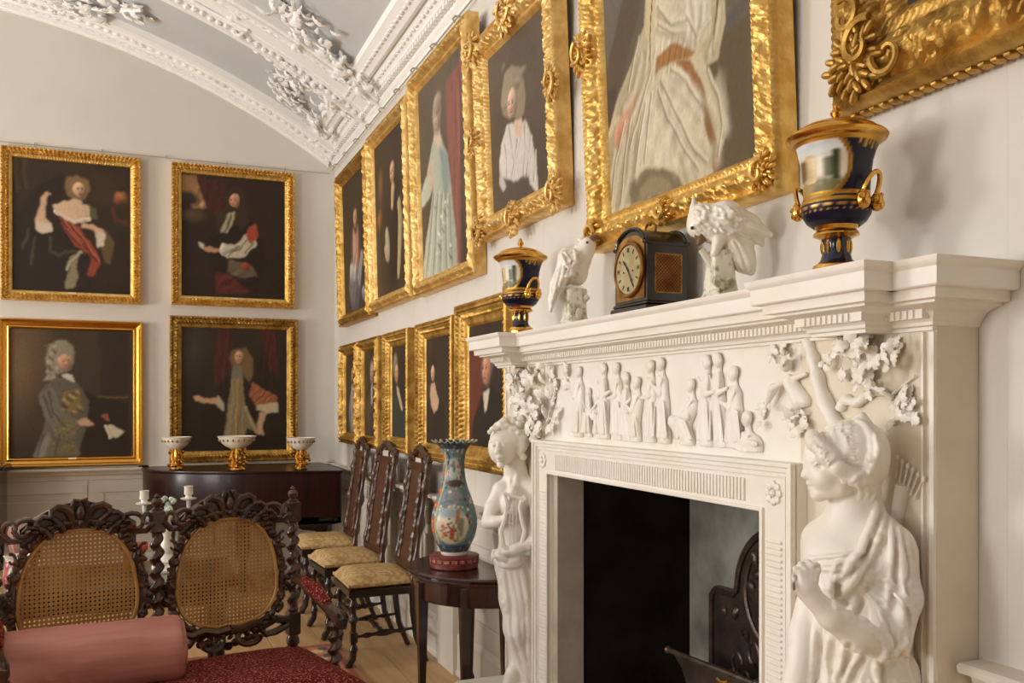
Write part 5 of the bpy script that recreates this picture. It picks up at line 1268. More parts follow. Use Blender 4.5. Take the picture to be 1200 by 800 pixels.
# ------------------------------------------------------------------ things on the mantelshelf
MZ = 1.7975
def urn(label, loc, s, rot=0.0):
    t = thing('lidded_urn', label, 'urn', loc, rot, 'pair of blue and gold lidded urns'); t.scale = (s, s, s)
    b = [(0.052, 0.112), (0.066, 0.122), (0.076, 0.138), (0.081, 0.155), (0.080, 0.166), (0.076, 0.172), (0.074, 0.18), (0.074, 0.2), (0.076, 0.23), (0.08, 0.26), (0.087, 0.285), (0.096, 0.303), (0.104, 0.31)]
    N, K = 96, 72
    zs = np.array([p[1] for p in b]); rs = np.array([p[0] for p in b])
    cum = np.concatenate([[0], np.cumsum(np.hypot(np.diff(zs), np.diff(rs)))]); cum /= cum[-1]
    tt = np.linspace(0, 1, K); z = np.interp(tt, cum, zs); r = np.interp(tt, cum, rs)
    th = np.linspace(0, 2 * PI, N, endpoint=False)
    V = np.stack([r[:, None] * np.cos(th), r[:, None] * np.sin(th), np.repeat(z[:, None], N, 1)], -1).reshape(-1, 3)
    me = mesh_np('body', V, grid_quads(K, N, True), M_ceramic)
    G = (206, 156, 66)
    P = Paint(N, K, (14, 14, 42), 3); zz = np.repeat(z[:, None], N, 1); P.y = (zz - 0.112) / 0.198; P.x = np.repeat((th / (2 * PI))[None, :], K, 0)
    def band(z0, z1, c, met=0.0):
        k = (zz >= z0) & (zz <= z1); P.C[k] = lin(c); P.A[k] = met
    # panel with a landscape, centred on -x
    for cx in (0.5,):
        P.e(cx, 0.66, 0.172, 0.40, G, soft=0.03, met=0.9).e(cx, 0.66, 0.155, 0.355, (226, 214, 190), soft=0.03, met=0.0)
        m_ = P.mask(cx, 0.66, 0.155, 0.355, 0, 0.03)
        C0 = P.C.copy()
        P.e(cx, 0.9, 0.16, 0.14, (214, 218, 220), soft=0.9).e(cx + 0.02, 0.42, 0.16, 0.1, (120, 112, 70), soft=0.6).e(cx - 0.08, 0.42, 0.06, 0.08, (164, 140, 92), soft=0.6)
        P.st([(cx + 0.07, 0.55), (cx + 0.07, 0.72)], 0.025, (88, 92, 56), soft=0.9).st([(cx + 0.1, 0.5), (cx + 0.1, 0.8)], 0.018, (64, 74, 46), soft=0.9).st([(cx - 0.03, 0.5), (cx - 0.03, 0.76)], 0.035, (206, 182, 136), soft=0.2).st([(cx - 0.1, 0.55), (cx - 0.09, 0.72)], 0.04, (110, 84, 52), soft=0.8).noise(0.12, 9)
        P.C = P.C * m_[..., None] + C0 * (1 - m_[..., None])
    for k in range(40): P.st([(k / 40, 0.92), (k / 40, 0.84 if k % 2 else 0.88)], 0.006, G, soft=0.4, met=0.9) if not (0.32 < k / 40 < 0.68) else None
    band(0.296, 0.32, G, 0.95); band(0.176, 0.184, G, 0.95); band(0.160, 0.17, G, 0.95)
    for k in range(30):
        P.e(k / 30, (0.142 - 0.112) / 0.198, 0.006, 0.012, G, soft=0.4, met=0.9)
    for k in range(16): P.e(k / 16, (0.152 - 0.112) / 0.198, 0.022, 0.016, (218, 172, 96), soft=0.3, met=0.9)
    set_col(me, P.rgba()); link('body', me, t)
    m = MB(); m.lathe([(0.05, 0.114), (0.046, 0.108), (0.044, 0.104), (0.05, 0.098), (0.052, 0.092), (0.042, 0.088), (0.036, 0.084)], 28); m.build('collar', M_gold_s, t)
    m = MB(); m.lathe([(0.034, 0.086), (0.03, 0.07), (0.03, 0.055), (0.036, 0.035), (0.046, 0.024)], 28); m.build('stem', mat('cobalt_glaze', (14, 14, 42), 0.12, coat=0.4), t)
    for k in range(8):
        a = k * PI / 4; m = MB(); m.ell((0.031 * math.cos(a), 0.031 * math.sin(a), 0.066), (0.005, 0.005, 0.018), n=6); m.build('gilt_petal', M_gold_s, t)
    m = MB(); m.lathe([(0.045, 0.026), (0.052, 0.022), (0.054, 0.014), (0.05, 0.01), (0.05, 0.0)], 28); m.build('foot', M_gold_s, t)
    m = MB(); m.lathe([(0.1, 0.304), (0.111, 0.311), (0.1145, 0.318), (0.112, 0.322), (0.1, 0.324), (0.097, 0.33), (0.088, 0.338), (0.07, 0.347), (0.045, 0.354), (0.014, 0.358), (0.008, 0.362)], 40)
    ld = m.build('lid', M_gold_s, t)
    m = MB(); m.lathe([(0.008, 0.36), (0.007, 0.366), (0.012, 0.372), (0.014, 0.378), (0.009, 0.385), (0.006, 0.388), (0.008, 0.392), (0.003, 0.398)], 12); m.build('finial', M_gold_s, ld)
    for s2 in (-1, 1):
        m = MB(); pts = []
        for i in range(15):
            a = PI * i / 14; pts.append((0.026 * math.cos(a), s2 * (0.078 + 0.034 * math.sin(a) * 0.6 + 0.008), 0.175 + 0.045 * math.sin(a)))
        m.tube(pts, 0.0055, 8)
        for dx in (-0.026, 0.026):
            m.ell((dx, s2 * 0.088, 0.158), (0.016, 0.015, 0.022), n=10); m.ell((dx, s2 * 0.1, 0.152), (0.008, 0.006, 0.01), n=8)
            for k in range(6): m.ell((dx + 0.013 * math.cos(k), s2 * (0.09 + 0.004 * (k % 2)), 0.16 + 0.016 * math.sin(k)), (0.006, 0.006, 0.006), n=6)
        m.build('mask_handle', M_gold_s, t)
    return t
urn('blue and gold lidded urn with landscape panel, on the near end of the mantelshelf', (1.45, 1.588, MZ), 0.97, 0.2)
urn('blue and gold lidded urn on the far end of the mantelshelf', (1.45, 3.408, MZ), 0.985, 0.2)

# cockatoos
def bird(label, grp=None):
    return None
B1 = thing('porcelain_bird', 'white porcelain cockatoo looking upwards, left of the clock', 'figurine', (1.485, 2.989, MZ), 0, 'pair of porcelain cockatoos')
b = 3.33
S = SDF((0.12, 3.1, 1.80), (0.36, 3.54, 2.18), 0.0035)
EL(S, 671, 312, b, 17, 16, 24, 0.015, 0.45); EL(S, 678, 303, b, 14, 14, 15, 0.015)
CH(S, [(679, 306, b, 13), (686, 293, b - 0.01, 10.5), (689, 287, b - 0.02, 9.5)], 0.012); CH(S, [(692, 283, b - 0.02, 5.5), (697, 276, b - 0.03, 2.6)], 0.006)
CH(S, [(686, 287, b, 4), (681, 281, b, 2.6), (677, 280, b, 1.4)], 0.005); CH(S, [(684, 290, b, 4), (678, 287, b, 1.5)], 0.005)
CH(S, [(662, 318, b, 12), (652, 334, b, 8), (647, 350, b, 5), (645, 364, b, 2.5)], 0.012); CH(S, [(660, 322, b - 0.03, 9), (652, 338, b - 0.03, 5), (649, 352, b - 0.02, 2)], 0.008)
for pp in ([(664, 298), (656, 318), (650, 340)], [(668, 300), (660, 322), (654, 340)], [(672, 304), (664, 326), (656, 342)], [(652, 336), (648, 350), (646, 362)], [(676, 310), (669, 328), (662, 336)]): S.fold(pp, 0.007, 3.1, 3.5, 0.005)
rr = random.Random(9)
for k in range(40): S.fold([(664 + rr.uniform(-6, 20), 292 + rr.uniform(0, 34))] * 2 + [(662 + rr.uniform(-4, 18), 300 + rr.uniform(0, 34))], 0.004, 3.1, 3.5, 0.004, n=2)
EL(S, 677, 288, b - 0.02, 3, 3, 3, 0.004)
ank = L(672, 330, b)
place_sculpt(S, 'body', M_porc, ank, B1, (1.485, 2.989, MZ))
def world_of(px, py, b):
    p = L(px, py, b); return Vector((p[0] * CC + p[1] * SS, -p[0] * SS + p[1] * CC, p[2]))
m = MB(); m.tube([world_of(x, y, b - 0.035) for x, y in ((693, 281), (697, 277), (700, 277), (701, 281))], [0.013, 0.012, 0.008, 0.003], 8); m.build('beak', mat('beak_glaze', (120, 92, 66), 0.3, coat=0.3), B1, 'brown curved beak', world=True)
m = MB(); q = world_of(688, 284, b - 0.05); m.ell((q.x, q.y, q.z), (0.005, 0.005, 0.005), n=8); m.build('eye', M_dark, B1, world=True)
def stump(T, c, r, h, n, seed, knob):
    rr = random.Random(seed); m = MB(); pr = []
    N = 22; K = 12; vs = []; fs = []
    for j in range(K + 1):
        t = j / K; q = r * (1.25 - 0.35 * t + 0.12 * (t > 0.9) + 0.25 * max(0, 0.15 - t) / 0.15)
        for k in range(N):
            a = 2 * PI * k / N; w = q * (1 + 0.10 * math.sin(5 * a + 3 * t) + 0.06 * math.sin(11 * a))
            vs.append((c[0] + w * math.cos(a), c[1] + w * math.sin(a), MZ + h * t))
    for j in range(K):
        for k in range(N): k2 = (k + 1) % N; fs.append((j * N + k, j * N + k2, (j + 1) * N + k2, (j + 1) * N + k))
    fs.append(tuple(K * N + k for k in range(N))); fs.append(tuple(range(N - 1, -1, -1)))
    m.add(vs, fs); m.tube([(c[0], c[1], MZ + h * 0.45), knob], [r * 0.4, r * 0.28], 8); m.build('stump', M_stump, T, 'mottled green-white stump', world=True)
p = world_of(674, 372, b); stump(B1, p, 0.04, 0.135, 3, 1, world_of(689, 347, b - 0.03))
for k in range(2):
    m = MB(); q = world_of(670 + 9 * k, 362 + 5 * k, b - 0.05); m.ell((q.x, q.y, q.z), (0.016, 0.01, 0.022), n=7); m.build('moss_tuft', M_stump, B1, world=True)

B2 = thing('porcelain_bird', 'white porcelain cockatoo stooping with raised crest, right of the clock', 'figurine', (1.5, 2.09, MZ), 0, 'pair of porcelain cockatoos')
b = 2.507
S = SDF((0.46, 2.33, 1.83), (0.76, 2.68, 2.12), 0.0028)
EL(S, 842, 258, b, 32, 26, 20, 0.015, 0.18); EL(S, 823, 258, b, 17, 20, 20, 0.015); EL(S, 816, 266, b, 11, 13, 12, 0.01); EL(S, 845, 272, b, 26, 22, 15, 0.015)
CH(S, [(812, 258, b, 6), (812.5, 244, b, 4), (813, 231, b, 1.6)], 0.006); CH(S, [(815, 256, b, 5), (817, 246, b, 3), (816, 237, b, 1.2)], 0.004)
CH(S, [(852, 252, b - 0.04, 17), (878, 263, b - 0.03, 11), (903, 275, b - 0.02, 3.5)], 0.02); CH(S, [(862, 262, b, 15), (882, 273, b, 9), (893, 286, b, 3)], 0.02)
CH(S, [(852, 270, b, 17), (864, 290, b, 16), (872, 306, b, 13), (880, 318, b, 5)], 0.02)
CH(S, [(842, 282, b - 0.03, 8), (838, 296, b - 0.03, 5)], 0.008)
for pp in ([(850, 244), (872, 256), (898, 272)], [(852, 250), (874, 262), (900, 274)], [(846, 262), (866, 272), (890, 284)], [(858, 282), (866, 300), (872, 318)], [(864, 280), (874, 300), (880, 318)], [(854, 284), (860, 302), (866, 316)], [(840, 270), (856, 274), (864, 282)]): S.fold(pp, 0.006, 2.3, 2.7, 0.004)
rr = random.Random(11)
for k in range(130):
    x, y = 812 + rr.uniform(0, 56), 240 + rr.uniform(0, 34); S.fold([(x, y), (x + 3, y + 1.5), (x + 5, y + 3)], 0.003, 2.3, 2.7, 0.003, n=2)
place_sculpt(S, 'body', M_porc, L(845, 290, b), B2, (1.5, 2.09, MZ))
m = MB(); pts = [world_of(x, y, b - 0.01) for x, y in ((816, 268), (821, 273), (822, 281), (818, 287))]
m.tube(pts, [0.016, 0.019, 0.015, 0.005], 10); m.build('beak', mat('beak_glaze', (120, 92, 66), 0.3, coat=0.3), B2, 'brown curved beak', world=True)
m = MB(); q = world_of(811, 267, b - 0.03); m.ell((q.x, q.y, q.z), (0.005, 0.005, 0.005), n=8); m.build('eye', M_dark, B2, world=True)
p = world_of(845, 340, b); stump(B2, p, 0.038, 0.135, 3, 2, world_of(822, 292, b - 0.01))
for k in range(3):
    m = MB(); q = world_of(842 + 7 * k, 331 + 3 * (k % 2), b - 0.055); m.ell((q.x, q.y, q.z), (0.018, 0.012, 0.014), n=7); m.build('moss_tuft', mat('moss_glaze', (138, 138, 92), 0.3, coat=0.3, col2=(206, 200, 176), scale=60), B2, world=True)

# bracket clock
CK = thing('bracket_clock', 'ebonised bracket clock with arched top and round silvered dial', 'clock', (1.518, 2.499, MZ))
w2, d0, d1 = 0.1, -0.072, 0.075
arch = [(-w2, 0.03), (-w2, 0.205), (-w2 - 0.004, 0.205), (-w2 - 0.004, 0.212), (-w2 + 0.012, 0.215)] + [(-0.088 * math.cos(a), 0.215 + 0.05 * math.sin(a)) for a in np.linspace(0.15, PI - 0.15, 16)] + [(w2 - 0.012, 0.215), (w2 + 0.004, 0.212), (w2 + 0.004, 0.205), (w2, 0.205), (w2, 0.03)]
RX = Matrix.Rotation(-PI / 2, 4, 'Z')       # local front -y becomes -x
m = MB(); m.prism(arch, d0, d1, RX); m.build('case', M_ebony, CK, smooth=False)
m = MB(); m.tube([RX @ Vector((x * 0.985, d0 - 0.002, z)) for x, z in arch[3:-3]], 0.007, 8); m.build('arch_moulding', M_ebony, CK)
m = MB(); m.tube([RX @ Vector((x * 0.985, d1 + 0.002, z)) for x, z in arch[3:-3]], 0.007, 8); m.build('arch_moulding', M_ebony, CK)
m = MB(); m.box(d0 - 0.012, d1 + 0.012, -w2 - 0.012, w2 + 0.012, 0.0, 0.018, bev=0.003); m.box(d0 - 0.006, d1 + 0.006, -w2 - 0.006, w2 + 0.006, 0.018, 0.032, bev=0.005); m.build('plinth', M_ebony, CK, smooth=False)
m = MB(); m.prism([(-0.088, 0.04), (0.088, 0.04), (0.088, 0.2)] + [(0.088 * math.cos(a), 0.2 + 0.045 * math.sin(a)) for a in np.linspace(0.1, PI - 0.1, 12)] + [(-0.088, 0.2)], d0 - 0.003, d0, RX); m.build('brass_mask', M_brass, CK, smooth=False)
MY = RX @ Matrix.Translation((0, d0 - 0.003, 0.137)) @ Matrix.Rotation(PI / 2, 4, 'X')
m = MB(); m.lathe([(0.088, 0.0), (0.09, 0.006), (0.086, 0.011), (0.08, 0.011), (0.077, 0.006)], 48, MY, close=False); m.build('bezel', M_brass, CK)
m = MB(); m.lathe([(0.08, 0.003), (0.078, 0.0065), (0.001, 0.0068)], 48, MY); dl = m.build('dial', mat('silvered_dial', (196, 184, 144), 0.32, metal=0.6, col2=(170, 154, 112), scale=20), CK)
for k in range(12):
    m = MB(); a = k * PI / 6; R2 = MY @ Matrix.Rotation(-a, 4, 'Z'); m.box(-0.003, 0.003, 0.055, 0.069, 0.0068, 0.0074, R2)
    if k % 3 == 0: m.box(-0.0065, -0.0045, 0.055, 0.069, 0.0068, 0.0074, R2); m.box(0.0045, 0.0065, 0.055, 0.069, 0.0068, 0.0074, R2)
    m.build('hour_mark', M_ebony, dl, smooth=False)
for a, ln, nm in ((0.75, 0.042, 'hour_hand'), (-2.6, 0.06, 'minute_hand')):
    m = MB(); m.box(-0.002, 0.002, -0.008, ln, 0.009, 0.0102, MY @ Matrix.Rotation(a, 4, 'Z')); m.ell(MY @ Vector((-math.sin(a) * ln * 0.7, math.cos(a) * ln * 0.7, 0.0095)), (0.002, 0.005, 0.005), n=6); m.build(nm, M_ebony, dl, smooth=False)
for x in (-0.028, 0.028):
    m = MB(); m.ell(MY @ Vector((x, -0.006, 0.007)), (0.002, 0.0035, 0.0035), n=8); m.build('winding_hole', M_ebony, dl)
for s2 in (-1, 1):
    m = MB(); m.box(-0.042, 0.05, s2 * w2 - 0.0015, s2 * w2 + 0.0015, 0.06, 0.175); pn = m.build('side_fret', mat('red_silk', (120, 44, 28), 0.7), CK, 'red silk side panel under brass lattice', smooth=False)
    m = MB()
    for k in range(-7, 14):
        for sg in (-1, 1):
            z0 = 0.0575 + k * 0.0115; p0 = [(-0.042, z0), (0.05, z0 + 0.092)] if sg > 0 else [(-0.042, z0 + 0.092), (0.05, z0)]
            (xa, za), (xb, zb) = p0
            def cut(x, z, x2, z2, lim): t = (lim - z) / (z2 - z); return x + (x2 - x) * t, lim
            if max(za, zb) < 0.061 or min(za, zb) > 0.174: continue
            if za < 0.06: xa, za = cut(xa, za, xb, zb, 0.06)
            if zb < 0.06: xb, zb = cut(xb, zb, xa, za, 0.06)
            if za > 0.175: xa, za = cut(xa, za, xb, zb, 0.175)
            if zb > 0.175: xb, zb = cut(xb, zb, xa, za, 0.175)
            m.tube([(xa, s2 * (w2 + 0.003), za), (xb, s2 * (w2 + 0.003), zb)], 0.0011, 4)
    m.box(-0.046, 0.054, s2 * w2 - 0.002, s2 * w2 + 0.004, 0.056, 0.06); m.box(-0.046, 0.054, s2 * w2 - 0.002, s2 * w2 + 0.004, 0.175, 0.179); m.box(-0.046, -0.042, s2 * w2 - 0.002, s2 * w2 + 0.004, 0.056, 0.179); m.box(0.05, 0.054, s2 * w2 - 0.002, s2 * w2 + 0.004, 0.056, 0.179)
    m.build('brass_lattice', M_brass, pn, smooth=False)
m = MB(); m.tube([(0, -0.03, 0.262), (0, -0.034, 0.278), (0, -0.02, 0.288), (0, -0.008, 0.294), (0, 0, 0.286), (0, 0.008, 0.294), (0, 0.02, 0.288), (0, 0.034, 0.278), (0, 0.03, 0.262)], 0.0045, 8); m.build('carrying_handle', M_brass, CK)
# ------------------------------------------------------------------ half-round table and Imari vase
TB = thing('console_table', 'half-round dark mahogany table carrying the tall painted vase', 'table', (1.57, 4.15, 0))
def half(r, n=28): return [(-r * math.sin(PI * i / n) * 0.93, r * math.cos(PI * i / n)) for i in range(n + 1)]
def slab(name, r, z0, z1, m, T, bev=0.004):
    mb = MB(); P0 = half(r - bev); P1 = half(r)
    n = len(P0); vs = []
    for P_, z in ((P0, z0), (P1, z0 + bev), (P1, z1 - bev), (P0, z1)): vs += [(x, y, z) for x, y in P_]
    fs = [tuple(range(n - 1, -1, -1)), tuple(3 * n + i for i in range(n))]
    for k in range(3):
        for i in range(n): j = (i + 1) % n; fs.append((k * n + i, k * n + j, (k + 1) * n + j, (k + 1) * n + i))
    mb.add(vs, fs); return mb.build(name, m, T, smooth=False)
slab('tabletop', 0.40, 0.694, 0.712, M_mahog, TB, 0.007); slab('folded_leaf', 0.395, 0.676, 0.692, M_mahog, TB); slab('apron', 0.372, 0.575, 0.676, M_mahog, TB)
for (x, y) in ((-0.335, -0.05), (-0.02, 0.16), (-0.02, -0.33), (-0.2, -0.28)):
    m = MB(); a = 0.022
    vs = []
    for z, q in ((0.66, 0.024), (0.575, 0.024), (0.14, 0.014), (0.12, 0.02), (0.10, 0.02), (0.0, 0.012)): vs += [(x - q, y - q, z), (x + q, y - q, z), (x + q, y + q, z), (x - q, y + q, z)]
    fs = [(0, 1, 2, 3), (23, 22, 21, 20)]
    for k in range(5):
        for j in range(4): b_ = 4 * k + j; c_ = 4 * k + (j + 1) % 4; fs.append((c_, b_, b_ + 4, c_ + 4))
    m.add(vs, fs); m.build('leg', M_mahog, TB, smooth=False)
VS = thing('vase_stand', 'round red fretwork stand under the tall vase', 'stand', (1.41, 4.14, 0.7125))
m = MB(); m.lathe([(0.112, 0), (0.118, 0.006), (0.118, 0.022), (0.122, 0.024), (0.122, 0.028), (0.118, 0.03), (0.118, 0.05), (0.122, 0.053), (0.122, 0.059), (0.117, 0.062)], 40); m.build('drum', M_plinth, VS)
for k in range(20):
    a = k * 2 * PI / 20; m = MB(); m.box(-0.013, 0.013, -0.003, 0.003, 0.031, 0.048, Matrix.Rotation(a, 4, 'Z') @ Matrix.Translation((0, 0.1185, 0)), bev=0.002); m.build('fret_panel', M_pinkf, VS, smooth=False)
VA = thing('tall_vase', 'tall blue and orange painted vase with scalloped rim, on the half-round table', 'vase', (1.41, 4.14, 0.7755))
pf = [(0.062, 0.0), (0.066, 0.006), (0.068, 0.02), (0.085, 0.05), (0.102, 0.09), (0.112, 0.135), (0.112, 0.175), (0.102, 0.225), (0.085, 0.275), (0.068, 0.32), (0.056, 0.365), (0.05, 0.41), (0.05, 0.45), (0.056, 0.49), (0.07, 0.52), (0.09, 0.54), (0.108, 0.548), (0.112, 0.552)]
zs = np.array([p[1] for p in pf]); rs = np.array([p[0] for p in pf]); cum = np.concatenate([[0], np.cumsum(np.hypot(np.diff(zs), np.diff(rs)))]); cum /= cum[-1]
N, K = 160, 150; tt = np.linspace(0, 1, K)
def sm(x): return smooth_poly(np.stack([x, x], 1))[:, 0]
z = sm(sm(np.interp(tt, cum, zs))); r = sm(sm(np.interp(tt, cum, rs)))
th = np.linspace(0, 2 * PI, N, endpoint=False)
w = np.clip((z - 0.52) / 0.03, 0, 1)
rr_ = r[:, None] * (1 + 0.035 * w[:, None] * np.cos(20 * th)); zz = z[:, None] + 0.005 * w[:, None] * np.cos(20 * th)
V = np.stack([rr_ * np.cos(th), rr_ * np.sin(th), zz], -1).reshape(-1, 3)
me = mesh_np('body', V, grid_quads(K, N, True), M_ceramic)
P = Paint(N, K, (104, 134, 138), 5); P.x = np.repeat((th / (2 * PI))[None], K, 0); P.y = zz / 0.552
rng = random.Random(2)
TE, OR, IV, NV, GN = (92, 132, 138), (190, 98, 62), (216, 204, 180), (50, 58, 80), (104, 124, 100)
for k in range(900):
    P_c = rng.choice([TE, TE, OR, IV, IV, NV, GN, (160, 168, 160), (130, 112, 116)]); x, y = rng.random(), rng.random(); s = rng.uniform(0.5, 1.3)
    i0, i1 = max(0, int((y - 0.03) * K)), min(K, int((y + 0.03) * K))
    P.e(x, y, 0.012 * s, 0.014 * s, P_c, rng.uniform(0, 3), 0.6)
cx0 = (math.atan2(-0.80, -0.60) / (2 * PI)) % 1
for cx in (cx0 + 0.03, cx0 + 0.53):
    P.e(cx % 1, 0.27, 0.125, 0.155, IV, soft=0.12)
    P.e(cx % 1 - 0.01, 0.38, 0.10, 0.04, (150, 164, 170), soft=0.7).e(cx % 1, 0.17, 0.1, 0.05, (206, 192, 150), soft=0.6).st([(cx % 1 - 0.05, 0.19), (cx % 1 - 0.06, 0.27)], 0.014, OR, soft=0.8).st([(cx % 1, 0.17), (cx % 1 + 0.01, 0.24)], 0.018, (160, 74, 58), soft=0.8).e(cx % 1, 0.275, 0.012, 0.012, (236, 206, 176)).e(cx % 1 - 0.06, 0.32, 0.012, 0.012, (236, 206, 176)).st([(cx % 1 + 0.06, 0.2), (cx % 1 + 0.07, 0.32)], 0.022, (120, 130, 106), soft=0.9).st([(cx % 1 + 0.04, 0.3), (cx % 1 + 0.05, 0.4)], 0.014, (164, 110, 70), soft=0.6)
    for k in range(46): P.e(cx % 1 + rng.gauss(0, .05), rng.gauss(0.25, 0.05), 0.009, 0.010, rng.choice([OR, (150, 80, 66), GN, (96, 88, 84), IV, (198, 176, 132), (120, 140, 140)]), rng.uniform(0, 3), soft=0.7)
    P.e(cx % 1, 0.52, 0.10, 0.07, (140, 140, 148), soft=0.3).e(cx % 1 + 0.02, 0.63, 0.12, 0.03, (84, 66, 56), soft=0.4).e(cx % 1 + 0.01, 0.76, 0.09, 0.09, (180, 186, 176), soft=0.2)
    for k in range(14): P.e(cx % 1 + rng.uniform(-.08, .08), rng.uniform(0.7, 0.82), 0.018, 0.016, rng.choice([TE, NV, OR, GN]), soft=0.6)
    for k in range(10): P.e(cx % 1 + rng.uniform(-.1, .1), rng.uniform(0.46, 0.58), 0.02, 0.012, rng.choice([(110, 116, 140), IV, (120, 130, 110)]), soft=0.6)
    q = (cx - 0.17) % 1
    for y0 in (0.22, 0.3, 0.44, 0.56, 0.72, 0.86): P.e(q, y0, 0.045, 0.03, OR, soft=0.5).e(q, y0, 0.016, 0.012, (232, 170, 100), soft=0.5)
    P.st([(q + 0.035, 0.1), (q + 0.05, 0.9)], 0.008, (206, 186, 140), soft=0.5)
m_ = (P.y < 0.10) & (P.y > 0.03); P.C[m_] = P.C[m_] * 0.3 + lin(NV) * 0.7
P.C[P.y < 0.028] = lin((232, 226, 212)); m_ = P.y > 0.93; P.C[m_] = P.C[m_] * 0.25 + lin((34, 40, 60)) * 0.75; P.C[P.y > 0.985] = lin((210, 214, 208))
set_col(me, P.rgba()); link('body', me, VA)
m = MB(); m.lathe([(0.108, 0.5505), (0.088, 0.538), (0.066, 0.518), (0.05, 0.49), (0.044, 0.45), (0.044, 0.44)], 40, close=False); m.build('inner_throat', mat('dark_glaze', (40, 46, 62), 0.2, coat=0.3), VA)

# ------------------------------------------------------------------ three tall-backed chairs along the wall
def baluster(mb, x, y, z0, z1, r, n=10, knobs=((0.2, 1.5), (0.5, 1.15), (0.8, 1.5)), x1=None):
    pts = []; rad = []; K = 26; x1 = x if x1 is None else x1
    for i in range(K + 1):
        t = i / K; q = 0.75
        for c, a in knobs: q += (a - 0.75) * math.exp(-((t - c) / 0.045) ** 2)
        pts.append((x + (x1 - x) * t, y, z0 + (z1 - z0) * t)); rad.append(r * q)
    mb.tube(pts, rad, n)
def hbal(mb, a, b, r):
    a = Vector(a); b = Vector(b); K = 20; pts = []; rad = []
    for i in range(K + 1):
        t = i / K; q = 0.6 + 0.9 * math.exp(-((t - .5) / .12) ** 2) + 0.7 * math.exp(-((t - .22) / .05) ** 2) + 0.7 * math.exp(-((t - .78) / .05) ** 2)
        pts.append(a.lerp(b, t)); rad.append(r * q)
    mb.tube(pts, rad, 8)
def make_chair(label):
    t = thing('side_chair', label, 'chair', (0, 0, 0), PI, 'tall-backed chairs along the wall')
    zt = 1.215
    def bx(z): return -0.15 - 0.11 * max(0, (z - 0.45) / 0.79)      # rake of the back
    # cushion
    m = MB(); vs = []; fs = []; nx, ny = 10, 10
    for s, z0 in ((1, 0.475), (-1, 0.475)):
        for i in range(nx + 1):
            for j in range(ny + 1):
                u_, v_ = i / nx * 2 - 1, j / ny * 2 - 1
                e = (1 - abs(u_) ** 5) * (1 - abs(v_) ** 5)
                vs.append((0.03 + u_ * 0.2, v_ * (0.215 + 0.012 * u_), z0 + s * (0.008 + 0.026 * e ** 0.5) + (0.026 * e ** 0.4 if s > 0 else 0)))
    for k in range(2):
        for i in range(nx):
            for j in range(ny):
                a = k * (nx + 1) * (ny + 1) + i * (ny + 1) + j; f = (a, a + ny + 1, a + ny + 2, a + 1); fs.append(f if k == 0 else f[::-1])
    m.add(vs, fs); B = (nx + 1) * (ny + 1)
    ring = [i * (ny + 1) for i in range(nx + 1)] + [nx * (ny + 1) + j for j in range(1, ny + 1)] + [i * (ny + 1) + ny for i in range(nx - 1, -1, -1)] + [j for j in range(ny - 1, 0, -1)]
    for i in range(len(ring)): a, b = ring[i], ring[(i + 1) % len(ring)]; m.f.append((a, a + B, b + B, b))
    m.build('seat', M_seat, t)
    m = MB(); m.box(-0.165, 0.225, -0.215, 0.215, 0.405, 0.452, bev=0.006); m.build('seat_frame', M_dark, t, smooth=False)
    for s in (-1, 1):
        y = s * 0.192
        m = MB(); baluster(m, 0.195, y, 0.07, 0.41, 0.021, 10, ((0.12, 1.3), (0.3, 0.9), (0.62, 1.5), (0.86, 1.4))); m.box(0.175, 0.215, y - 0.02, y + 0.02, 0.15, 0.21, bev=0.004)
        m.tube([(0.195, y, 0.1), (0.2, y, 0.06), (0.222, y, 0.028), (0.232, y, 0.016)], [0.02, 0.022, 0.024, 0.014], 8); m.ell((0.225, y, 0.012), (0.022, 0.02, 0.012), n=8); m.build('leg', M_dark, t)
        m = MB(); m.tube([(-0.15, y, 0.45), (-0.155, y, 0.3), (-0.175, y, 0.15), (-0.235, y, 0.0)], [0.02, 0.02, 0.019, 0.017], 6); m.build('leg', M_dark, t)
        m = MB(); baluster(m, bx(0.44), y, 0.44, zt - 0.06, 0.019, 10, ((0.05, 1.3), (0.2, 1.25), (0.24, 0.95), (0.5, 1.5), (0.54, 1.0), (0.8, 1.5), (0.85, 1.0), (0.97, 1.4)), bx(zt - 0.06)); m.ell((bx(zt), y, zt - 0.04), (0.02, 0.02, 0.03), n=8); m.build('back_post', M_oak, t)
        m = MB(); hbal(m, (0.195, y, 0.18), (-0.165, y, 0.2), 0.014); m.build('stretcher', M_dark, t)
        # inner carved stile
        m = MB(); pts = []; rad = []
        for i in range(40):
            q = i / 39; zz_ = 0.56 + q * 0.54; pts.append((bx(zz_) + 0.004, s * (0.115 + 0.006 * math.sin(q * 18)), zz_)); rad.append(0.018 + 0.004 * math.sin(q * 50))
        m.tube(pts, rad, 6); m.build('carved_stile', M_oak, t)
    m = MB(); hbal(m, (0.19, -0.19, 0.3), (0.19, 0.19, 0.3), 0.014); m.build('stretcher', M_dark, t)
    m = MB(); hbal(m, (0.02, -0.19, 0.19), (0.02, 0.19, 0.19), 0.014); m.build('stretcher', M_dark, t)
    # caned panel, lower rail, crest
    m = MB(); vs = [(bx(z_) - 0.004 + dx, y_, z_) for dx in (0, 0.012) for z_ in (0.54, 1.12) for y_ in (-0.1, 0.1)]
    m.add(vs, [(0, 1, 3, 2), (6, 7, 5, 4), (0, 4, 5, 1), (2, 3, 7, 6), (1, 5, 7, 3), (0, 2, 6, 4)]); m.build('back_panel', mat('panel_cane', (96, 60, 37), 0.45, col2=(70, 42, 26), scale=30), t, smooth=False)
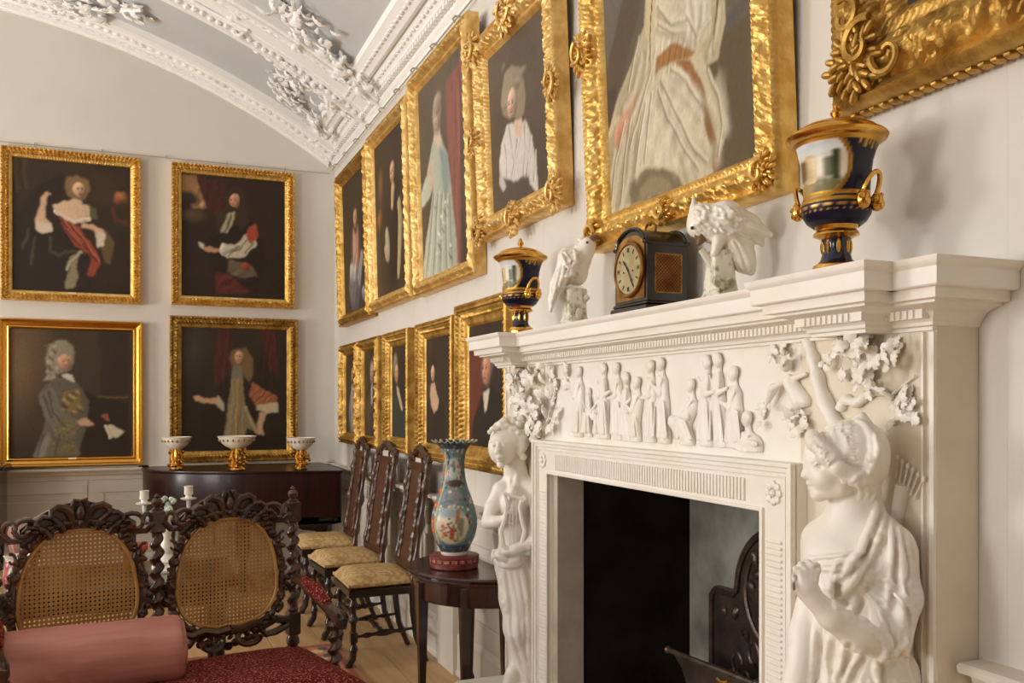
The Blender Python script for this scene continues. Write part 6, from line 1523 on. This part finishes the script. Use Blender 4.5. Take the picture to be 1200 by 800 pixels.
    m = MB(); m.box(bx(0.53) - 0.012, bx(0.53) + 0.012, -0.19, 0.19, 0.51, 0.555, bev=0.005); m.build('lower_rail', M_oak, t, smooth=False)
    m = MB(); x = bx(1.2)
    for s in (-1, 1):
        m.tube([(x, s * 0.18, 1.14), (x, s * 0.15, 1.19), (x, s * 0.1, 1.2), (x, s * 0.06, 1.225), (x, 0, 1.235)], [0.016, 0.022, 0.02, 0.024, 0.026], 8)
        m.tube([(x + 0.012 , s * (0.11 + 0.028 * math.cos(a)), 1.165 + 0.026 * math.sin(a)) for a in np.linspace(0, 5.2, 14)], 0.008, 6)
        for k in range(4): m.ell((x + 0.01, s * (0.03 + 0.035 * k), 1.22 - 0.012 * k), (0.014, 0.02, 0.014), n=7)
    m.box(bx(1.13) - 0.012, bx(1.13) + 0.012, -0.19, 0.19, 1.105, 1.15, bev=0.005); m.build('carved_crest', M_oak, t)
    return t
ch = make_chair('tall-backed chair with gold seat nearest the table and tall vase')
ch.location = (1.31, 5.235, 0)
dup(ch, (1.29, 5.93, 0), PI + 0.06, 'middle one of the three tall-backed chairs with gold seats')
dup(ch, (1.295, 6.70, 0), PI - 0.02, 'tall-backed chair with gold seat farthest back, beside the piano')

# ------------------------------------------------------------------ grand piano with three footed bowls
PN = thing('grand_piano', 'dark red mahogany grand piano in the far corner', 'piano', (0.75, 7.6, 0))
ol = [(0.02, 8.12), (0.0, 7.95), (0.03, 7.78), (0.12, 7.6), (0.25, 7.46), (0.42, 7.35), (0.6, 7.26), (0.8, 7.2), (1.0, 7.15), (1.2, 7.10), (1.38, 7.06), (1.46, 7.05), (1.49, 7.08), (1.49, 8.12)]
def prism_z(name, pts, z0, z1, m_, T, bev=0.006, sm_=True):
    cx = sum(p[0] for p in pts) / len(pts); cy = sum(p[1] for p in pts) / len(pts); n = len(pts)
    mb = MB(); vs = []
    for f, z_ in ((1 - bev, z0), (1, z0 + bev), (1, z1 - bev), (1 - bev, z1)): vs += [(cx + (x - cx) * f, cy + (y - cy) * f, z_) for x, y in pts]
    fs = [tuple(range(n - 1, -1, -1)), tuple(3 * n + i for i in range(n))]
    for k in range(3):
        for i in range(n): j = (i + 1) % n; fs.append((k * n + i, k * n + j, (k + 1) * n + j, (k + 1) * n + i))
    mb.add(vs, fs); return mb.build(name, m_, T, smooth=sm_, world=True)
def inset(pts, d):
    cx = sum(p[0] for p in pts) / len(pts); cy = sum(p[1] for p in pts) / len(pts)
    return [(x + (cx - x) * d, y + (cy - y) * d) for x, y in pts]
def dense(pts, k=4):
    q = []
    for i in range(len(pts) - 1):
        for j in range(k): t = j / k; q.append((pts[i][0] * (1 - t) + pts[i + 1][0] * t, pts[i][1] * (1 - t) + pts[i + 1][1] * t))
    q.append(pts[-1]); q = np.array(q); q[1:-1] = smooth_poly(q)[1:-1]; return [tuple(p) for p in q]
M_piano = mat('piano_veneer', (48, 16, 14), 0.3, col2=(30, 10, 10), scale=4, detail=4, coat=0.12, spec=0.25, stretch=(8, 8, 0.4))
prism_z('rim', inset(dense(ol), 0.012), 0.61, 0.955, M_piano, PN); prism_z('lid', dense(ol), 0.958, 0.978, M_piano, PN, 0.004); prism_z('soundboard', inset(dense(ol), 0.05), 0.58, 0.612, M_ebony, PN)
m = MB(); m.box(1.05, 1.47, 7.09, 7.6, 0.56, 0.612); m.prism([(0.98, 0.612), (1.04, 0.575), (1.1, 0.56), (1.16, 0.52), (1.3, 0.50), (1.36, 0.545), (1.47, 0.56), (1.47, 0.612)], 7.09, 7.16); m.build('key_bed', M_ebony, PN, world=True, smooth=False)
for (x, y) in ((0.2, 7.85), (0.75, 7.4), (1.36, 7.25)):
    m = MB(); m.lathe([(0.03, 0.06), (0.045, 0.1), (0.035, 0.2), (0.06, 0.4), (0.07, 0.5), (0.06, 0.58)], 14, Matrix.Translation((x, y, 0))); m.ell((x, y, 0.03), (0.03, 0.03, 0.03), n=8); m.build('leg', M_ebony, PN, world=True)
m = MB(); m.box(-0.02, 0.06, 8.02, 8.1, 0.98, 0.995, bev=0.003); m.build('lid_corner', M_ebony, PN, world=True)
def bowl(label, x, y, r, h):
    t = thing('footed_bowl', label, 'bowl', (x, y, 0.979), 0, 'three white bowls on gilt stands')
    k = r / 0.15
    m = MB(); m.lathe([(0.02, h - 0.1), (0.05 * k, h - 0.098), (0.085 * k, h - 0.08), (0.115 * k, h - 0.055), (0.135 * k, h - 0.025), (0.146 * k, h - 0.006), (0.151 * k, h), (0.146 * k, h), (0.125 * k, h - 0.03), (0.1 * k, h - 0.06), (0.05 * k, h - 0.085), (0.001, h - 0.088)], 32)
    bw_ = m.build('bowl', M_porc, t)
    for q in range(20):
        a = q * PI / 10; m = MB(); m.ell((0.134 * k * math.cos(a), 0.134 * k * math.sin(a), h - 0.03), (0.008, 0.008, 0.012), n=6, rot=None); m.build('painted_sprig', mat('gilt_sprig', (160, 128, 84), 0.4), bw_)
    m = MB(); m.lathe([(0.062 * k, 0), (0.066 * k, 0.008), (0.06 * k, 0.018), (0.048 * k, 0.03), (0.03 * k, 0.036)], 20); m.build('gilt_base', M_gold_s, t)
    rr = random.Random(int(x * 100))
    for q in range(3):
        a = q * 2 * PI / 3 + 0.4; c, s = math.cos(a), math.sin(a); m = MB()
        m.tube([(0.05 * k * c, 0.05 * k * s, 0.025), (0.036 * k * c, 0.036 * k * s, 0.06), (0.05 * k * c, 0.05 * k * s, 0.1), (0.03 * k * c, 0.03 * k * s, h - 0.1)], [0.014, 0.012, 0.016, 0.014], 8)
        for e in range(9): m.ell((0.05 * k * c + rr.gauss(0, .016), 0.05 * k * s + rr.gauss(0, .016), rr.uniform(0.03, h - 0.1)), (0.012, 0.012, 0.016), n=6)
        m.build('gilt_scroll', M_gold_s, t)
    m = MB(); m.lathe([(0.028 * k, 0.03), (0.016 * k, 0.06), (0.02 * k, h - 0.13), (0.04 * k, h - 0.1)], 14); m.build('gilt_stem', M_gold_d, t)
bowl('white bowl on gilt stand at the left end of the piano lid', 0.26, 7.62, 0.117, 0.26)
bowl('largest white bowl on gilt stand, in the middle of the piano lid', 0.70, 7.37, 0.15, 0.27)
bowl('white bowl on gilt stand at the right end of the piano lid', 1.18, 7.25, 0.117, 0.255)

# ------------------------------------------------------------------ rug
N, K = 150, 260; x0, x1, y0, y1 = -1.6, 1.135, 1.6, 5.6
P = Paint(N, K, (164, 84, 66), 8); P.noise(0.06, 12)
dx = np.minimum(P.x, 1 - P.x) * (x1 - x0); dy = np.minimum(P.y, 1 - P.y) * (y1 - y0); dd = np.minimum(dx, dy)
def rb(a, b, c): k = (dd >= a) & (dd < b); P.C[k] = lin(c)
rb(0, 0.03, (170, 126, 96)); rb(0.03, 0.06, (150, 84, 66)); rb(0.06, 0.2, (192, 128, 100)); rb(0.2, 0.23, (70, 66, 74)); rb(0.23, 0.27, (186, 146, 108)); rb(0.27, 0.3, (70, 60, 66))
xw = x0 + P.x * (x1 - x0); yw = y0 + P.y * (y1 - y0)
for q, c in ((0.0, (92, 96, 98)), (0.055, (216, 184, 146)), (0.11, (142, 66, 54))):
    k = (dd > 0.075) & (dd < 0.185) & ((np.sin((yw + q) * 38) + np.sin((xw + q) * 38) * 0.9) > 0.9); P.C[k] = lin(c)
k = (dd > 0.32) & (np.sin(xw * 40) * np.sin(yw * 36) > 0.55); P.C[k] = lin((196, 150, 112)); k = (dd > 0.32) & (np.sin(xw * 22 + 1) * np.sin(yw * 25) > 0.7); P.C[k] = lin((60, 62, 74))
X, Y = xw, yw
V = np.stack([X, Y, np.full_like(X, 0.012)], -1).reshape(-1, 3) - np.array([-0.2, 3.6, 0])
M_rug = mat('rug_pile', (150, 66, 52), 0.95, attr='Col', spec=0.1, bump=0.4, bscale=200)
rg = thing('patterned_rug', 'red patterned rug on the floor boards beneath the settee', 'rug', (-0.2, 3.6, 0))
me = mesh_np('pile', V, grid_quads(K, N), M_rug, False); set_col(me, P.rgba()); link('pile', me, rg)
m = MB(); m.box(x0, x1, y0, y1, 0.0005, 0.0115); m.build('backing', mat('rug_backing', (130, 90, 70), 0.95), rg, world=True, smooth=False)

# ------------------------------------------------------------------ caned settee
ST = thing('caned_settee', 'carved walnut settee with two oval cane backs and red seat', 'sofa', (0.059, 3.807, 0.012), math.radians(13.2))
def twist(mb, x, y, z0, z1, r, pitch=0.058, n=10, x1=None, y1=None):
    K = max(10, int((z1 - z0) / 0.006)); vs = []; fs = []
    for i in range(K + 1):
        t = i / K; zz_ = z0 + (z1 - z0) * t; a = 2 * PI * (zz_ - z0) / pitch
        e = r * 0.32 * min(1, 8 * t, 8 * (1 - t)); cx, cy = x + ((x1 - x) * t if x1 is not None else 0) + e * math.cos(a), y + ((y1 - y) * t if y1 is not None else 0) + e * math.sin(a)
        for k in range(n): b_ = 2 * PI * k / n; vs.append((cx + r * 0.86 * math.cos(b_), cy + r * 0.86 * math.sin(b_), zz_))
    for i in range(K):
        for k in range(n): k2 = (k + 1) % n; fs.append((i * n + k, i * n + k2, (i + 1) * n + k2, (i + 1) * n + k))
    fs += [tuple(range(n - 1, -1, -1)), tuple(K * n + k for k in range(n))]
    mb.add(vs, fs)
PS = 0.562
for i, x in enumerate((-PS, 0, PS)):
    m = MB(); twist(m, x, 0, 0.62, 0.985, 0.025); m.box(x - 0.027, x + 0.027, -0.024, 0.024, 0.985, 1.075, bev=0.006); m.box(x - 0.026, x + 0.026, -0.024, 0.024, 0.5, 0.6, bev=0.006)
    m.lathe([(0.02, 0), (0.022, 0.006), (0.012, 0.014), (0.02, 0.024), (0.022, 0.036), (0.016, 0.046), (0.008, 0.05), (0.012, 0.056), (0.004, 0.066)], 12, Matrix.Translation((x, 0, 1.073)))
    m.lathe([(0.02, 0.6), (0.026, 0.61), (0.018, 0.625)], 12, Matrix.Translation((x, 0, 0))); m.lathe([(0.018, 0.45), (0.028, 0.462), (0.028, 0.48), (0.02, 0.5)], 12, Matrix.Translation((x, 0, 0)))
    m.box(x - 0.024, x + 0.024, -0.022, 0.022, 0.25, 0.45, bev=0.005); twist(m, x, 0, 0.03, 0.25, 0.024)
    m.build('back_post', M_carved, ST)
def oval(t, a, b, zc):
    c, s = math.cos(t), math.sin(t); n = 2.5
    z_ = math.copysign(abs(s) ** (2 / n), s)
    return a * (1 - 0.13 * z_) * math.copysign(abs(c) ** (2 / n), c), zc + b * z_
def inside(x, z, a, b, zc): return abs(x / a / (1 - 0.13 * (z - zc) / b)) ** 2.5 + abs((z - zc) / b) ** 2.5 < 1
AO, BO, ZO = 0.203, 0.222, 0.80
for xc in (-PS / 2, PS / 2):
    # cane: vertical, horizontal and diagonal strands clipped to the oval
    m = MB(); sp = 0.0158
    def strand(p, q, wd, y):
        (xa, za), (xb, zb) = p, q
        dxx, dzz = xb - xa, zb - za; L_ = math.hypot(dxx, dzz)
        if L_ < 0.01: return
        nx_, nz_ = -dzz / L_ * wd / 2, dxx / L_ * wd / 2
        vs = []
        for yy_ in (y, y + 0.0012): vs += [(xc + xa + nx_, yy_, za + nz_), (xc + xb + nx_, yy_, zb + nz_), (xc + xb - nx_, yy_, zb - nz_), (xc + xa - nx_, yy_, za - nz_)]
        m.add(vs, [(0, 1, 2, 3), (7, 6, 5, 4), (0, 4, 5, 1), (2, 6, 7, 3)])
    def clipline(f):
        """f(s) -> (x, z); longest run inside the oval"""
        S_ = np.linspace(-0.45, 0.45, 361); pts_ = [f(s_) for s_ in S_]; ok = [inside(x_, z_, AO, BO, ZO) for x_, z_ in pts_]
        if not any(ok): return None
        i0 = ok.index(True); i1 = len(ok) - 1 - ok[::-1].index(True); return pts_[i0], pts_[i1]
    nn = int(AO / sp) + 1
    for k in range(-nn, nn + 1):
        for o_ in (-0.0022, 0.0022):
            c_ = clipline(lambda s_: (k * sp + o_, ZO + s_));  c_ and strand(c_[0], c_[1], 0.0036, -0.001)
            c_ = clipline(lambda s_: (s_, ZO + k * sp + o_)); c_ and strand(c_[0], c_[1], 0.0036, 0.0002)
    for k in range(-2 * nn, 2 * nn + 1):
        for sg in (1, -1):
            c_ = clipline(lambda s_: (s_, ZO + sg * s_ + (k + 0.5) * sp)); c_ and strand(c_[0], c_[1], 0.0042, 0.0014 if sg > 0 else 0.0026)
    m.build('cane_panel', M_cane, ST, 'golden woven cane panel', kind='stuff', smooth=False)
    m = MB(); m.tube([(xc + oval(t, AO, BO, ZO)[0], -0.006, oval(t, AO, BO, ZO)[1]) for t in np.linspace(0, 2 * PI, 72, endpoint=False)], 0.008, 6, closed=True); m.build('cane_beading', M_cane, ST)
    # carved oval surround
    m = MB(); T_ = np.linspace(0, 2 * PI, 160, endpoint=False); pts = []; rad = []
    for i, t in enumerate(T_):
        x_, z_ = oval(t, AO + 0.024, BO + 0.026, ZO); pts.append((xc + x_, -0.004, z_)); rad.append(0.017 + 0.004 * math.sin(t * 26) + 0.003 * math.sin(t * 41))
    m.tube(pts, rad, 8, closed=True, flat=0.8)
    rr = random.Random(int(xc * 100))
    for k in range(64):
        t = k * 2 * PI / 64 + rr.uniform(-.03, .03); q = rr.uniform(-0.009, 0.015); x_, z_ = oval(t, AO + 0.026 + q, BO + 0.028 + q, ZO)
        m.ell((xc + x_, -0.02 + rr.uniform(-.004, .004), z_), (rr.uniform(0.012, 0.02), 0.012, rr.uniform(0.008, 0.013)), n=7, rot=Matrix.Rotation(-t + rr.uniform(0.3, 1.4), 3, 'Y'))
    for s in (-1, 1):                                       # side acanthus curls
        for (dx_, z_, r_, st_) in ((0.226, 0.93, 0.016, 1), (0.238, 0.80, 0.012, 2), (0.234, 0.70, 0.014, 0.5), (0.218, 0.64, 0.018, 3)):
            m.tube([(xc + s * (dx_ + r_ * (1 - 0.6 * q / 14) * math.cos(st_ + q * 0.36)), -0.016, z_ + r_ * 1.5 * (1 - 0.6 * q / 14) * math.sin(st_ + q * 0.36)) for q in range(15)], [0.007 - 0.0002 * q for q in range(15)], 6)
    m.build('carved_surround', M_carved, ST)
    # crest
    m = MB(); yb = -0.012
    def lobe(pts, r0, r1): m.tube([(xc + a, yb - 0.004 * i, b) for i, (a, b) in enumerate(pts)], [r0 + (r1 - r0) * i / (len(pts) - 1) for i in range(len(pts))], 7, flat=0.7)
    hill = [(xc + x_, 1.085 + 0.042 * math.cos(x_ / 0.2 * 1.5) - 0.05 * (abs(x_) / 0.2) ** 2) for x_ in np.linspace(-0.2, 0.2, 21)]
    m.prism([(x_, z_) for x_, z_ in hill] + [(xc + x_, 1.03 - 0.14 * (abs(x_) / 0.21) ** 3.2) for x_ in np.linspace(0.2, -0.2, 21)], -0.012, 0.012)
    for s in (-1, 1):
        lobe([(s * 0.02, 1.06), (s * 0.028, 1.10), (s * 0.016, 1.135), (s * 0.004, 1.13)], 0.014, 0.01)
        for q in ([(.016, 1.03), (.026, 1.075), (.048, 1.104), (.078, 1.112), (.1, 1.1), (.102, 1.082), (.09, 1.078)], [(.056, 1.02), (.07, 1.05), (.098, 1.075), (.13, 1.08), (.15, 1.066), (.15, 1.05), (.138, 1.046)], [(.1, 1.0), (.116, 1.025), (.145, 1.044), (.175, 1.044), (.19, 1.028), (.186, 1.014)]): lobe([(s * a, b) for a, b in q], 0.021, 0.01)
        lobe([(s * (0.19 + 0.045 * (1 - 0.055 * q) * math.cos(2.6 - q * 0.42)), 1.035 + 0.042 * (1 - 0.055 * q) * math.sin(2.6 - q * 0.42)) for q in range(15)], 0.015, 0.009)
        lobe([(s * (0.232 + 0.026 * (1 - 0.05 * q) * math.cos(-1 + q * 0.45)), 1.045 + 0.03 * (1 - 0.05 * q) * math.sin(-1 + q * 0.45)) for q in range(13)], 0.012, 0.008)
        lobe([(s * 0.17, 1.03), (s * 0.2, 1.0), (s * 0.235, 1.0), (s * 0.262, 1.03)], 0.02, 0.018)
        for k in range(6): m.ell((xc + s * (0.05 + 0.025 * k), yb - 0.016, 1.05 - 0.006 * k), (0.015, 0.008, 0.009), n=7)
    m.ell((xc, yb - 0.014, 1.085), (0.016, 0.016, 0.03), n=9); m.ell((xc, yb - 0.02, 1.05), (0.012, 0.012, 0.012), n=8)
    m.build('carved_crest', M_carved, ST)
    # bottom rail of scrolls
    m = MB(); yb = 0.0
    for s in (-1, 1):
        lobe([(s * 0.255, 0.565), (s * 0.2, 0.58), (s * 0.15, 0.56), (s * 0.1, 0.575), (s * 0.05, 0.56), (0, 0.57)], 0.027, 0.024)
        lobe([(s * (0.075 + 0.045 * math.cos(a)), 0.53 + 0.032 * math.sin(a)) for a in np.linspace(0, 2 * PI, 14)], 0.017, 0.017)
        lobe([(s * 0.13, 0.555), (s * 0.16, 0.52), (s * 0.2, 0.525), (s * 0.255, 0.55)], 0.021, 0.021)
        for k in range(5): m.ell((xc + s * 0.028 * k, -0.004, 0.494 + 0.006 * (k % 2) + 0.006 * k), (0.02, 0.016, 0.018), n=8)
    m.build('carved_lower_rail', M_carved, ST)
# seat
SD = 0.60; m = MB(); nx, ny = 26, 14; vs = []; fs = []
for k in (0, 1):
    for i in range(nx + 1):
        for j in range(ny + 1):
            u_, v_ = i / nx * 2 - 1, j / ny * 2 - 1; e = max(0, (1 - abs(u_) ** 6)) * max(0, (1 - abs(v_) ** 6))
            vs.append((u_ * (PS + 0.035), -0.055 - SD / 2 + v_ * SD / 2, (0.395 + 0.05 + 0.045 * e ** 0.5 + 0.012 * e) if k == 0 else 0.37))
for k in (0, 1):
    for i in range(nx):
        for j in range(ny): a = k * (nx + 1) * (ny + 1) + i * (ny + 1) + j; f = (a, a + ny + 1, a + ny + 2, a + 1); fs.append(f if k == 0 else f[::-1])
B_ = (nx + 1) * (ny + 1); ring = [i * (ny + 1) for i in range(nx + 1)] + [nx * (ny + 1) + j for j in range(1, ny + 1)] + [i * (ny + 1) + ny for i in range(nx - 1, -1, -1)] + [j for j in range(ny - 1, 0, -1)]
for i in range(len(ring)): a, b = ring[i], ring[(i + 1) % len(ring)]; fs.append((a, a + B_, b + B_, b))
m.add(vs, fs); m.build('seat', M_red, ST, 'red seat with small pale figuring')
m = MB(); m.box(-PS - 0.03, PS + 0.03, -0.65, -0.03, 0.33, 0.372, bev=0.006); m.build('seat_rail', M_carved, ST, smooth=False)
for s in (-1, 1):
    x = s * PS
    m = MB(); twist(m, x + s * 0.02, -0.385, 0.44, 0.625, 0.026, 0.05); m.lathe([(0.02, 0.60), (0.03, 0.615), (0.022, 0.63)], 12, Matrix.Translation((x + s * 0.02, -0.385, 0))); m.build('arm_support', M_carved, ST)
    m = MB(); m.tube([(x, -0.01, 0.75), (x + s * 0.01, -0.1, 0.735), (x + s * 0.02, -0.22, 0.695), (x + s * 0.025, -0.33, 0.665), (x + s * 0.025, -0.40, 0.655), (x + s * 0.025, -0.44, 0.635), (x + s * 0.025, -0.44, 0.61)], [0.02, 0.022, 0.022, 0.024, 0.03, 0.028, 0.018], 8)
    for k in range(-2, 3): m.ell((x + s * 0.025 + k * 0.011, -0.425, 0.65), (0.007, 0.03, 0.022), n=7)
    m.build('arm', M_carved, ST)
    m = MB(); m.tube([(x + s * 0.01, -0.1, 0.75), (x + s * 0.018, -0.2, 0.722), (x + s * 0.022, -0.31, 0.685)], [0.02, 0.032, 0.02], 12); m.build('arm_pad', M_red, ST, 'red padded armrest')
    for y in (-0.62,):
        m = MB(); twist(m, x, y, 0.03, 0.33, 0.026, 0.07); m.ell((x, y, 0.018), (0.028, 0.028, 0.018), n=10); m.build('front_leg', M_carved, ST)
# bolster
RB = Matrix.Rotation(math.radians(13.2), 4, 'Z')
BO_ = thing('bolster_cushion', 'dusty pink silk bolster lying on the red settee seat', 'cushion', tuple(RB @ Vector((-0.285, -0.235, 0)) + Vector((0.059, 3.807, 0.502))), math.radians(13.2 - 9))
m = MB(); vs = []; fs = []; N, K = 36, 44; Lb = 0.31
rr = random.Random(12)
for i in range(K + 1):
    t = i / K * 2 - 1; ed = min(1, (1 - abs(t)) / 0.11); q = 0.124 * (0.80 + 0.20 * math.sqrt(max(0, 1 - (1 - ed) ** 2))) * (1 + 0.015 * math.cos(t * 5))
    for k in range(N):
        a = 2 * PI * k / N; w = q * (1 + 0.014 * math.sin(3 * a + 5 * t) + 0.012 * vnoise(t * 9 + 20, a * 1.2) + 0.01 * vnoise(t * 26, a * 0.8 + 7) * max(0, math.cos(a - 1.5)))
        z_ = w * math.sin(a); z_ = max(z_, -0.102)
        vs.append((t * Lb, w * math.cos(a), z_ + 0.1))
for i in range(K):
    for k in range(N): k2 = (k + 1) % N; fs.append((i * N + k2, i * N + k, (i + 1) * N + k, (i + 1) * N + k2))
m.add(vs, fs); 
m.build('cover', M_pink, BO_)
for s in (-1, 1):
    m = MB(); vs = [(s * (Lb + 0.012), 0, 0.1)]
    for j, (f, dx) in enumerate(((0.55, 0.011), (0.9, 0.003), (1.0, -0.002))):
        for k in range(N): a = 2 * PI * k / N; w = 0.099 * f * (1 + 0.02 * math.sin(12 * a) * (1 - f)); vs.append((s * (Lb + dx), w * math.cos(a), max(w * math.sin(a), -0.098) + 0.1))
    fs = [(0, 1 + k, 1 + (k + 1) % N) if s > 0 else (0, 1 + (k + 1) % N, 1 + k) for k in range(N)]
    for j in range(2):
        for k in range(N): a, b = 1 + j * N + k, 1 + j * N + (k + 1) % N; fs.append((a, a + N, b + N, b))
    m.add(vs, fs); m.build('end_cap', M_pink, BO_)
    m = MB(); m.tube([(s * (Lb - 0.001), 0.101 * math.cos(a), max(0.101 * math.sin(a), -0.096) + 0.1) for a in np.linspace(0, 2 * PI, 40, endpoint=False)], 0.003, 6, closed=True); m.build('piping', M_pink, BO_)

# ------------------------------------------------------------------ table behind the settee and what stands on it
T2 = thing('side_table', 'low dark lacquered table behind the settee', 'table', (-0.4, 4.65, 0.0))
m = MB(); m.box(-0.82, 0.82, -0.32, 0.32, 0.66, 0.70, bev=0.008); m.build('tabletop', M_ebony, T2, smooth=False)
m = MB(); m.box(-0.78, 0.78, -0.29, 0.29, 0.58, 0.66, bev=0.004); m.build('apron', M_ebony, T2, smooth=False)
for sx in (-1, 1):
    for sy in (-1, 1):
        m = MB(); m.lathe([(0.02, 0.0125), (0.026, 0.04), (0.018, 0.1), (0.026, 0.4), (0.032, 0.58)], 12, Matrix.Translation((sx * 0.74, sy * 0.25, 0))); m.build('leg', M_ebony, T2)
CA = thing('candelabrum', 'white and mint porcelain two-branched candelabrum behind the settee', 'candelabrum', (0.115, 4.63, 0.7005))
m = MB(); m.lathe([(0.062, 0), (0.066, 0.01), (0.055, 0.022), (0.05, 0.04), (0.056, 0.05), (0.044, 0.062), (0.03, 0.085), (0.036, 0.11), (0.028, 0.13), (0.02, 0.17), (0.028, 0.2), (0.018, 0.24), (0.022, 0.27)], 18)
for k in range(6): m.ell((0.055 * math.cos(k), 0.055 * math.sin(k), 0.018), (0.016, 0.016, 0.018), n=7)
m.build('base', M_porc, CA)
m = MB(); rr = random.Random(4)
for k in range(16): m.ell((rr.gauss(0, 0.018), rr.gauss(0, 0.018), 0.27 + rr.uniform(0, 0.085)), (0.014, 0.014, 0.014), n=7)
m.build('flower_knot', M_mint, CA, 'mint green flower cluster')
for s, hh in ((-1, 0.0), (1, 0.015)):
    m = MB(); m.tube([(0, 0, 0.26), (s * 0.04, 0.005, 0.25), (s * 0.08, 0.008, 0.258), (s * 0.1, 0.01, 0.29), (s * 0.1, 0.01, 0.32 + hh)], [0.01, 0.009, 0.009, 0.009, 0.011], 8); ar = m.build('branch', M_mint, CA)
    m = MB(); m.lathe([(0.012, 0.32 + hh), (0.036, 0.326 + hh), (0.038, 0.332 + hh), (0.016, 0.336 + hh), (0.014, 0.345 + hh), (0.021, 0.35 + hh), (0.02, 0.385 + hh), (0.022, 0.39 + hh), (0.012, 0.388 + hh), (0.012, 0.37 + hh)], 18, Matrix.Translation((s * 0.1, 0.01, 0))); m.build('candle_cup', M_porc, ar)
JR = thing('painted_jar', 'small red and white painted jar at the left, behind the settee', 'jar', (-0.5, 4.46, 0.7005))
pf = [(0.045, 0), (0.052, 0.01), (0.056, 0.05), (0.05, 0.1), (0.044, 0.118), (0.05, 0.135), (0.056, 0.142)]
zs = np.array([p[1] for p in pf]); rs = np.array([p[0] for p in pf]); K = 40; N = 48; z = np.linspace(0, 0.142, K); r = np.interp(z, zs, rs); th = np.linspace(0, 2 * PI, N, endpoint=False)
me = mesh_np('body', np.stack([r[:, None] * np.cos(th), r[:, None] * np.sin(th), np.repeat(z[:, None], N, 1)], -1).reshape(-1, 3), grid_quads(K, N, True), M_ceramic)
P = Paint(N, K, (160, 52, 54), 1); P.x = np.repeat((th / (2 * PI))[None], K, 0); P.y = np.repeat(z[:, None] / 0.142, N, 1)
for q in (0.2, 0.47, 0.74, 0.98): P.e(q, 0.5, 0.09, 0.24, (228, 220, 204), soft=0.2).e(q - 0.02, 0.5, 0.04, 0.12, (110, 120, 100), soft=0.6).e(q + 0.03, 0.44, 0.03, 0.1, (150, 90, 90), soft=0.6)
P.C[P.y > 0.84] = lin((232, 224, 210)); P.C[P.y < 0.08] = lin((226, 214, 196))
set_col(me, P.rgba()); link('body', me, JR)
m = MB(); m.lathe([(0.056, 0.142), (0.05, 0.143), (0.044, 0.13), (0.04, 0.1)], 24, close=False); m.build('rim', M_porc, JR)
RBX = thing('red_box', 'small flat red box with gilt front, beside the candelabrum', 'box', (-0.03, 4.72, 0.7005))
m = MB(); m.box(-0.05, 0.05, -0.05, 0.05, 0, 0.10, bev=0.004); m.build('gilt_body', M_gold_d, RBX, smooth=False)
m = MB(); m.box(-0.062, 0.062, -0.062, 0.062, 0.101, 0.128, bev=0.005); m.build('lid', M_red_box, RBX, smooth=False)
BW = thing('pink_bowl', 'pink glazed bowl seen through the left settee crest', 'bowl', (-0.5, 4.8, 0.7005))
m = MB(); m.lathe([(0.03, 0), (0.035, 0.02), (0.05, 0.06), (0.075, 0.13), (0.08, 0.2), (0.072, 0.23), (0.045, 0.245), (0.02, 0.25)], 24); m.build('body', mat('pink_glaze', (150, 96, 80), 0.3, coat=0.2), BW)
m = MB(); m.lathe([(0.02, 0.25), (0.012, 0.255), (0.014, 0.265), (0.004, 0.27)], 14); m.build('knop', mat('pink_glaze', (196, 112, 92)), BW)
LC = thing('lacquer_cabinet', 'dark lacquer cabinet against the far wall at the left edge', 'cabinet', (-1.32, 7.95, 0.0))
m = MB(); m.box(-0.33, 0.33, -0.22, 0.22, 0.45, 1.0, bev=0.008); m.build('body', M_ebony, LC, smooth=False)
m = MB(); m.box(-0.36, 0.36, -0.25, 0.25, 1.0, 1.03, bev=0.008); m.build('cornice', M_ebony, LC, smooth=False)
for s in (-1, 1):
    m = MB(); m.box(s * 0.16 - 0.14, s * 0.16 + 0.14, -0.235, -0.22, 0.49, 0.96, bev=0.004); dr = m.build('door', M_ebony, LC, smooth=False)
    m = MB(); m.ell((s * 0.03, -0.245, 0.72), (0.008, 0.012, 0.02), n=8); m.build('handle', M_brass, dr)
    for y in (-0.18, 0.18):
        m = MB(); m.lathe([(0.022, 0), (0.028, 0.03), (0.016, 0.08), (0.028, 0.38), (0.03, 0.45)], 10, Matrix.Translation((s * 0.29, y, 0))); m.build('leg', M_ebony, LC)
